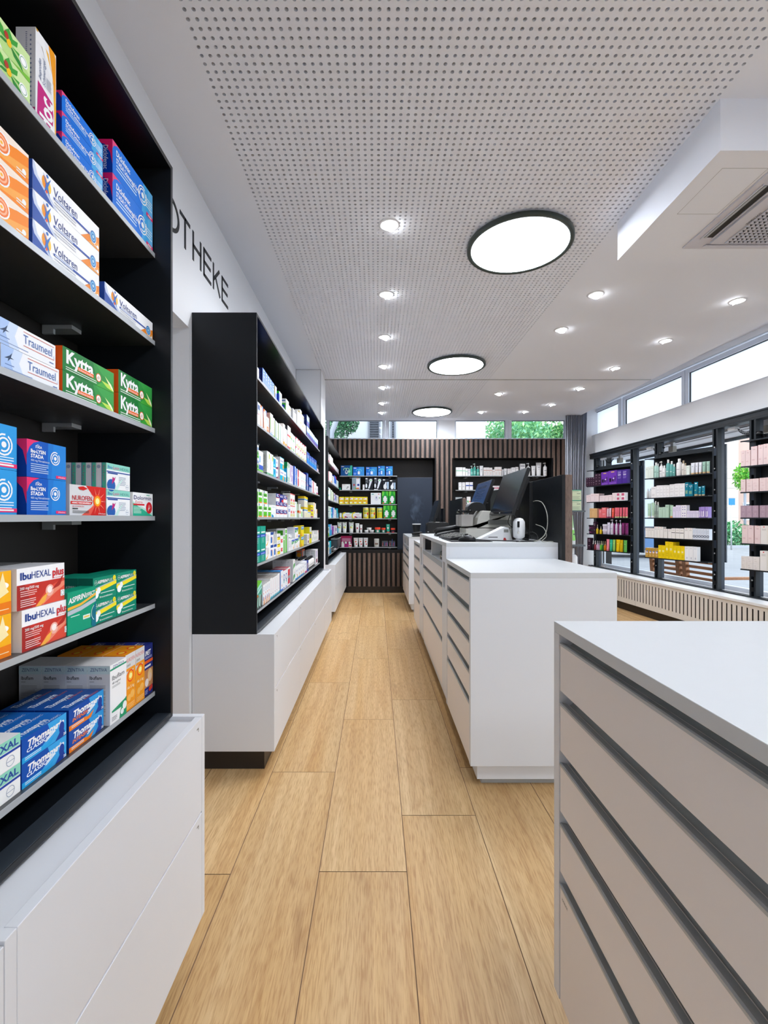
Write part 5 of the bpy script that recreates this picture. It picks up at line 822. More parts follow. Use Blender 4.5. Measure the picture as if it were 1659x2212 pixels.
 'ws': ('eef0f4', [LN(.2, .85, .8, 1, .05, 'b4b8c4'), R_(.4, .12, .7, .25, 'c8ccd8')], 'dfe3ec', [], None, 'white sun care carton'),
 'pi': ('eed9da', [LN(.3, .85, .7, 2, .04, 'c8a0a4'), LN(.15, .3, .6, 2, .05, 'd0a8ac'), ('c', .5, .97, .015, 'e83a3a')], 'd8a4a8', [], 'e8c4c4', 'pink skincare carton'),
 'mv': ('b39bab', [('c', .5, .6, .14, 'bfa9b8'), LN(.2, .3, .8, 2, .08, 'cdb8c6')], 'a288a0', [], 'd8b4b0', 'mauve carton'),
 'wf': ('eae6e4', [('c', .3, .6, .1, 'dcd6d4'), LN(.2, .3, .6, 2, .08, 'c8c2c0')], None, [], None, 'flat off-white carton'),
}
def fit16(lab, words):
    q = words
    while len(lab.split()) > 16 and (' and ' in q or ' with ' in q):
        q2 = q.rsplit(' and ', 1)[0] if ' and ' in q.split(' with ')[-1] and ' with ' in q else q.rsplit(' with ', 1)[0]
        if q2 == q: break
        lab = lab.replace(q, q2, 1); q = q2
    return lab
_gm = {}
def tube_mesh(w, h, col, cap, deco, down=True):
    """squeeze tube standing on its cap, flat seam on top"""
    mb = MB(); ch = h*.13; n = 16; r0 = w*.40; c = C(col); vs = []; L = 9
    for i in range(L):
        t = i/(L-1); rx = r0+(w/2-r0)*t; ry = r0*(1-t)**.8*.8+.0012+.0*t
        z = ch+(h-ch)*t
        vs += [(rx*math.cos(2*math.pi*k/n), ry*math.sin(2*math.pi*k/n), z) for k in range(n)]
    mb.add(vs, [(i*n+k, i*n+(k+1) % n, (i+1)*n+(k+1) % n, (i+1)*n+k) for i in range(L-1) for k in range(n)], c, True)
    mb.box(-w/2, w/2, -.0014, .0014, h-.004, h, c)
    mb.lathe([(r0*.95, 0), (r0*.97, ch*.2), (r0*.95, ch)], C(cap), n, sy=.85)
    for (u0, v0, u1, v1, cc) in deco:            # printed fields, wrapped on the front of the tube
        q = []
        for v in (v0, v1):
            t = v; rx = r0+(w/2-r0)*t; ry = r0*(1-t)**.8*.8+.0012
            for j in range(5):
                u = (u0+(u1-u0)*j/4)*2-1; a = math.acos(max(-1, min(1, u))); q.append((rx*u*1.002, -ry*abs(math.sin(a))-.0006, ch+(h-ch)*t))
        mb.add(q, [(j, j+1, 6+j, 5+j) for j in range(4)], C(cc), True)
    return mb
def bottle_mesh(w, h, col, cap, kind, deco):
    mb = MB(); r = w/2; c = C(col, .3)
    if kind == 'pump':
        mb.lathe([(r*.9, 0), (r, h*.02), (r, h*.62), (r*.85, h*.69), (r*.4, h*.73)], c, 20, sy=.8)
        mb.lathe([(r*.36, h*.73), (r*.36, h*.80), (r*.14, h*.81), (r*.14, h*.90), (r*.4, h*.905), (r*.4, h*.97), (r*.3, h)], C(cap), 14)
        mb.box(-r*1.05, 0, -r*.13, r*.13, h*.93, h*.975, C(cap)); mb.box(-r*1.05, -r*.9, -r*.1, r*.1, h*.90, h*.93, C(cap)); top = .66
    elif kind == 'bottle':
        mb.lathe([(r*.92, 0), (r, h*.02), (r, h*.70), (r*.8, h*.77), (r*.42, h*.80)], c, 20)
        mb.lathe([(r*.5, h*.80), (r*.5, h*.99), (r*.44, h)], C(cap), 16); top = .7
    elif kind == 'jar':
        mb.lathe([(r*.82, 0), (r*.9, h*.06), (r*.9, h*.62)], c, 20); mb.lathe([(r, h*.60), (r, h*.97), (r*.95, h)], C(cap), 20); top = .58
    elif kind == 'can':
        mb.lathe([(r*.97, 0), (r, h*.03), (r, h*.93)], c, 24); mb.lathe([(r*1.02, h*.92), (r*1.02, h*.99), (r*.96, h)], C(cap), 24); top = .9
    elif kind == 'dropper':
        mb.lathe([(r*.9, 0), (r, h*.03), (r, h*.5), (r*.4, h*.6)], c, 16); mb.lathe([(r*.45, h*.6), (r*.45, h*.72), (r*.2, h*.74), (r*.24, h*.97), (r*.1, h)], C(cap), 12); top = .5
    for (u0, v0, u1, v1, cc) in deco:
        q = []; ys = .8 if kind == 'pump' else (.9 if kind == 'jar' else 1); rr = r*(.9 if kind == 'jar' else 1)
        for v in (v0, v1):
            for j in range(7):
                u = (u0+(u1-u0)*j/6)*2-1; a = math.asin(max(-.99, min(.99, u))); q.append((rr*math.sin(a)*1.005, -(rr*math.cos(a)+.0006)*ys if kind == 'pump' else -(rr*math.cos(a)+.0006), h*v*top))
        mb.add(q, [(j, j+1, 8+j, 7+j) for j in range(6)], C(cc), True)
    return mb
# other goods: kind, colours, printing, words
DO = {
 'Tg': ('tube', 'eef0ee', 'e6e8e6', [(.25, .35, .5, .52, 'e8c43a'), (.55, .30, .8, .5, 'cfdc6a'), (.6, .55, .8, .66, '6ac44a'), (.25, .92, .75, .98, '8a9a5a')], 'white tube with yellow flower print'),
 'Ts': ('tube', 'eef0f0', 'e6e8e6', [(.3, .3, .7, .5, 'b83a4a'), (.3, .8, .7, .85, 'b8bcc0')], 'small white tube with red print'),
 'Tr': ('tube', 'e9eaea', 'e2e4e4', [(.35, .45, .65, .6, 'e85a3a'), (.5, .15, .85, .28, 'e0464a'), (.25, .75, .75, .8, 'e8a8a0')], 'white tube with orange heart'),
 'Tt': ('tube', '23a586', 'e8432a', [(.3, .35, .7, .62, 'f0e6e4'), (.3, .85, .7, .9, 'dff2ea')], 'teal tube with red cap'),
 'Tw': ('tube', 'eff0f2', 'e9eaec', [(.3, .55, .7, .6, '9aa0a8'), (.3, .4, .6, .43, 'b4b8c0')], 'white tube with grey print'),
 'Tc': ('tube', 'e86a7c', 'd8dca0', [(.3, .2, .7, .24, 'f4b4bc')], 'coral tube with cream cap'),
 'Tl': ('tube', 'eac6d6', 'b04a78', [(.3, .3, .6, .7, 'f4e2ec')], 'pale pink tube with berry cap'),
 'To': ('tube', 'f0604e', 'd84a5a', [(.3, .6, .7, .7, 'f8a494')], 'orange red tube'),
 'Tp': ('tube', '7c2c68', '552048', [(.3, .8, .7, .83, 'b88aac')], 'plum tube'),
 'Tv': ('tube', 'e2def0', 'd8d2ea', [(.3, .7, .7, .74, 'a8a0cc')], 'pale lilac tube'),
 'T1': ('tube', 'f08a9c', 'e8788c', [(.3, .6, .7, .63, 'f8c4cc')], 'pink tube'), 'T2': ('tube', '3cc09c', '30b48c', [(.3, .6, .7, .63, 'a4e4d0')], 'turquoise green tube'),
 'T3': ('tube', '98cc6c', '8cc45c', [(.3, .6, .7, .63, 'd0ecb8')], 'light green tube'), 'T4': ('tube', 'f0cc14', 'f0c00c', [(.3, .6, .7, .63, 'f8ec9c')], 'bright yellow tube'),
 'T5': ('tube', 'd8b414', 'e0b40c', [(.3, .6, .7, .63, 'f0dc8c')], 'mustard tube'), 'T6': ('tube', '64b054', '58a848', [(.3, .6, .7, .63, 'b4dcac')], 'grass green tube'),
 'Ti': ('tube', 'e4e8f2', 'e0bc8c', [(.3, .6, .7, .66, 'a8b4c8')], 'silver white tube with wooden cap'), 'Tj': ('tube', 'a4c8b8', 'e0bc8c', [(.3, .6, .7, .66, '6c9484')], 'sage tube with wooden cap'),
 'Tq': ('tube', '14809a', 'e4c89c', [(.25, .85, .75, .92, WH), (.25, .3, .7, .34, 'c8dc8a')], 'petrol tube with wooden cap'),
 'Tn': ('tube', 'b4d4bc', 'eef0ee', [(.3, .5, .6, .53, '7c9c8c')], 'sage green tube'), 'To2': ('tube', 'bcdcc4', 'f0b078', [(.3, .5, .6, .53, '7c9c8c')], 'pale green tube with orange cap'),
 'Bt': ('pump', '4fb0a0', 'd8e4dc', [(.1, .2, .9, .6, '8fd0c4')], 'teal pump bottle'), 'Bw': ('pump', 'eff0f2', 'e4e6e8', [(.2, .55, .8, .62, '8a8e96'), (.2, .3, .8, .33, 'b4b8c0')], 'white pump bottle'),
 'Bv': ('pump', 'dcd8ec', 'd0ccdc', [(.2, .55, .8, .6, 'a8a0cc')], 'lilac pump bottle'), 'Bb': ('pump', '2a64c0', '24549c', [], 'blue pump bottle'),
 'Bg': ('bottle', '6fb4b0', 'eef0f0', [(.2, .4, .8, .46, 'dfeeee')], 'sea green bottle with white cap'), 'Bs': ('bottle', 'b4d8d0', 'f0f2f2', [(.2, .5, .8, .56, '7c9c98')], 'pale aqua bottle with white cap'),
 'Bn': ('bottle', 'e4e0da', 'b4a488', [(.2, .5, .8, .56, 'a8a8a8')], 'clear bottle with gold cap'), 'Bo': ('bottle', 'f2f2f4', 'f4f4f4', [(.2, .5, .8, .55, 'b4b4bc')], 'white bottle'),
 'Bc': ('bottle', 'a4b4ac', 'e8eae8', [(.1, .3, .9, .6, '8a9c94')], 'grey green clear bottle with white cap'), 'Bk': ('bottle', 'f0eeea', '15161a', [(.1, .05, .9, .2, '1c1c20'), (.2, .5, .8, .55, '5a5a5a')], 'black-capped bottle with white label'),
 'Bh': ('bottle', 'd8dce0', 'c8ccd0', [], 'slim clear bottle'), 
 'Dr': ('dropper', '8c3a44', 'd4c8c4', [], 'small red bottle with silver top'), 'Dk': ('dropper', '24202a', 'c8c4c0', [], 'small black bottle with silver top'), 'Dv': ('dropper', 'c8a4c4', 'd8ccd4', [], 'small lilac bottle with silver top'),
 'Dg': ('dropper', '6ac43a', 'd8d4b4', [], 'small green bottle with silver top'), 'Dn': ('dropper', '2f7a34', 'c8c4a4', [], 'small dark green bottle with silver top'), 'Do': ('dropper', 'd07a1e', 'd0b884', [], 'small amber bottle with silver top'), 'Dy': ('dropper', 'e0c02a', 'd4ccb4', [], 'small golden oil bottle'),
 'Jw': ('jar', 'f0f0f1', 'f4f4f4', [], 'white cream jar'), 'Jt': ('jar', '2aa088', 'e8482e', [(.3, .2, .7, .85, 'f0e6e4')], 'teal jar with red lid'), 'Jr': ('jar', '2c3a4c', 'e8482e', [(.2, .1, .8, .4, 'c83040')], 'small dark jar with red lid'),
 'Jd': ('jar', '5a3054', '241a28', [(.2, .4, .6, .8, '8a4c80')], 'dark plum jar'), 'Jl': ('jar', 'dcd6ea', 'e0dcea', [], 'pale lilac jar'), 'Jg': ('jar', '1aa884', '18a07c', [], 'small green jar'),
 'Cy': ('can', 'f0e03a', 'e6e6dc', [(.05, .6, .95, .92, 'dcd48a'), (.2, .70, .9, .80, '3a9a1e'), (.2, .15, .7, .45, 'dfe6c8'), (.7, .35, .9, .6, 'd8344a')], 'yellow powder tin with green script'), 'Cb': ('can', 'f0e03a', '8fb4dc', [(.05, .6, .95, .92, 'dcd48a'), (.2, .70, .9, .80, '3a9a1e'), (.05, .0, .95, .05, 'a9c8e8')], 'yellow powder tin with blue rim'),
 'Cw': ('can', 'dfe0da', 'e6e8e4', [(.2, .35, .8, .5, '7a5a4a'), (.1, .55, .9, .57, '8a8a84')], 'off-white tin with animal drawing'),
}
def good(code, w, d, h):
    k = (code, round(w, 3), round(d, 3), round(h, 3))
    if k in _gm: return _gm[k]
    if code in DS:
        b, fr_, sc_, sd_, tc_, words = DS[code]; me = carton('pack', w, d, h, b, fr_, sd_, sidec=sc_, topc=tc_)
    else:
        kind, col, cap, deco, words = DO[code]
        mb = tube_mesh(w, h, col, cap, deco) if kind == 'tube' else bottle_mesh(w, h, col, cap, kind, deco); me = mb.mesh('pack')
    _gm[k] = me; return me
def words_of(code): return DS[code][-1] if code in DS else DO[code][-1]
KN = {'tube': ('tube', 'tube'), 'pump': ('pump_bottle', 'bottle'), 'bottle': ('bottle', 'bottle'), 'jar': ('cream_jar', 'jar'), 'can': ('tin', 'tin'), 'dropper': ('serum_bottle', 'bottle')}
def row(A, B, z, items, where, end, depth=.045, kinds='medicine_box', back=.004, limit=.19):
    """goods standing along the shelf edge A-B; every item: left, right (picture columns where its front stands on that edge), height (m, or picture rows if > 1), pile, design[, rows deep]"""
    A = Vector(A); B = Vector(B); D = (B-A); ang = math.atan2(D.y, D.x); D.normalize(); inn = Vector((-D.y, D.x))
    def hit(px):
        q = (px-CX)/F; return (q*A.y-A.x)/(D.x-q*D.y)          # A.x + t D.x = q (A.y + t D.y)
    for i, it in enumerate(items):
        l, r, h, n, code = it[:5]
        if 'middle unit' in where: l, r = [q if q < 640 else 640+(q-640)*.915 for q in (l, r)]
        deep = it[5] if len(it) > 5 else 1; lift = it[6] if len(it) > 6 else 0.
        t0, t1 = hit(l), hit(r); w = abs(t1-t0)-.0008; m = A+D*((t0+t1)/2)
        if h > 1: h = h*m.y/F
        if code in DO and DO[code][0] in ('bottle', 'pump', 'dropper'): w = min(w, .06)
        box = code in DS; d = depth if box else w*(.8 if DO[code][0] == 'tube' else 1.0)
        if deep > 1 and d*deep > limit: d = limit/deep
        nm, cat = (kinds, 'box') if box else KN[DO[code][0]]
        me = good(code, w, d, h)
        for k in range(n):
            for j in range(deep):
                p = m+inn*(back+d/2+j*(d+.001))
                lab = '%s, %s from %s, %s' % (words_of(code), ORD[i], end, where)
                if n == 2: lab += ', '+('upper' if k else 'lower')
                if n == 3: lab += ', '+('bottom', 'middle', 'top')[k]
                if deep > 1: lab += ', '+('front' if j == 0 else ['behind', 'third back', 'fourth back'][j-1])
                lab = fit16(lab, words_of(code))
                put(nm, me, (p.x, p.y, z+.0002+k*(h+.0006)+lift), ang, lab, cat, 'goods, '+where)
# ---- middle unit
U2 = ((-.614, 2.2), (-.614, 4.95))
W2 = '%s shelf, middle unit'
row(*U2, ZS[0], [(555, 561, .06, 1, 'wd'), (568.7, 574.5, .094, 1, 'bc'), (574.5, 579.3, .092, 1, 'bc'), (579.3, 584, .090, 1, 'bc'), (584, 588.7, .088, 1, 'bc'), (588.7, 594, .086, 1, 'bc'), (595.5, 599, .085, 1, 'ye'), (604.3, 610, .086, 1, 'bg'), (619, 625, .095, 1, 'wg'), (625.5, 629.5, .075, 1, 'wy'), (634, 637.5, .092, 1, 'wl'), (637.8, 641, .075, 1, 'w'), (643.9, 650, .120, 1, 'w'), (650.2, 654, .08, 2, 'wy'), (654.4, 659, .07, 2, 'wy'), (659.2, 664, .085, 1, 'w'), (665.8, 672, .1, 2, 'nl'), (672.2, 676, .1, 1, 'nl'), (676.2, 680, .1, 1, 'nl'), (680.2, 684, .098, 1, 'nl'), (684.2, 687.5, .095, 1, 'nl'), (687.7, 692, .098, 1, 'nl')], W2 % 'top', 'near end')
row((-.665, 2.2), (-.665, 4.95), ZS[0], [(567, 575, .128, 1, 'bc'), (657, 663, .165, 1, 'nl')], 'top shelf back row, middle unit', 'near end')
row(*U2, ZS[1], [(558, 564, .122, 1, 'wn'), (564.2, 569.5, .120, 1, 'or'), (571, 577.2, .116, 1, 'or'), (577.4, 582.5, .088, 1, 'op'), (585, 591, .13, 1, 'gp'), (591.2, 595, .118, 1, 'gl'), (596.2, 599.5, .115, 1, 'gt'), (599.7, 602.6, .112, 1, 'gl'), (603.5, 607.5, .118, 1, 'gt'), (607.7, 612, .115, 1, 'w'), (613, 617, .145, 1, 'wo'), (617.2, 621.8, .125, 1, 'wo'), (622.4, 629, .082, 2, 'wr'), (629.2, 634, .068, 2, 'wge'), (634.2, 639, .067, 2, 'wge'), (640, 645, .07, 2, 'pk'), (645.2, 650, .07, 2, 'pk'), (650.2, 655, .07, 2, 'pk'), (655.2, 659.5, .07, 2, 'pk'), (659.7, 665, .072, 2, 'pk'), (665.8, 672.5, .112, 1, 'nb'), (672.7, 677.5, .1, 1, 'nb'), (677.7, 682.7, .105, 1, 'nb'), (682.9, 689, .108, 1, 'nb'), (689.4, 693.8, .08, 1, 'dk')], W2 % 'second', 'near end')
row(*U2, ZS[2], [(554, 560.5, .068, 2, 'bd'), (561, 570, .113, 1, 'bt'), (578, 584.5, .136, 1, 'gb'), (584.7, 591.8, .132, 1, 'gb'), (592, 597, .062, 2, 'cy'), (597.2, 602, .06, 2, 'cu'), (606.4, 614.5, .075, 2, 'co'), (614.7, 619.3, .07, 1, 'co'), (621.5, 624.5, .145, 1, 'gw'), (624.7, 628, .14, 1, 'gw'), (628.2, 631.2, .14, 1, 'pu'), (631.4, 634.4, .07, 2, 'pu'), (636.5, 640, .149, 1, 'bw'), (640.2, 644.5, .070, 2, 'bw'), (646, 650.5, .069, 2, 'wp'), (650.7, 655, .068, 2, 'wpk'), (655.2, 659.3, .068, 2, 'wpk'), (659.5, 663.6, .067, 2, 'wpk'), (665.4, 669.5, .16, 1, 'nt'), (671, 677, .132, 1, 'lb'), (677.2, 680, .12, 1, 'w'), (680.2, 684, .118, 1, 're'), (684.2, 688, .113, 1, 'w'), (688.2, 692, .088, 1, 'po')], W2 % 'third', 'near end')
row(*U2, ZS[3], [(554, 558.8, .0735, 2, 'ge'), (559.2, 569, .0735, 2, 'gg'), (570, 579.5, .0725, 2, 'gg'), (579.7, 588, .0715, 1, 'gg'), (588.3, 597.3, .073, 1, 'wd'), (597.8, 605.3, .049, 3, 'ac'), (605.6, 613.4, .049, 2, 'ac'), (605.6, 613.4, .049, 1, 'acn', 1, .0995), (613.7, 621.4, .049, 3, 'ac'), (624, 628, .087, 1, 'wbr'), (628.2, 633, .087, 2, 'wyr'), (633.2, 638, .086, 2, 'wyr'), (638.4, 643.3, .06, 2, 'wgr'), (648, 652, .108, 1, 'wob'), (652.2, 656, .07, 1, 'wgn'), (660, 663.7, .092, 2, 'yb'), (663.9, 668, .09, 2, 'yb'), (668.2, 672, .065, 1, 'yb'), (672.2, 675, .065, 1, 'yb'), (675.3, 681.6, .060, 2, 'yp'), (682, 684.5, .075, 2, 'wov'), (684.7, 687.3, .072, 2, 'w'), (687.5, 690.3, .088, 1, 'wov')], W2 % 'fourth', 'near end', depth=.055)
row(*U2, ZS[4], [(554, 563.7, .095, 2, 'te'), (564.4, 575.3, .095, 2, 'te'), (575.7, 585, .0755, 2, 'ya'), (585.3, 592, .0755, 2, 'bp'), (592.2, 599, .0750, 1, 'bp'), (599.3, 607, .0445, 3, 'wyb'), (607.4, 613, .057, 2, 'wrr'), (613.2, 616.2, .118, 1, 'gs'), (617.2, 621, .164, 1, 'gs'), (624.5, 628.3, .117, 1, 'wl'), (628.5, 631, .11, 1, 'wl'), (631.2, 637.4, .08, 1, 'bgl'), (638.3, 645.6, .082, 2, 'bgl'), (645.9, 649.4, .105, 1, 'bgl'), (652, 659, .086, 2, 'yl'), (667, 671.6, .09, 1, 'wpu'), (672, 677, .15, 1, 'yv'), (677.3, 679.6, .07, 1, 'wsm'), (679.8, 682.3, .105, 1, 'wsm'), (682.5, 685, .066, 1, 'wsm'), (685.2, 688, .066, 1, 'wsm'), (688.2, 690.4, .066, 1, 'wsm'), (690.6, 693.4, .105, 1, 'wre')], W2 % 'fifth', 'near end', depth=.06)
row((-.68, 2.2), (-.68, 4.95), ZS[4], [(571, 584, .14, 1, 'wgo'), (594, 606, .145, 1, 'wgo'), (608, 622, .155, 1, 'wl'), (646, 654, .15, 1, 'yv')], 'fifth shelf back row, middle unit', 'near end', depth=.1)
row(*U2, ZS[5], [(555.5, 567, .138, 1, 'tg'), (569.5, 574, .108, 1, 'pf', 3), (574.2, 578, .109, 1, 'pf', 3), (578.2, 581.4, .110, 1, 'pf', 3), (581.6, 584.8, .111, 1, 'pf', 3), (585, 588.7, .122, 1, 'rt', 3), (588.9, 593.5, .118, 1, 'rt', 3), (593.7, 597.5, .118, 1, 'rt', 3), (597.7, 601, .118, 1, 'rt', 3), (601.2, 605.6, .124, 1, 'rt', 3), (606.4, 612.8, .130, 1, 'bl', 4), (613, 617.3, .122, 1, 'rg', 2), (617.5, 622.4, .122, 1, 'rg', 2), (622.6, 628, .126, 1, 'rr', 2), (634, 638.6, .081, 2, 'wgo', 3), (639.2, 646, .083, 1, 'rd', 2), (646.2, 650.5, .083, 1, 'rd', 2), (650.7, 655.3, .083, 1, 'rd', 2), (655.5, 659, .083, 1, 'rd', 2), (659.2, 665.8, .096, 1, 'rp', 2), (666.2, 670, .09, 1, 'ny'), (670.4, 673.4, .10, 1, 'Bk', 3), (673.6, 676.4, .10, 1, 'Bk', 3), (676.6, 679.2, .10, 1, 'Bk', 3), (679.4, 682, .10, 1, 'Bk', 3), (682.2, 684.6, .10, 1, 'Bk', 3), (686, 691.8, .150, 1, 'wpu', 2)], W2 % 'lowest', 'near end', depth=.05)
row((-.72, 2.2), (-.72, 4.95), ZS[5], [(654.5, 661, .165, 1, 'og')], 'lowest shelf back row, middle unit', 'near end', depth=.06)
# ---- farthest left unit
U3 = ((-.614, 5.46), (-.614, 7.57)); W3 = '%s shelf, farthest left unit'
row(*U3, ZS[0], [(708.8, 711.5, .10, 1, 'wpi'), (712, 713.2, .09, 1, 'cr'), (713.4, 716, .13, 1, 'w'), (716.2, 719.9, .125, 1, 'w'), (720, 722, .075, 1, 'wpi'), (722.2, 724, .073, 1, 'wpi'), (724.2, 726, .072, 1, 'wpi'), (726.2, 728, .071, 1, 'wpi'), (728.2, 730, .07, 1, 'wpi'), (730.2, 732.2, .07, 1, 'wpi')], W3 % 'top', 'near end', depth=.05)
row((-.655, 5.46), (-.655, 7.45), ZS[0], [(708.6, 710.8, .185, 1, 'cr')], 'top shelf back row, farthest left unit', 'near end')
row(*U3, ZS[1], [(708.6, 709.9, .16, 1, 'cr'), (710.5, 712.6, .125, 1, 're'), (713, 715.3, .14, 1, 'w'), (715.6, 718, .14, 1, 'wo'), (719.3, 722.2, .12, 1, 'wl'), (722.4, 727, .15, 1, 'bmg'), (727.3, 731.8, .115, 1, 'gt')], W3 % 'second', 'near end')
row(*U3, ZS[2], [(709, 712.4, .078, 2, 'ty'), (712.8, 714.8, .15, 1, 'w'), (716, 718.3, .072, 2, 'gr2'), (718.5, 721, .13, 1, 'gr2'), (722, 724.6, .062, 2, 'pp'), (724.8, 726.5, .1, 1, 'bmg'), (727, 731.7, .12, 1, 'wb')], W3 % 'third', 'near end')
row(*U3, ZS[3], [(709, 712.5, .075, 2, 'gt'), (712.7, 715.5, .150, 1, 'wl'), (715.7, 718.5, .074, 2, 'cy'), (718.7, 723, .148, 1, 'bw'), (723.4, 727, .062, 2, 'wl'), (727.5, 730.6, .15, 1, 'tq'), (730.8, 732.2, .08, 1, 'tq')], W3 % 'fourth', 'near end')
row(*U3, ZS[4], [(709, 712.6, .15, 1, 'cg'), (712.8, 717.4, .15, 1, 'cp'), (721, 724.8, .12, 1, 'pu'), (725.2, 728.8, .12, 1, 'pp'), (729.2, 732.2, .07, 1, 'tq')], W3 % 'fifth', 'near end')
row(*U3, ZS[5], [(709, 712.2, .16, 1, 'ty'), (712.4, 716, .165, 1, 'tq'), (721.2, 726.5, .07, 1, 'w'), (726.7, 731, .07, 1, 're')], W3 % 'lowest', 'near end')
# wall-hung bin between the shelves of the farthest unit
BIN = M('grey_plastic_bin', '3c4147', .4)
mb = MB(); x0, x1, y0, y1, z0, z1 = -.62, -.53, 6.35, 6.9, .80, .93
for a in ((x0, x0+.004, y0, y1), (x1-.004, x1, y0, y1), (x0, x1, y0, y0+.004), (x0, x1, y1-.004, y1)): mb.box(*a, z0, z1, BIN)
mb.box(x0, x1, y0, y1, z0, z0+.004, BIN); mb.box(x0-.002, x1+.006, y0-.006, y0+.004, z1-.01, z1, ALUD); mb.box(x1-.004, x1+.006, y0-.006, y1+.006, z1-.01, z1, ALUD); mb.box(x0+.03, x0+.036, 5.9, y1, z0+.02, z0+.03, ALUD)
tag(mb.build('storage_bin', bevel=.001), 'dark grey plastic bin hooked to the lower shelves of the farthest left unit', 'bin')
# ---- left niche of the back wall
NA = ((-.6, 7.585), (.34, 7.585))
N_ = '%s shelf, left niche'
row(*NA, ZSB[0], [(736, 760.9, 22.3, 1, 'hg'), (762.6, 786.8, 19.2, 1, 'he'), (790.3, 814.5, 19, 1, 'he'), (816.6, 831.4, 21.2, 1, 'he'), (833.6, 848.3, 20.6, 1, 'he')], N_ % 'top', 'left', depth=.1, kinds='device_box')
row(*NA, ZSB[1], [(732.6, 736, 5, 1, 'Jg'), (738.8, 756.4, 12.5, 1, 'wh'), (760.3, 778.4, 27, 1, 'pe'), (783.4, 787.4, 11.5, 1, 'w'), (788.9, 805.7, 26.5, 1, 'th'), (807.9, 824.8, 26.5, 1, 'th'), (825.9, 840.7, 24, 1, 'ti'), (841.5, 855.2, 22, 1, 'ti')], N_ % 'second', 'left', depth=.09, kinds='device_box')
row(*NA, ZSB[2], [(732.8, 743.9, 15.7, 1, 'yt'), (744.6, 753.9, 15.7, 1, 'yt'), (754.9, 764.3, 16, 1, 'yt'), (764.5, 774, 15.7, 1, 'yt'), (774.2, 783.9, 15.7, 1, 'yt'), (784.1, 793.9, 15.7, 1, 'yt'), (800.9, 823, 24.5, 1, 'wbx'), (825, 838.9, 28, 1, 'gx'), (840, 854, 28, 1, 'gx')], N_ % 'third', 'left', depth=.08, kinds='tea_box')
row(*NA, ZSB[3], [(733.5, 737.8, 12, 1, 'wo'), (740, 760, 12.6, 1, 'pa'), (761.2, 781, 12.6, 1, 'pa'), (784, 796.7, 24, 1, 'Cy'), (798.2, 811, 24, 1, 'Cy'), (813.8, 826.6, 24, 1, 'Cb'), (828, 842, 28, 1, 'gx'), (843, 856.5, 28, 1, 'gx')], N_ % 'fourth', 'left', depth=.08, kinds='tea_box')
row(*NA, ZSB[4], [(728.3, 737.9, 23, 1, 'Tg'), (739, 749, 23, 1, 'Tg'), (753.3, 763.8, 23, 1, 'Tg'), (767.5, 776, 20.5, 1, 'Ts'), (776.8, 782.8, 17.5, 1, 'Ts'), (787, 796.7, 5.5, 1, 'Jw'), (797.8, 807.8, 5.5, 1, 'Jw'), (791.9, 802.4, 5.5, 1, 'Jw', 1, .0425), (809.7, 822, 11.5, 1, 'Jt'), (823.5, 832.9, 10.5, 1, 'Jt'), (834, 842.5, 18.5, 1, 'Tt'), (844, 854, 10, 1, 'Jr')], N_ % 'fifth', 'left')
row(*NA, ZSB[5], [(736.4, 759.9, 24, 1, 'pd'), (763.5, 773.5, 20, 1, 'Tr'), (774, 784, 20, 1, 'Tr'), (784.9, 794.9, 20, 1, 'Tr'), (808, 819, 18, 1, 'Cw')], N_ % 'lowest', 'left', depth=.08, kinds='tea_box')
ACR = M('clear_acrylic', 'f4f8fa', .1, trans=.9, ior=1.3)
for k, x in enumerate((.095, .215)):
    t = thing('acrylic_stand', ('clear acrylic stand with lipsticks, lowest shelf, left niche', 'clear acrylic stand with pens, right end of the lowest shelf, left niche')[k], 'stand', (x, 7.62, ZSB[5]))
    mb = MB(); mb.box(0, .10, 0, .06, 0, .006, ACR); mb.box(0, .10, 0, .003, 0, .035, ACR); mb.box(0, .10, .03, .033, 0, .07, ACR); mb.box(0, .10, .057, .06, 0, .10, ACR); mb.build('holder', t)
    for j in range(5):
        mb = MB(); hh = (.075, .06, .09, .065, .085)[j]+(.04 if k and j == 2 else 0); mb.lathe([(.006, .007), (.006, hh*.8), (.003, hh)], C(('b9344a', '30343c', '4a62b0', 'c83a5c', '8a6ac0')[j]), 10, c=(.014+.018*j, .02, 0)); mb.build('stick', t)
# ---- right niche
NB = ((1.3, 7.585), (2.77, 7.585)); N2 = '%s shelf, right niche'
row(*NB, ZSB[0], [(984.7, 998.8, 18.3, 1, 'gl1'), (999.7, 1005.5, 18, 1, 'gl1'), (1005.9, 1010.1, 15.5, 1, 'gl1'), (1010.8, 1016.3, 15, 1, 'wl'), (1017, 1022.6, 22, 1, 'Bt'), (1022.9, 1029, 27, 1, 'Bt'), (1030.2, 1036.2, 21, 1, 'Bt'), (1036.6, 1044.8, 22, 1, 'Tw'), (1045, 1051.3, 18, 1, 'rl'), (1051.5, 1057, 18, 1, 'rl'), (1057.2, 1063.6, 17.5, 1, 'rl'), (1064.2, 1069, 13.5, 1, 'rl'), (1069.3, 1076.1, 19, 1, 'rl'), (1076.3, 1083.8, 19, 1, 'rl'), (1084.5, 1089, 14, 1, 'Tw'), (1089.2, 1096, 16, 1, 'Tw'), (1097, 1105.2, 15.5, 1, 'w'), (1105.4, 1113.3, 18, 1, 'w'), (1114, 1120.1, 19, 1, 'w'), (1123.8, 1134.6, 26, 1, 'wl'), (1137.3, 1148.2, 28, 1, 'Bw'), (1149, 1158.6, 22, 1, 'Tw'), (1159.4, 1171.2, 29, 1, 'Tw'), (1173.4, 1184.3, 29, 1, 'Bw')], N2 % 'top', 'left', depth=.05)
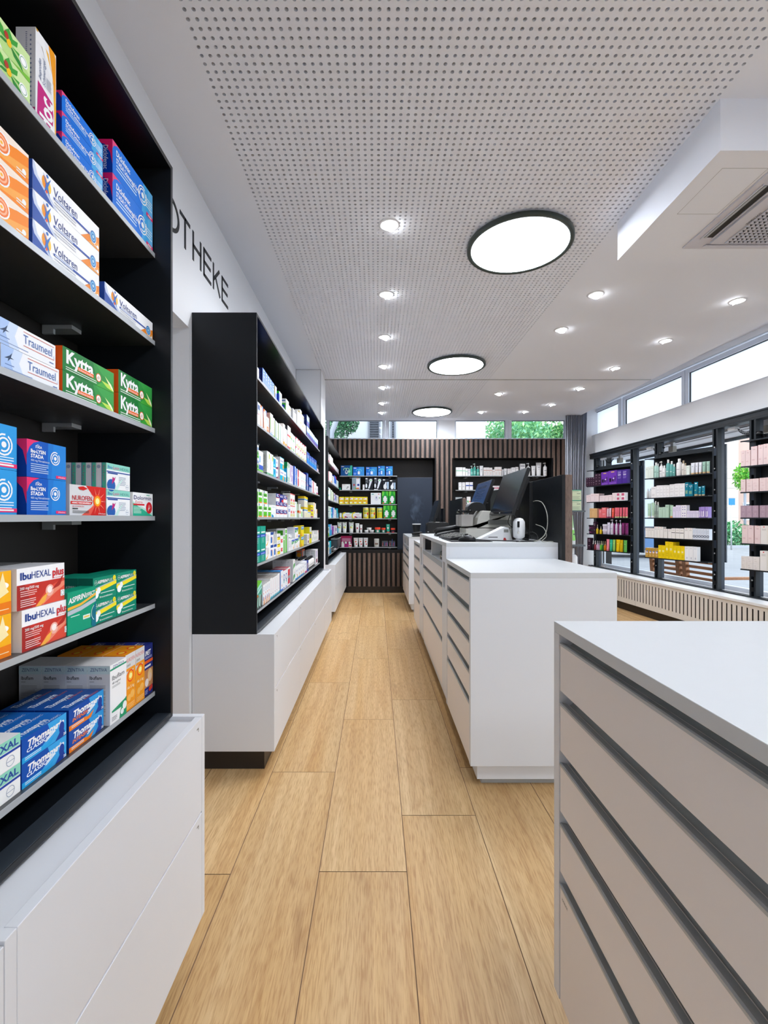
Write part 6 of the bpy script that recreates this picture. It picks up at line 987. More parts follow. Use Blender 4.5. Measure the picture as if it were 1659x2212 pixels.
row(*NB, ZSB[1], [(991, 997.4, 16.3, 1, 'w'), (998.6, 1004.8, 16.3, 1, 'w'), (1006.6, 1013.5, 16.8, 1, 'bb'), (1014.5, 1021.7, 16.8, 1, 'bb'), (1055.6, 1061.5, 9, 1, 'rb'), (1062.3, 1071.8, 9, 1, 'rb'), (1072.5, 1081, 9, 1, 'rb'), (1128, 1138, 12, 1, 'w'), (1140, 1150, 13, 1, 'w'), (1161, 1169, 20, 1, 'Bb')], N2 % 'second', 'left', depth=.05)
row(*NB, ZSB[2], [(984, 998.6, 15, 1, 'grb'), (999.3, 1007.6, 13.5, 1, 'Bo'), (1009, 1016.6, 16, 1, 'wge')], N2 % 'third', 'left', depth=.05)
# =================================================================== shop-window displays
AB = [((3.23, 7.10), (3.48, 6.35)), ((3.30, 5.69), (3.556, 4.96)), ((3.43, 4.36), (3.68, 3.63))]
PY = [(7.16, 6.225), (5.733, 4.816), (4.368, 3.45)]
WN = ['farthest window display', 'middle window display', 'nearest window display']
ZW = [1.936, 1.696, 1.456, 1.216, .976, .736]
for i, ((a, b), (pa, pb)) in enumerate(zip(AB, PY)):
    A = Vector(a); B_ = Vector(b); D = B_-A; L = D.length; ang = math.atan2(D.y, D.x)
    t = thing('display_stand', ['black shelf stand in the shop window beside the curtain, farthest of three', 'black shelf stand in the middle of the shop window, with yellow cartons lowest', 'black shelf stand cut by the right picture edge, with pink cartons'][i], 'display stand', (a[0], a[1], .736), ang)
    for z in ZW:
        mb = MB(); zz = z-.736; mb.box(0, L, 0, .150, zz-.006, zz, STEELB); mb.box(0, L, 0, .004, zz-.012, zz-.006, STEELB)
        mb.prism([(L-.14, .02), (L-.12, .02), (L-.02, .148), (L-.04, .148)], zz-.012, zz-.006, STEELB); mb.build('shelf', t)
    mb = MB(); mb.box(.0, L+.005, .152, .166, -.02, 1.20, BLACKM); mb.build('back_panel', t)
    mb = MB(); mb.box(L-.03, L+.07, .17, .19, .0, 1.27, NAVYP); mb.box(.02, L+.03, .155, .165, 1.20, 1.26, STEELB); mb.build('side_panel', t)
    inv = (Matrix.Translation((a[0], a[1], .736)) @ Matrix.Rotation(ang, 4, 'Z')).inverted()
    for y in (pa, pb):
        T2 = inv @ TF; mb = MB()
        mb.box(-.045, -.005, y-.035, y-.015, .475, 2.134, STEELB, T2); mb.box(-.045, -.005, y+.015, y+.035, .475, 2.134, STEELB, T2); mb.box(-.012, -.005, y-.015, y+.015, .475, 2.134, BLACK, T2); mb.box(-.05, -.045, y-.015, y+.015, .52, .56, BLACK, T2)
        mb.box(.0, .035, y-.03, y+.03, .475, 2.134, NAVYP, T2)
        for k in range(7): mb.box(-.052, -.045, y-.005+.0, y+.006, .62+.22*k, .632+.22*k, ALU, T2)
        for k in range(6): mb.box(-.044, -.02, y-.016, y+.016, .70+.24*k-.04, .70+.24*k+.04, NAVYP, T2)
        mb.build('post', t)
    mb = MB(); T2 = inv @ TF; mb.lathe([(.03, 0), (.032, .012), (.02, .03)], BLACK, 14, c=(-.02, pa-.05, 1.99), T=T2)
    pts = [T2 @ Vector((-.02+.1*math.sin(k*.5)*.2, pa-.05-.02*k*.6, 2.0-.010*k+.008*math.sin(k*1.8))) for k in range(18)]; mb.tube(pts, .004, BLACK, 6); mb.build('cable', t)
# coiled lamp cables with socket between rail and stands
for i, y in enumerate((7.0, 5.9, 4.62)):
    mb = MB(); o0 = Vector((0.03, y+.02, 2.10)); pts = []
    for k in range(90):
        u = k/89; pts.append(TF @ Vector((o0.x+.012*math.cos(k*.9)*(1 if 8 < k < 84 else .2), o0.y-.02-.22*u, o0.z-.05*math.sin(math.pi*min(1, u*1.1))-.02*u+.012*math.sin(k*.9)*(1 if 8 < k < 84 else .2))))
    t = thing('coiled_cable', 'black coiled cable with white plug under the top rail, %s of three' % ['farthest', 'middle', 'nearest'][i], 'cable', (0, 0, 0))
    mb.tube(pts, .0035, BLACK, 6); mb.build('cord', t)
    mb = MB(); mb.box(0.0, .05, y-.0, y+.09, 2.095, 2.125, WHITE, TF); mb.build('plug', t, bevel=.003)
    mb = MB(); mb.box(.10, .15, y-.26, y-.18, 2.02, 2.09, M('lamp_head_grey', '9a978f', .5), TF); mb.box(.11, .14, y-.25, y-.20, 2.09, 2.135, WHITE, TF); mb.build('lamp_head', t, bevel=.003)
G = '%s shelf, '
def rw(i, r, items, depth=.05): row(AB[i][0], AB[i][1], ZW[r], items, ['', 'top', 'second', 'third', 'fourth', 'lowest'][r]+' shelf, '+WN[i], 'left', depth=depth, kinds='cosmetics_box', limit=.14)
rw(0, 1, [(1265, 1270.3, 9.5, 2, 'px'), (1270.5, 1275, 9.5, 2, 'px'), (1275.2, 1279, 9.5, 2, 'px'), (1279.2, 1284, 9.5, 2, 'px'), (1284.3, 1290.5, 12.8, 2, 'px'), (1290.8, 1297.6, 12.8, 2, 'px'), (1298.2, 1313.7, 28, 1, 'pv'), (1313.9, 1332, 30, 1, 'pv'), (1332.3, 1343, 30, 1, 'pvs'), (1343.4, 1354.5, 30, 1, 'pvs')])
rw(0, 2, [(1266, 1270.2, 15, 1, 'pc'), (1270.4, 1274.8, 16, 1, 'pc'), (1275, 1283.5, 18, 1, 'pc'), (1283.7, 1293.3, 17.5, 1, 'pc', 2), (1294.5, 1305.8, 12.5, 1, 'pc'), (1306, 1313.6, 13, 1, 'pc'), (1313.8, 1321.5, 13.5, 1, 'pc'), (1322, 1329.4, 8.7, 2, 'pc'), (1329.8, 1338.8, 8.7, 2, 'pw'), (1339.5, 1349.7, 8.7, 2, 'pw')])
rw(0, 3, [(1273.3, 1277.2, 20.5, 1, 'be'), (1277.4, 1285, 20.5, 1, 'be'), (1285.2, 1289.2, 20.5, 1, 'be'), (1289.4, 1293, 20.5, 1, 'br'), (1293.3, 1298.8, 18.5, 1, 'co2'), (1299.2, 1308.6, 11, 2, 'co2'), (1309, 1313.3, 20, 1, 'Tl'), (1314, 1318.4, 21, 1, 'Tl'), (1319.2, 1324.7, 21, 1, 'To'), (1325.4, 1331.5, 22, 1, 'Tc'), (1332, 1336, 22, 1, 'Tc'), (1336.4, 1341.5, 22, 1, 'Tc'), (1343, 1348, 22.5, 1, 'Tc'), (1348.6, 1353.7, 22.5, 1, 'Tc')])
rw(0, 4, [(1267, 1280.6, 9.3, 2, 'Jd'), (1281.2, 1285.9, 26, 1, 'px'), (1286.3, 1290.2, 20, 1, 'Dy'), (1293.3, 1297.6, 16.5, 1, 'Dy'), (1297.9, 1308.6, 10.7, 2, 'Jl'), (1309.4, 1315.3, 25.5, 1, 'Tv'), (1315.8, 1322.3, 33, 1, 'Bv'), (1322.8, 1327, 24, 1, 'Tp'), (1327.3, 1331.5, 32, 1, 'Bv'), (1331.8, 1336, 25, 1, 'Tp'), (1336.3, 1340, 32, 1, 'Bv'), (1340.4, 1346.6, 26, 1, 'Tp'), (1347.4, 1354.4, 26, 1, 'Tp')])
rw(0, 5, [(1268.2, 1275.8, 25, 1, 'px'), (1277, 1280.8, 20, 1, 'Dk'), (1281.5, 1285.9, 20, 1, 'Dr'), (1286.3, 1290.5, 20, 1, 'Dv'), (1291, 1293.8, 20, 1, 'Dv'), (1294.3, 1298.3, 20, 1, 'Dg'), (1298.8, 1302, 20, 1, 'Dn'), (1302.4, 1306.8, 20, 1, 'Do'), (1307.4, 1313.8, 25, 1, 'T1'), (1314.5, 1320.6, 25, 1, 'T2'), (1321.1, 1327, 25.5, 1, 'T3'), (1327.5, 1335.6, 26, 1, 'T4'), (1336, 1343, 26, 1, 'T5'), (1343.9, 1351.3, 26, 1, 'T6')])
rw(1, 1, [(1393.4, 1400, 25, 1, 'lt'), (1400.2, 1405.5, 26, 1, 'lt'), (1405.7, 1410.7, 27, 1, 'lt'), (1411, 1417.8, 33, 1, 'Bs'), (1418.2, 1421.5, 30, 1, 'Bs'), (1421.9, 1429, 35, 1, 'Bw'), (1429.3, 1435.6, 25, 1, 'Bo'), (1436.3, 1444, 37, 1, 'Bg'), (1444.4, 1451.5, 33, 1, 'Bg'), (1451.9, 1456.4, 26, 1, 'Bg'), (1457, 1469.0, 37, 1, 'Bo'), (1470.3, 1477, 32, 1, 'Bn'), (1477.3, 1481, 26, 1, 'Bn'), (1481.5, 1488.7, 20, 1, 'lt'), (1489.3, 1498.3, 25, 1, 'Ti'), (1499.2, 1506, 25, 1, 'Ti'), (1506.5, 1513.8, 25, 1, 'Ti'), (1514.3, 1522.2, 25.5, 1, 'Tj'), (1523, 1530.8, 25.5, 1, 'Tj')], .06)
rw(1, 2, [(1395, 1399.5, 20, 1, 'Bh'), (1400, 1405.4, 20, 1, 'Bh'), (1406, 1417, 24, 1, 'wt'), (1417.4, 1425, 13, 2, 'wt'), (1425.2, 1431.6, 13, 2, 'wt'), (1431.8, 1438.4, 13, 2, 'wt'), (1438.6, 1445.3, 12.8, 2, 'wt'), (1445.8, 1456.2, 13.6, 2, 'wt'), (1456.5, 1466.8, 14, 2, 'wt'), (1467, 1478.6, 14, 2, 'wt'), (1479.2, 1486.5, 30, 1, 'pe2'), (1486.8, 1495.9, 26, 1, 'pe2'), (1496.5, 1505, 30, 1, 'Tq'), (1505.8, 1513, 20, 1, 'Tq'), (1513.5, 1520.5, 21, 1, 'Tq')])
rw(1, 3, [(1395.6, 1403.8, 31, 1, 'Tn'), (1404.3, 1411.6, 33, 1, 'Tn'), (1412, 1416.5, 36, 1, 'Bc'), (1416.9, 1421.6, 34, 1, 'Bc'), (1422, 1430.2, 22.5, 1, 'sg'), (1430.6, 1436.3, 23, 1, 'sg'), (1436.6, 1444, 28, 1, 'sg'), (1444.8, 1452, 27, 1, 'To2'), (1452.4, 1459, 24, 1, 'li'), (1459.2, 1465.3, 27, 1, 'li'), (1465.5, 1470.3, 27, 1, 'li'), (1470.8, 1482.5, 13.5, 2, 'lip'), (1483.1, 1488.2, 15, 1, 'li', 2), (1488.6, 1492, 15, 1, 'li', 2), (1492.5, 1496, 15, 1, 'li', 2), (1496.4, 1500.4, 15, 1, 'li'), (1500.8, 1504.4, 15, 1, 'li'), (1504.8, 1508.8, 15, 1, 'li'), (1509.3, 1512.7, 23, 1, 'vi'), (1513, 1522.2, 23.5, 1, 'vi'), (1522.8, 1529.6, 23.5, 1, 'vi')])
rw(1, 4, [(1393.4, 1399.4, 20, 1, 'wm'), (1399.6, 1405.6, 20, 1, 'wm'), (1405.8, 1412.3, 20, 1, 'wm'), (1412.6, 1418.6, 24, 1, 'wm'), (1418.8, 1424.6, 24, 1, 'wm'), (1424.8, 1432, 24, 1, 'wm'), (1433, 1441, 20, 1, 'wm'), (1442.3, 1449.6, 20, 1, 'wm'), (1449.9, 1458, 22, 1, 'wx'), (1459, 1467.2, 22, 1, 'wx'), (1467.6, 1476.4, 22, 1, 'wx'), (1477.6, 1486.4, 24, 1, 'wm'), (1486.6, 1495.4, 24, 1, 'wm'), (1495.8, 1501.5, 23.5, 1, 'wq'), (1501.7, 1507, 23.5, 1, 'wq'), (1507.4, 1513, 23.5, 1, 'wq'), (1513.3, 1518.8, 23.5, 1, 'wq'), (1519.2, 1524.8, 23.5, 1, 'wq'), (1525.2, 1531.6, 23.5, 1, 'wq')])
rw(1, 5, [(1393.6, 1400.4, 20, 1, 'gd'), (1400.7, 1407.3, 20, 1, 'gd'), (1407.6, 1414.2, 20.5, 1, 'gd'), (1414.5, 1421.1, 21, 1, 'gd'), (1421.5, 1428.5, 28, 1, 'sy'), (1428.8, 1436.2, 28, 1, 'sy'), (1436.5, 1444.2, 37, 1, 'sy'), (1444.6, 1453.4, 37, 1, 'sy', 2), (1453.8, 1461.4, 30, 1, 'sy'), (1461.7, 1469.5, 30, 1, 'sy'), (1469.8, 1478, 30, 1, 'sy'), (1478.5, 1487.4, 30.5, 1, 'ws'), (1487.6, 1496.6, 31, 1, 'ws'), (1496.9, 1505.4, 31, 1, 'ws')])
rw(2, 1, [(1599.8, 1609.3, 34, 1, 'pi'), (1609.6, 1620.2, 34, 1, 'pi'), (1621.5, 1635, 41, 1, 'pi'), (1636.9, 1648, 43, 1, 'pi'), (1648.3, 1660, 44, 1, 'pi'), (1660.4, 1674, 45, 1, 'pi')], .06)
rw(2, 2, [(1599.3, 1609.7, 27, 1, 'pi'), (1611.6, 1624.8, 13.6, 2, 'pi'), (1625, 1638.3, 13.8, 2, 'pi'), (1640, 1654, 14.2, 2, 'pi'), (1654.3, 1668, 14.5, 2, 'pi')], .06)
rw(2, 3, [(1599, 1610.8, 12.8, 2, 'mv'), (1611, 1624, 12.9, 2, 'mv'), (1624.5, 1637.6, 13, 2, 'mv'), (1640.5, 1653.5, 13.1, 2, 'mv'), (1653.8, 1667, 13.2, 2, 'mv')], .06)
rw(2, 4, [(1602, 1614.5, 39, 1, 'pi'), (1614.7, 1627.5, 39, 1, 'pi'), (1629.3, 1642, 39, 1, 'pi'), (1642.3, 1657, 40, 1, 'wm'), (1657.3, 1672, 40, 1, 'wm')], .06)
rw(2, 5, [(1600.5, 1613, 13.5, 2, 'wf'), (1613.2, 1626, 13.7, 2, 'wf'), (1626.2, 1640, 14, 2, 'wf'), (1641, 1656.5, 43, 1, 'wm'), (1656.8, 1672, 44, 1, 'wm')], .06)
# glass shelves on the customer side of the near partition
GSH = M('grey_glass_shelf', '5c666c', .15, spec=.7)
for i, (z, lab) in enumerate(((1.257, 'upper'), (1.05, 'middle'), (.843, 'lower'))):
    mb = MB(); mb.box(1.1535, 1.262, 2.79, 3.6, z-.010, z, GSH); tag(mb.build('partition_shelf'), '%s short glass shelf fixed to the customer side of the near partition' % lab, 'shelf', 'glass shelves on the partition')
me = carton('pg', .080, .06, .063, 'd9e4c2', [R_(0, 0, 1, .05, 'b4cca4'), R_(.0, .92, 1, 1, '4aa488'), LN(.1, .84, .8, 2, .05, '9aac8c'), T_('nuxe', .66, .60, .92, .7, '2c302c', sh=.2, bold=.02), LN(.08, .36, .9, 5, .065, '9eae90')])
for k in range(2): put('cosmetics_box', me, (1.214, 2.86, 1.2572+k*.0636), 0, 'pale green cosmetics carton on the upper partition shelf, %s of two' % ('lower', 'upper')[k], 'box', 'pale green cartons on the partition shelf')
mb = tube_mesh(.085, .178, '9cd884', 'e6e8e4', [(.02, .0, .98, .42, '86d45c'), (.02, .42, .98, .50, 'dfe6dc'), (.3, .22, .7, .27, '2c302c'), (.02, .5, .98, .97, 'a4cc9c')])
o = put('tube', mb.mesh('tube'), (1.205, 2.87, 1.0502), R(50), 'bright green tube with white cap on the middle partition shelf', 'tube')
mb = bottle_mesh(.075, .182, 'e6e7ea', 'dfe2e6', 'bottle', [(.1, .45, .6, .55, '8a8e96'), (.1, .3, .7, .33, '9a9ea4'), (.1, .22, .7, .25, '9a9ea4')]); put('bottle', mb.mesh('bottle'), (1.208, 2.87, .8432), 0, 'white capped bottle on the lower partition shelf', 'bottle')
# =================================================================== checkout equipment
PLK = M('black_plastic', '16181b', .38); PLKG = M('black_gloss_plastic', '0e1013', .18); GRYP = M('warm_grey_plastic', 'c9c8c0', .5); WHP = M('white_plastic', 'e6e8ea', .35)
def monitor(y0, y1, xt, xb, z0, z1, zt, label, screen=None):
    """flat screen facing the aisle, leaning back; stands on the counter top zt"""
    t = thing('monitor', label, 'monitor', ((xt+xb)/2+.05, (y0+y1)/2, zt)); o = Vector(t.location); W_ = y1-y0
    d = Vector((xt-xb, 0, z1-z0)); Hh = d.length; d.normalize(); nx = Vector((-d.z, 0, d.x))
    T = Matrix(((0, nx.x, d.x, xb-o.x), (-1, 0, 0, y1-o.y), (0, nx.z, d.z, z0-o.z), (0, 0, 0, 1)))   # x = towards the camera, y = out of the screen, z = up the panel
    mb = MB(); mb.box(0, W_, -.022, 0, 0, Hh, PLK, T); mb.box(.05, W_-.05, -.05, -.022, .05, Hh-.05, PLK, T); mb.build('housing', t, bevel=.002)
    mb = MB(); mb.box(.006, W_-.006, 0, .0006, .022, Hh-.006, screen or SCREEN, T); sc = mb.build('screen', t)
    if screen is not None:
        mb = MB(); dk = M('screen_table_ink', '1c2a48', .4)
        for k in range(9): mb.box(.10+.035*k, .10+.035*k+.022, .0006, .0009, Hh*.72, Hh*.82, dk, T)
        for k in range(6): mb.box(.08, W_-.12-.02*(k % 3), .0006, .0009, Hh*(.62-.07*k), Hh*(.62-.07*k)+.004, dk, T)
        mb.build('screen_text', sc)
    mb = MB(); mb.box(.004, W_-.004, 0, .002, .004, .018, PLKG, T); mb.box(W_*.5-.012, W_*.5+.012, .002, .0024, .008, .014, ALU, T); mb.build('chin_bar', t)
    mb = MB(); mb.box(-.01, .03, -.035, .035, .012, z0-zt+Hh*.55, PLK); mb.box(-.065, .065, -.11, .11, 0, .012, PLK)
    c = T @ Vector((W_/2, -.05, Hh*.45)); mb.tube([c, (0, 0, z0-zt+Hh*.45)], .02, PLK, 10); mb.build('stand', t, bevel=.002)
    return t
BLUE = M('lit_blue_screen', '14243c', .25, emit='2f5288', es=.2)
monitor(2.90, 3.46, .950, .846, 1.236, 1.530, 1.063, 'large dark monitor leaning back on the tall checkout counter')
m2 = monitor(3.60, 4.12, .905, .825, 1.30, 1.515, 1.063, 'monitor with a blue lit screen behind the large dark one', BLUE)
monitor(6.22, 6.74, .845, .765, 1.17, 1.455, .972, 'small far monitor seen edge-on on the farthest counter')
def customer_display(x, y0, y1, z0, z1, zt, label):
    t = thing('customer_display', label, 'display', (x, (y0+y1)/2, zt)); h_ = (y1-y0)/2
    mb = MB(); mb.box(-.012, .012, -h_, h_, z0-zt, z1-zt, PLK); mb.build('housing', t, bevel=.003)
    mb = MB(); mb.box(.012, .0125, -h_+.01, h_-.01, z0-zt+.01, z1-zt-.01, SCREEN); mb.build('screen', t)
    mb = MB(); mb.box(-.015, .015, -.04, .04, 0, z0-zt, PLK); mb.build('foot', t)
customer_display(1.025, 3.06, 3.32, 1.10, 1.452, 1.063, 'slim black customer display standing close behind the large monitor')
customer_display(.925, 6.3, 6.55, 1.05, 1.345, .972, 'slim black customer display beside the far monitor')
# office printer
ox, oy, oz = .84, 3.72, 1.063
t = thing('printer', 'warm grey office printer on the checkout counter below the blue screen', 'printer', (ox, oy, oz))
mb = MB(); mb.box(-.17, .19, -.25, 0, 0, .072, GRYP); mb.prism([(-.17, .076), (.19, .076), (.19, .19), (-.04, .205), (-.075, .15), (-.09, .076)], -.25, 0, GRYP, axis='y'); mb.build('body', t, bevel=.006)
mb = MB(); mb.box(.0, .185, -.2512, -.25, .098, .135, M('printer_tray_grey', '8f908c', .5)); mb.build('paper_tray', t)
for y in (-.245, -.12): mb = MB(); mb.box(-.20, -.112, y, y+.115, .085, .175, M('warm_grey_flap', 'b4b0ab', .5)); mb.build('side_flap', t, bevel=.004)
# label printer on top of it
t = thing('label_printer', 'black label printer with grey rounded lid on top of the office printer', 'label printer', (.775, 3.62, 1.268))
mb = MB(); mb.prism([(-.07+.07*(1-math.cos(math.pi*k/10)), .012+.055*math.sin(math.pi*k/10)) for k in range(11)]+[(.07, 0), (-.07, 0)], -.06, .06, PLK, axis='y'); mb.build('body', t, bevel=.003)
mb = MB(); mb.prism([(-.072+.074*(1-math.cos(math.pi*k/10)), .013+.058*math.sin(math.pi*k/10)) for k in range(1, 5)]+[(-.02, .052), (-.05, .03)], -.055, .055, M('mid_grey_lid', '8a8d92', .35), axis='y'); mb.build('lid', t)
t = thing('cable_clip', 'cluster of small black clips at the left end of the office printer', 'clips', (.665, 3.55, 1.25))
for k in range(4): mb = MB(); mb.box(-.04+.028*k, -.02+.028*k, -.05, .05, .0+.004*(k % 2), .016+.004*(k % 2), PLK); mb.tube([(-.03+.028*k, -.05, .01), (-.045+.028*k, -.09, .018), (-.055+.028*k, -.11, .014)], .006, PLK, 6); mb.build('clip', t)
mb = MB(); mb.box(.015, .04, -.03, .03, -.02, .0, ALUD); mb.build('clip_foot', t)
# white card terminal on a wedge
t = thing('card_terminal', 'white wedge-shaped card terminal lying in front of the office printer', 'card terminal', (.79, 3.06, 1.063))
mb = MB(); mb.prism([(-.12, 0), (.10, 0), (.075, .085), (.045, .092), (-.12, .012)], -.05, .05, WHP, axis='y'); mb.build('body', t, bevel=.004)
mb = MB(); mb.box(-.06, .0, -.0508, -.05, .022, .026, PLK); mb.prism([(.035, .0), (.06, .0), (.05, .02), (.04, .02)], -.0515, -.05, M('red_led', 'b02a2a', .4), axis='y'); mb.build('slot', t)
mb = MB(); mb.box(.04, .07, -.0512, -.05, .055, .075, M('printer_tray_grey', '8f908c', .5)); mb.build('label_plate', t)
# white round-shouldered scanner
t = thing('presentation_scanner', 'upright white barcode scanner with black window on a round foot', 'scanner', (.904, 2.93, 1.063))
mb = MB(); mb.lathe([(.042, 0), (.044, .006), (.02, .012), (.012, .022)], WHP, 24); mb.build('foot', t)
mb = MB(); mb.lathe([(.022, .018), (.036, .03), (.039, .08), (.037, .125), (.026, .143), (.01, .149)], WHP, 24, sx=.95, sy=1.15); mb.build('head', t)
mb = MB(); mb.box(-.024, -.010, -.0478, -.040, .09, .128, PLKG); mb.box(-.022, -.014, -.048, -.040, .05, .064, GRYP); mb.build('window', t, bevel=.002)
# keyboard, mouse and pad
mb = MB(); mb.box(.465, .72, 2.86, 3.30, 1.0632, 1.0662, M('black_mouse_mat', '1b1c1f', .7)); tag(mb.build('mouse_mat', bevel=.001), 'thin black mouse mat on the aisle edge of the checkout counter', 'mouse mat')
t = thing('keyboard', 'black keyboard with grey keys beside the mouse on the checkout counter', 'keyboard', (.545, 3.26, 1.0664), R(4))
mb = MB(); mb.prism([(-.07, 0), (.07, 0), (.07, .03), (.06, .034), (-.07, .014)], -.21, .17, PLK, axis='y'); mb.build('base', t, bevel=.002)
mb = MB(); kg = M('grey_keys', '8d8f8a', .5)
for r_ in range(5):
    for k in range(17): x = -.058+.023*r_; mb.box(x, x+.018, -.195+.021*k, -.195+.021*k+.017, .014+.0042*r_, .024+.0042*r_, kg if (k+r_) % 4 else PLK)
mb.build('keys', t)
t = thing('mouse', 'black computer mouse lying on the mat nearest the camera', 'mouse', (.575, 2.93, 1.0664), R(60))
mb = MB(); n = 14; vs = []; prof = [(1, 0), (1.02, .2), (.96, .5), (.78, .78), (.45, .95), (.05, 1)]
for s_, z_ in prof: vs += [(.031*s_*math.cos(2*math.pi*k/n)*1.0, .056*s_*math.sin(2*math.pi*k/n), .036*z_*(1-.25*(math.sin(2*math.pi*k/n) > .3)*z_)) for k in range(n)]
mb.add(vs, [(i*n+k, i*n+(k+1) % n, (i+1)*n+(k+1) % n, (i+1)*n+k) for i in range(5) for k in range(n)]+[tuple(range(n)), tuple(range(5*n, 6*n))], PLK, True); mb.build('shell', t)
mb = MB(); mb.lathe([(.004, -.003), (.006, 0), (.004, .003)], ALUD, 10, T=Matrix.Translation((0, .03, .030)) @ Matrix.Rotation(R(90), 4, 'Y')); mb.build('wheel', t)
t = thing('telephone', 'black desk telephone with handset at the aisle edge behind the keyboard', 'telephone', (.585, 3.80, 1.0632), R(0))
mb = MB(); mb.prism([(-.10, 0), (.10, 0), (.10, .035), (.05, .05), (-.10, .016)], -.08, .08, PLK, axis='y'); mb.build('base', t, bevel=.003)
mb = MB(); mb.tube([(-.11, -.03, .030), (-.085, -.03, .052), (0, -.03, .062), (.085, -.03, .078), (.115, -.03, .064)], .019, PLK, 10); mb.build('handset', t)
# cables
def cable(pts, r, m, label):
    P_ = [Vector(p) for p in pts]; out = []
    for i in range(len(P_)-1):
        p0 = P_[max(i-1, 0)]; p1 = P_[i]; p2 = P_[i+1]; p3 = P_[min(i+2, len(P_)-1)]
        for k in range(6):
            u = k/6; out.append(.5*((2*p1)+(-p0+p2)*u+(2*p0-5*p1+4*p2-p3)*u*u+(-p0+3*p1-3*p2+p3)*u**3))
    out.append(P_[-1]); mb = MB(); mb.tube(out, r, m, 6); tag(mb.build('cable'), label, 'cable', None)
LG = M('light_grey_cable', 'a9a99f', .5)
cable([(1.045, 3.2, 1.30), (1.06, 3.1, 1.325), (1.068, 2.98, 1.31), (1.07, 2.90, 1.24), (1.065, 2.88, 1.16), (1.04, 2.87, 1.10), (.99, 2.88, 1.068), (.93, 2.98, 1.067), (.86, 3.10, 1.067)], .003, LG, 'light grey cable looping against the near partition')
cable([(1.03, 2.99, 1.17), (1.055, 2.92, 1.15), (1.06, 2.88, 1.10), (1.02, 2.85, 1.068), (1.07, 2.84, 1.067), (1.078, 2.82, 1.066)], .0025, LG, 'thin light grey cable lying at the partition foot')
cable([(.87, 3.0, 1.235), (.85, 2.98, 1.18), (.89, 2.99, 1.145), (.95, 3.0, 1.13)], .0025, PLK, 'thin black cable hanging from the left of the large monitor')
cable([(.89, 3.0, 1.235), (.92, 2.98, 1.19), (.97, 2.99, 1.15), (1.0, 3.0, 1.08)], .003, PLK, 'black cable hanging from the middle of the large monitor')
cable([(.60, 2.97, 1.071), (.66, 3.0, 1.070), (.70, 2.96, 1.069), (.78, 2.93, 1.069), (.86, 2.90, 1.068), (.95, 2.89, 1.068), (1.02, 2.95, 1.068)], .004, PLK, 'black mouse cable running along the counter top')
cable([(.97, 3.1, 1.10), (1.0, 2.95, 1.12), (1.02, 2.92, 1.09), (1.0, 2.90, 1.068), (.94, 2.86, 1.067), (.86, 2.84, 1.067)], .003, PLK, 'black cable coiled at the foot of the customer display')
# receipt printer inside the counter niche
t = thing('receipt_printer', 'small black receipt printer inside the open niche of the checkout counter', 'printer', (.50, 3.12, .9303))
mb = MB(); mb.prism([(-.06, 0), (.08, 0), (.08, .085), (.0, .085), (-.06, .05)], -.07, .07, PLK, axis='y'); mb.build('body', t, bevel=.003)
mb = MB(); mb.box(-.0612, -.06, -.05, .03, .02, .028, GRYP); mb.box(-.0612, -.06, .035, .06, .01, .03, M('beige_button', 'b08a6c', .5)); mb.build('paper_slot', t)
# far counter
t = thing('receipt_printer', 'black box-shaped receipt printer on the farthest counter below the far monitor', 'printer', (.80, 6.05, .9722))
mb = MB(); mb.prism([(-.145, 0), (.15, 0), (.14, .16), (.12, .185), (-.125, .185), (-.145, .17)], -.09, .09, PLK, axis='y'); mb.build('body', t, bevel=.004)
mb = MB(); mb.box(-.14, -.12, -.0915, -.09, .06, .066, WHP); mb.box(-.03, .02, -.05, .0, .185, .19, GRYP); mb.build('paper_slot', t)
t = thing('aroma_diffuser', 'small black diffuser cup with pale rim giving off vapour on the farthest counter', 'diffuser', (.555, 6.35, .9722))
mb = MB(); mb.lathe([(.036, 0), (.04, .01), (.058, .15)], PLK, 24); mb.build('cup', t)
mb = MB(); mb.lathe([(.059, .150), (.060, .153), (.060, .162), (.055, .164)], WHP, 24); mb.build('rim', t)
t = thing('telephone', 'low black telephone on the aisle edge of the farthest counter', 'telephone', (.53, 6.02, .9722))
mb = MB(); mb.prism([(-.06, 0), (.07, 0), (.07, .03), (-.06, .012)], -.07, .07, PLK, axis='y'); mb.build('base', t, bevel=.003)
mb = MB(); mb.tube([(-.065, -.03, .028), (-.04, -.03, .042), (.05, -.03, .052), (.07, -.03, .04)], .014, PLK, 8); mb.build('handset', t)
# vapour above the diffuser: a thin wisp of haze
vm = bpy.data.materials.new('vapour'); vm.use_nodes = True; t_ = vm.node_tree; t_.nodes.remove(t_.nodes['Principled BSDF'])
pv = t_.nodes.new('ShaderNodeVolumePrincipled'); pv.inputs['Color'].default_value = (.55, .72, 1, 1); pv.inputs['Anisotropy'].default_value = .3
tc = t_.nodes.new('ShaderNodeTexCoord'); no = t_.nodes.new('ShaderNodeTexNoise'); no.inputs['Scale'].default_value = 7; no.inputs['Detail'].default_value = 5; no.inputs['Distortion'].default_value = 2.2
mp = t_.nodes.new('ShaderNodeMapping'); mp.inputs['Scale'].default_value = (1, 1, .55); t_.links.new(tc.outputs['Object'], mp.inputs[0]); t_.links.new(mp.outputs[0], no.inputs['Vector'])
rp = t_.nodes.new('ShaderNodeValToRGB'); rp.color_ramp.elements[0].position = .52; rp.color_ramp.elements[0].color = (0, 0, 0, 1); rp.color_ramp.elements[1].position = .72; rp.color_ramp.elements[1].color = (1, 1, 1, 1)
t_.links.new(no.outputs[0], rp.inputs[0])
sx_ = t_.nodes.new('ShaderNodeSeparateXYZ'); t_.links.new(tc.outputs['Object'], sx_.inputs[0])
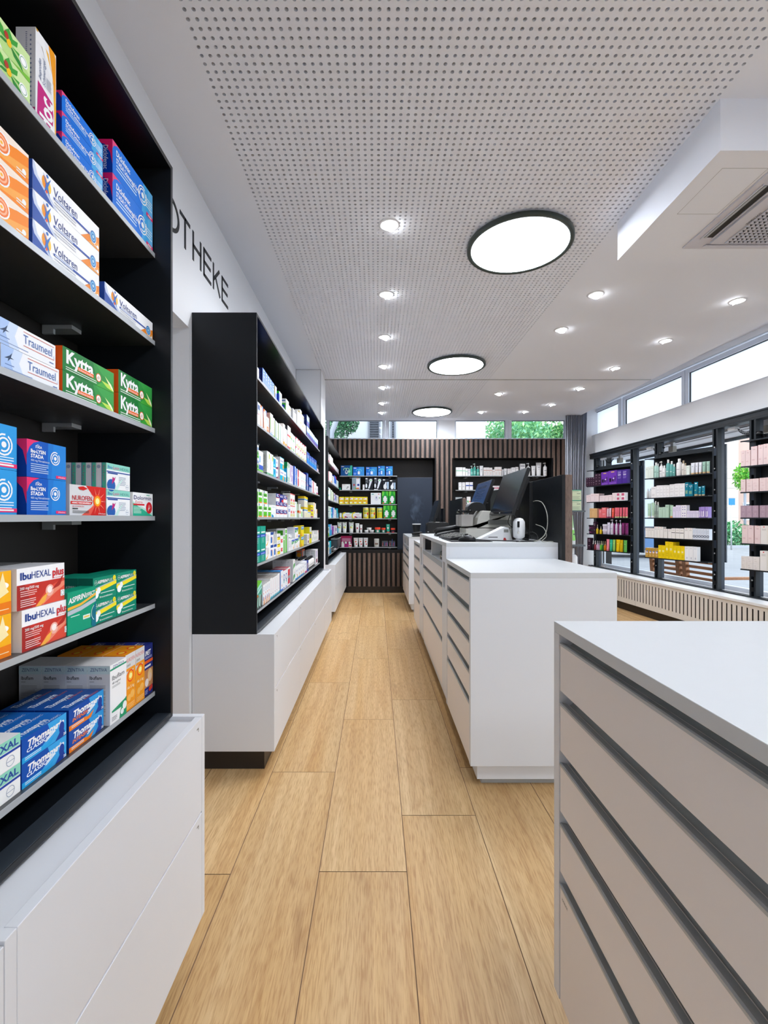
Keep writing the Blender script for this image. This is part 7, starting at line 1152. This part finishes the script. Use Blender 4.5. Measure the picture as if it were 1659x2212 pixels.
fz = t_.nodes.new('ShaderNodeMapRange'); fz.inputs[1].default_value = 0; fz.inputs[2].default_value = .42; fz.inputs[3].default_value = 9; fz.inputs[4].default_value = 0; t_.links.new(sx_.outputs[2], fz.inputs[0])
ml = t_.nodes.new('ShaderNodeMath'); ml.operation = 'MULTIPLY'; t_.links.new(rp.outputs[0], ml.inputs[0]); t_.links.new(fz.outputs[0], ml.inputs[1]); t_.links.new(ml.outputs[0], pv.inputs['Density']); t_.links.new(pv.outputs[0], t_.nodes['Material Output'].inputs['Volume'])
mb = MB(); mb.lathe([(.04, 0), (.09, .1), (.11, .22), (.12, .36), (.06, .42)], vm, 16)
o = mb.build('vapour', loc=(.56, 6.36, 1.145)); tag(o, 'faint bluish wisp of vapour rising from the black diffuser', 'vapour', kind='stuff')
# =================================================================== street outside
AS = M('pale_asphalt', '8c8f94', .9, noise=.3, nscale=3); PV = M('paving', '989a9e', .85, noise=.25, nscale=6)
mb = MB(); mb.box(-12, 60, 7.9, 70, -.30, -.2, AS); mb.box(4.3, 60, -20, 7.9, -.30, -.2, AS); struct(mb.build('ground'))
mb = MB(); mb.box(-.0, 2.2, -6, 9, -.1995, -.19, PV, TF @ Matrix.Translation((.35, 0, 0))); struct(mb.build('pavement'))
mb = MB(); cp = M('white_canopy_soffit', 'eef2fa', .7); mb.box(.25, 1.15, -4, 8.3, 2.26, 2.3, cp, TF); mb.box(1.15, 1.19, -4, 8.3, 2.22, 2.36, STEELB, TF)
for x in (.45, .8): mb.box(x, x+.02, -4, 8.3, 2.245, 2.26, WHITE, TF)
tag(mb.build('canopy'), 'pale flat canopy with dark front edge outside above the shop window', 'canopy')
BW = wood('teak_bench_wood', 'b0805c', 'a06f4c', '7c5236', scale=(8, 1, 8), bump=.05)
t = thing('bench', 'brown slatted wooden bench standing on the pavement outside the window', 'bench', (4.3, 6.5, -.19), math.atan(.06))
def bpost(y): 
    mb = MB(); q = [(-.02, 0), (.045, 0), (.055, .40), (.005, .95), (-.05, .95), (-.005, .42)]; mb.prism(q, y, y+.07, BW, axis='y'); return mb.build('back_post', t, bevel=.004)
for y in (-.68, -.10, .03, .60): bpost(y)
for k in range(6): mb = MB(); z = .50+.075*k; x = .02-.012*k; mb.box(x, x+.018, -.68, .66, z, z+.038, BW); mb.build('back_slat', t)
for k in range(5): mb = MB(); mb.box(.08+.09*k, .15+.09*k, -.68, .66, .40, .425, BW); mb.build('seat_slat', t)
for y in (-.68, .60):
    mb = MB(); mb.box(.0, .56, y, y+.06, .62, .655, BW); mb.build('armrest', t, bevel=.005)
    mb = MB(); mb.box(.48, .54, y, y+.06, 0, .62, BW); mb.build('leg', t)
# parked car
CARB = M('blue_grey_car_paint', '5a7fae', .25, metal=.3, coat=.5); CG = M('car_glass', '1c2a3c', .08, spec=.8); CT = M('tyre', '191a1c', .8)
t = thing('car', 'blue grey parked car beyond the shop window, mostly hidden behind the displays', 'car', (9.6, 17.2, -.2), R(-14))
mb = MB(); body = [(-2.1, .28), (2.05, .28), (2.15, .55), (2.05, .82), (1.2, .98), (-2.0, 1.0), (-2.15, .7)]
mb.prism(body, -.85, .85, CARB, axis='y'); mb.prism([(-1.85, 1.0), (1.1, .98), (.45, 1.42), (-1.3, 1.45)], -.72, .72, CARB, axis='y'); mb.build('body', t, bevel=.05)
mb = MB(); mb.prism([(-1.6, 1.03), (.95, 1.02), (.42, 1.36), (-1.25, 1.38)], -.73, .73, CG, axis='y'); mb.build('windows', t)
for x in (-1.3, 1.35):
    for y in (-.86, .68): mb = MB(); mb.lathe([(.31, 0), (.32, .03), (.32, .15), (.31, .18)], CT, 24, T=Matrix.Translation((x, y+.18, .32)) @ Matrix.Rotation(R(90), 4, 'X')); w_ = mb.build('wheel', t); m3 = MB(); m3.lathe([(.19, -.005), (.2, .0)], ALU, 16, T=Matrix.Translation((x, y-.0, .32)) @ Matrix.Rotation(R(90), 4, 'X')); m3.build('hub_cap', w_)
mb = MB(); mb.box(1.3, 1.95, -.86, -.852, .62, .74, WHP); mb.build('headlight', t)
mb = MB(); vs, fs = glyphs('LB 7493', .02); q = [(1.25+.6*a_, -.872, .36+.11*b_) for a_, b_ in vs]; mb.box(1.2, 1.9, -.87, -.86, .34, .50, WHP); mb.add(q, fs, PLK); mb.build('number_plate', t, normals=False)
# greenery
def leaves(name, label, blobs, n, size, cols_, seed, trunk=None, cat='tree', parent=None):
    r = random.Random(seed); t = thing(name, label, cat, blobs[0][0]); o = Vector(blobs[0][0]); mb = MB(); ms = [M('leaf_'+c, c, .6) for c in cols_]
    for (c, rad) in blobs:
        for _ in range(n):
            v = Vector((r.gauss(0, 1), r.gauss(0, 1), r.gauss(0, 1))).normalized()*(r.random()**.4); p = Vector((c[0]+v.x*rad[0], c[1]+v.y*rad[1], c[2]+v.z*rad[2]))-o
            a = Vector((r.gauss(0, 1), r.gauss(0, 1), r.gauss(0, 1))).normalized(); b = a.cross(Vector((r.random(), r.random(), 1))).normalized(); s_ = size*r.uniform(.6, 1.3)
            mb.add([p-a*s_, p+b*s_*.45, p+a*s_, p-b*s_*.45], [(0, 1, 2, 3)], r.choice(ms))
    mb.build('foliage', t, normals=False)
    if trunk: m = MB(); m.tube([Vector(p)-o for p in trunk[0]], trunk[1], M('grey_bark', '8a909c', .8, bump=.3), 12); m.build('trunk', t)
    return t
leaves('ivy_tree', 'ivy-leaved tree with smooth curved grey trunk outside the left rear window', [((-.95, 10.2, 3.1), (.35, .4, .6)), ((-.65, 10.3, 3.35), (.28, .3, .3)), ((-1.2, 10.0, 2.6), (.5, .4, .8))], 1300, .035, ['2f6b4a', '4a8a5c', '6fa87c', '1f4a38'], 3, ([(-.94, 9.6, -.2), (-.93, 9.6, 2.0), (-.925, 9.6, 2.98), (-.86, 9.65, 3.16), (-.76, 9.7, 3.5), (-.7, 9.8, 4.4)], .055))
leaves('leafy_tree', 'light green leafy tree outside the right rear windows, left part', [((4.4, 17, 4.1), (1.3, 1, .75)), ((5.1, 17, 4.35), (.9, 1, .6)), ((5.3, 16, 3.9), (.8, .8, .7))], 1500, .075, ['7fb87c', 'a4d094', '5c9c68', '8cc8a4'], 5, ([(4.8, 17, -.2), (4.8, 17, 4)], .12))
leaves('leafy_tree', 'denser green tree outside the farthest right rear window', [((7.0, 20.4, 5.0), (1.2, .9, .9)), ((8.0, 20.4, 4.7), (.9, .9, .6)), ((9.0, 20.4, 5.1), (1.1, .9, .8))], 1600, .08, ['5c9c5c', '86bc7c', '3f7c50', 'a4cc88'], 7, ([(7.9, 20.4, -.2), (7.9, 20.4, 4.4)], .14))
leaves('hedge', 'green bushes on the far side of the street beyond the nearest window display', [((17.6, 23, .35), (1.0, .8, .75)), ((18.8, 23, .2), (1.1, .8, .6)), ((16.6, 23.5, .4), (.9, .8, .7))], 1500, .09, ['4f9c6c', '7cc08c', '3a7c4c', 'a0cc9c'], 9, None, 'bushes')
leaves('leafy_tree', 'small bright tree in front of the pink building across the street', [((19.6, 24.6, 3.4), (.55, .5, .8))], 900, .09, ['6fbc3c', '4a9c34', '9cd45c'], 11, ([(19.6, 24.6, -.2), (19.6, 24.6, 3.2)], .06))
STU = M('white_stucco', 'bfc3c8', .9, bump=.3, nscale=30); SHU = M('grey_shutter', '6f7480', .6)
t = thing('house', 'white stuccoed house with grey louvred shutters outside the left rear windows', 'house', (0, 11, -.2))
mb = MB(); mb.box(-5, 2.6, 0, 4, 0, 7.5, STU); mb.build('wall', t)
for x0, x1 in ((-.19, .10), (.34, .46)):
    mb = MB(); mb.box(x0, x0+.04, -.05, -.01, 2.2, 4.2, SHU); mb.box(x1-.04, x1, -.05, -.01, 2.2, 4.2, SHU)
    z = 2.2
    while z < 4.2: mb.prism([(-.05, z), (-.02, z+.018), (-.02, z+.024), (-.05, z+.006)], x0+.03, x1-.03, SHU, axis='x'); z += .04
    mb.box(x0+.03, x1-.03, -.012, -.008, 2.2, 4.2, M('shutter_gap', '3a3d46', .8)); mb.build('shutter', t)
PKB = M('pink_plaster', 'bda49a', .9); PKL = M('pale_plaster', 'cfc4bc', .9)
t = thing('house', 'pinkish house across the street seen beside the nearest window display', 'house', (20, 26, -.2))
mb = MB(); mb.box(-1.2, .35, 0, 6, 0, 12, PKL); mb.box(.35, 9, .4, 6, 0, 12, PKB); mb.box(-14, -1.2, 2, 6, 0, 7, PKL)
for k in range(7): mb.box(-1.2, .35, -.01, 0, .9+.55*k, .93+.55*k, M('plaster_joint', 'c4bdb8', .9))
mb.build('wall', t)
for x, z, w_, h_ in ((.9, 1.3, 1.1, 1.0), (.9, 3.0, 1.1, .9), (3.4, 1.0, 1.6, 1.7), (3.4, 4.2, 1.4, 1.3), (-6, 1.2, 2.2, 2.0), (-10, 1.2, 2.2, 2.0), (-6, 4.4, 1.4, 1.4), (-10, 4.4, 1.4, 1.4)):
    y = .4 if x > 0 else 2.0; mb = MB(); mb.box(x, x+w_, y-.03, y-.002, z, z+h_, FRAME); o = mb.build('window_frame', t); mb = MB(); mb.box(x+.08, x+w_-.08, y-.035, y-.03, z+.08, z+h_-.08, CG); mb.build('pane', o)
mb = MB(); mb.box(-.3, 7, 0, .3, 0, 2.65, M('grey_blue_roof_edge', 'aab4c8', .6)); o = mb.build('garden_wall', loc=(5.4, 14.5, 0)); o.data.transform(Matrix.Translation((0, 0, 0))); o.location = (4.0, 14.6, .95)
tag(o, 'long low flat-roofed shed with bluish roof edge below the trees', 'shed')
t = thing('street_sign', 'small blue street sign on a thin post across the street', 'sign', (15.88, 20.7, -.2))
mb = MB(); mb.tube([(0, 0, 0), (0, 0, 2.2)], .03, ALU, 8); mb.build('post', t); mb = MB(); mb.box(-.14, .14, -.04, -.03, 2.0, 2.3, M('blue_sign', '1f7ad0', .5)); mb.build('plate', t)
mb = MB(); mb.box(10, 30, 21.9, 22.1, -.2, -.08, M('kerb_stone', 'a0a4ac', .8)); struct(mb.build('kerb'))
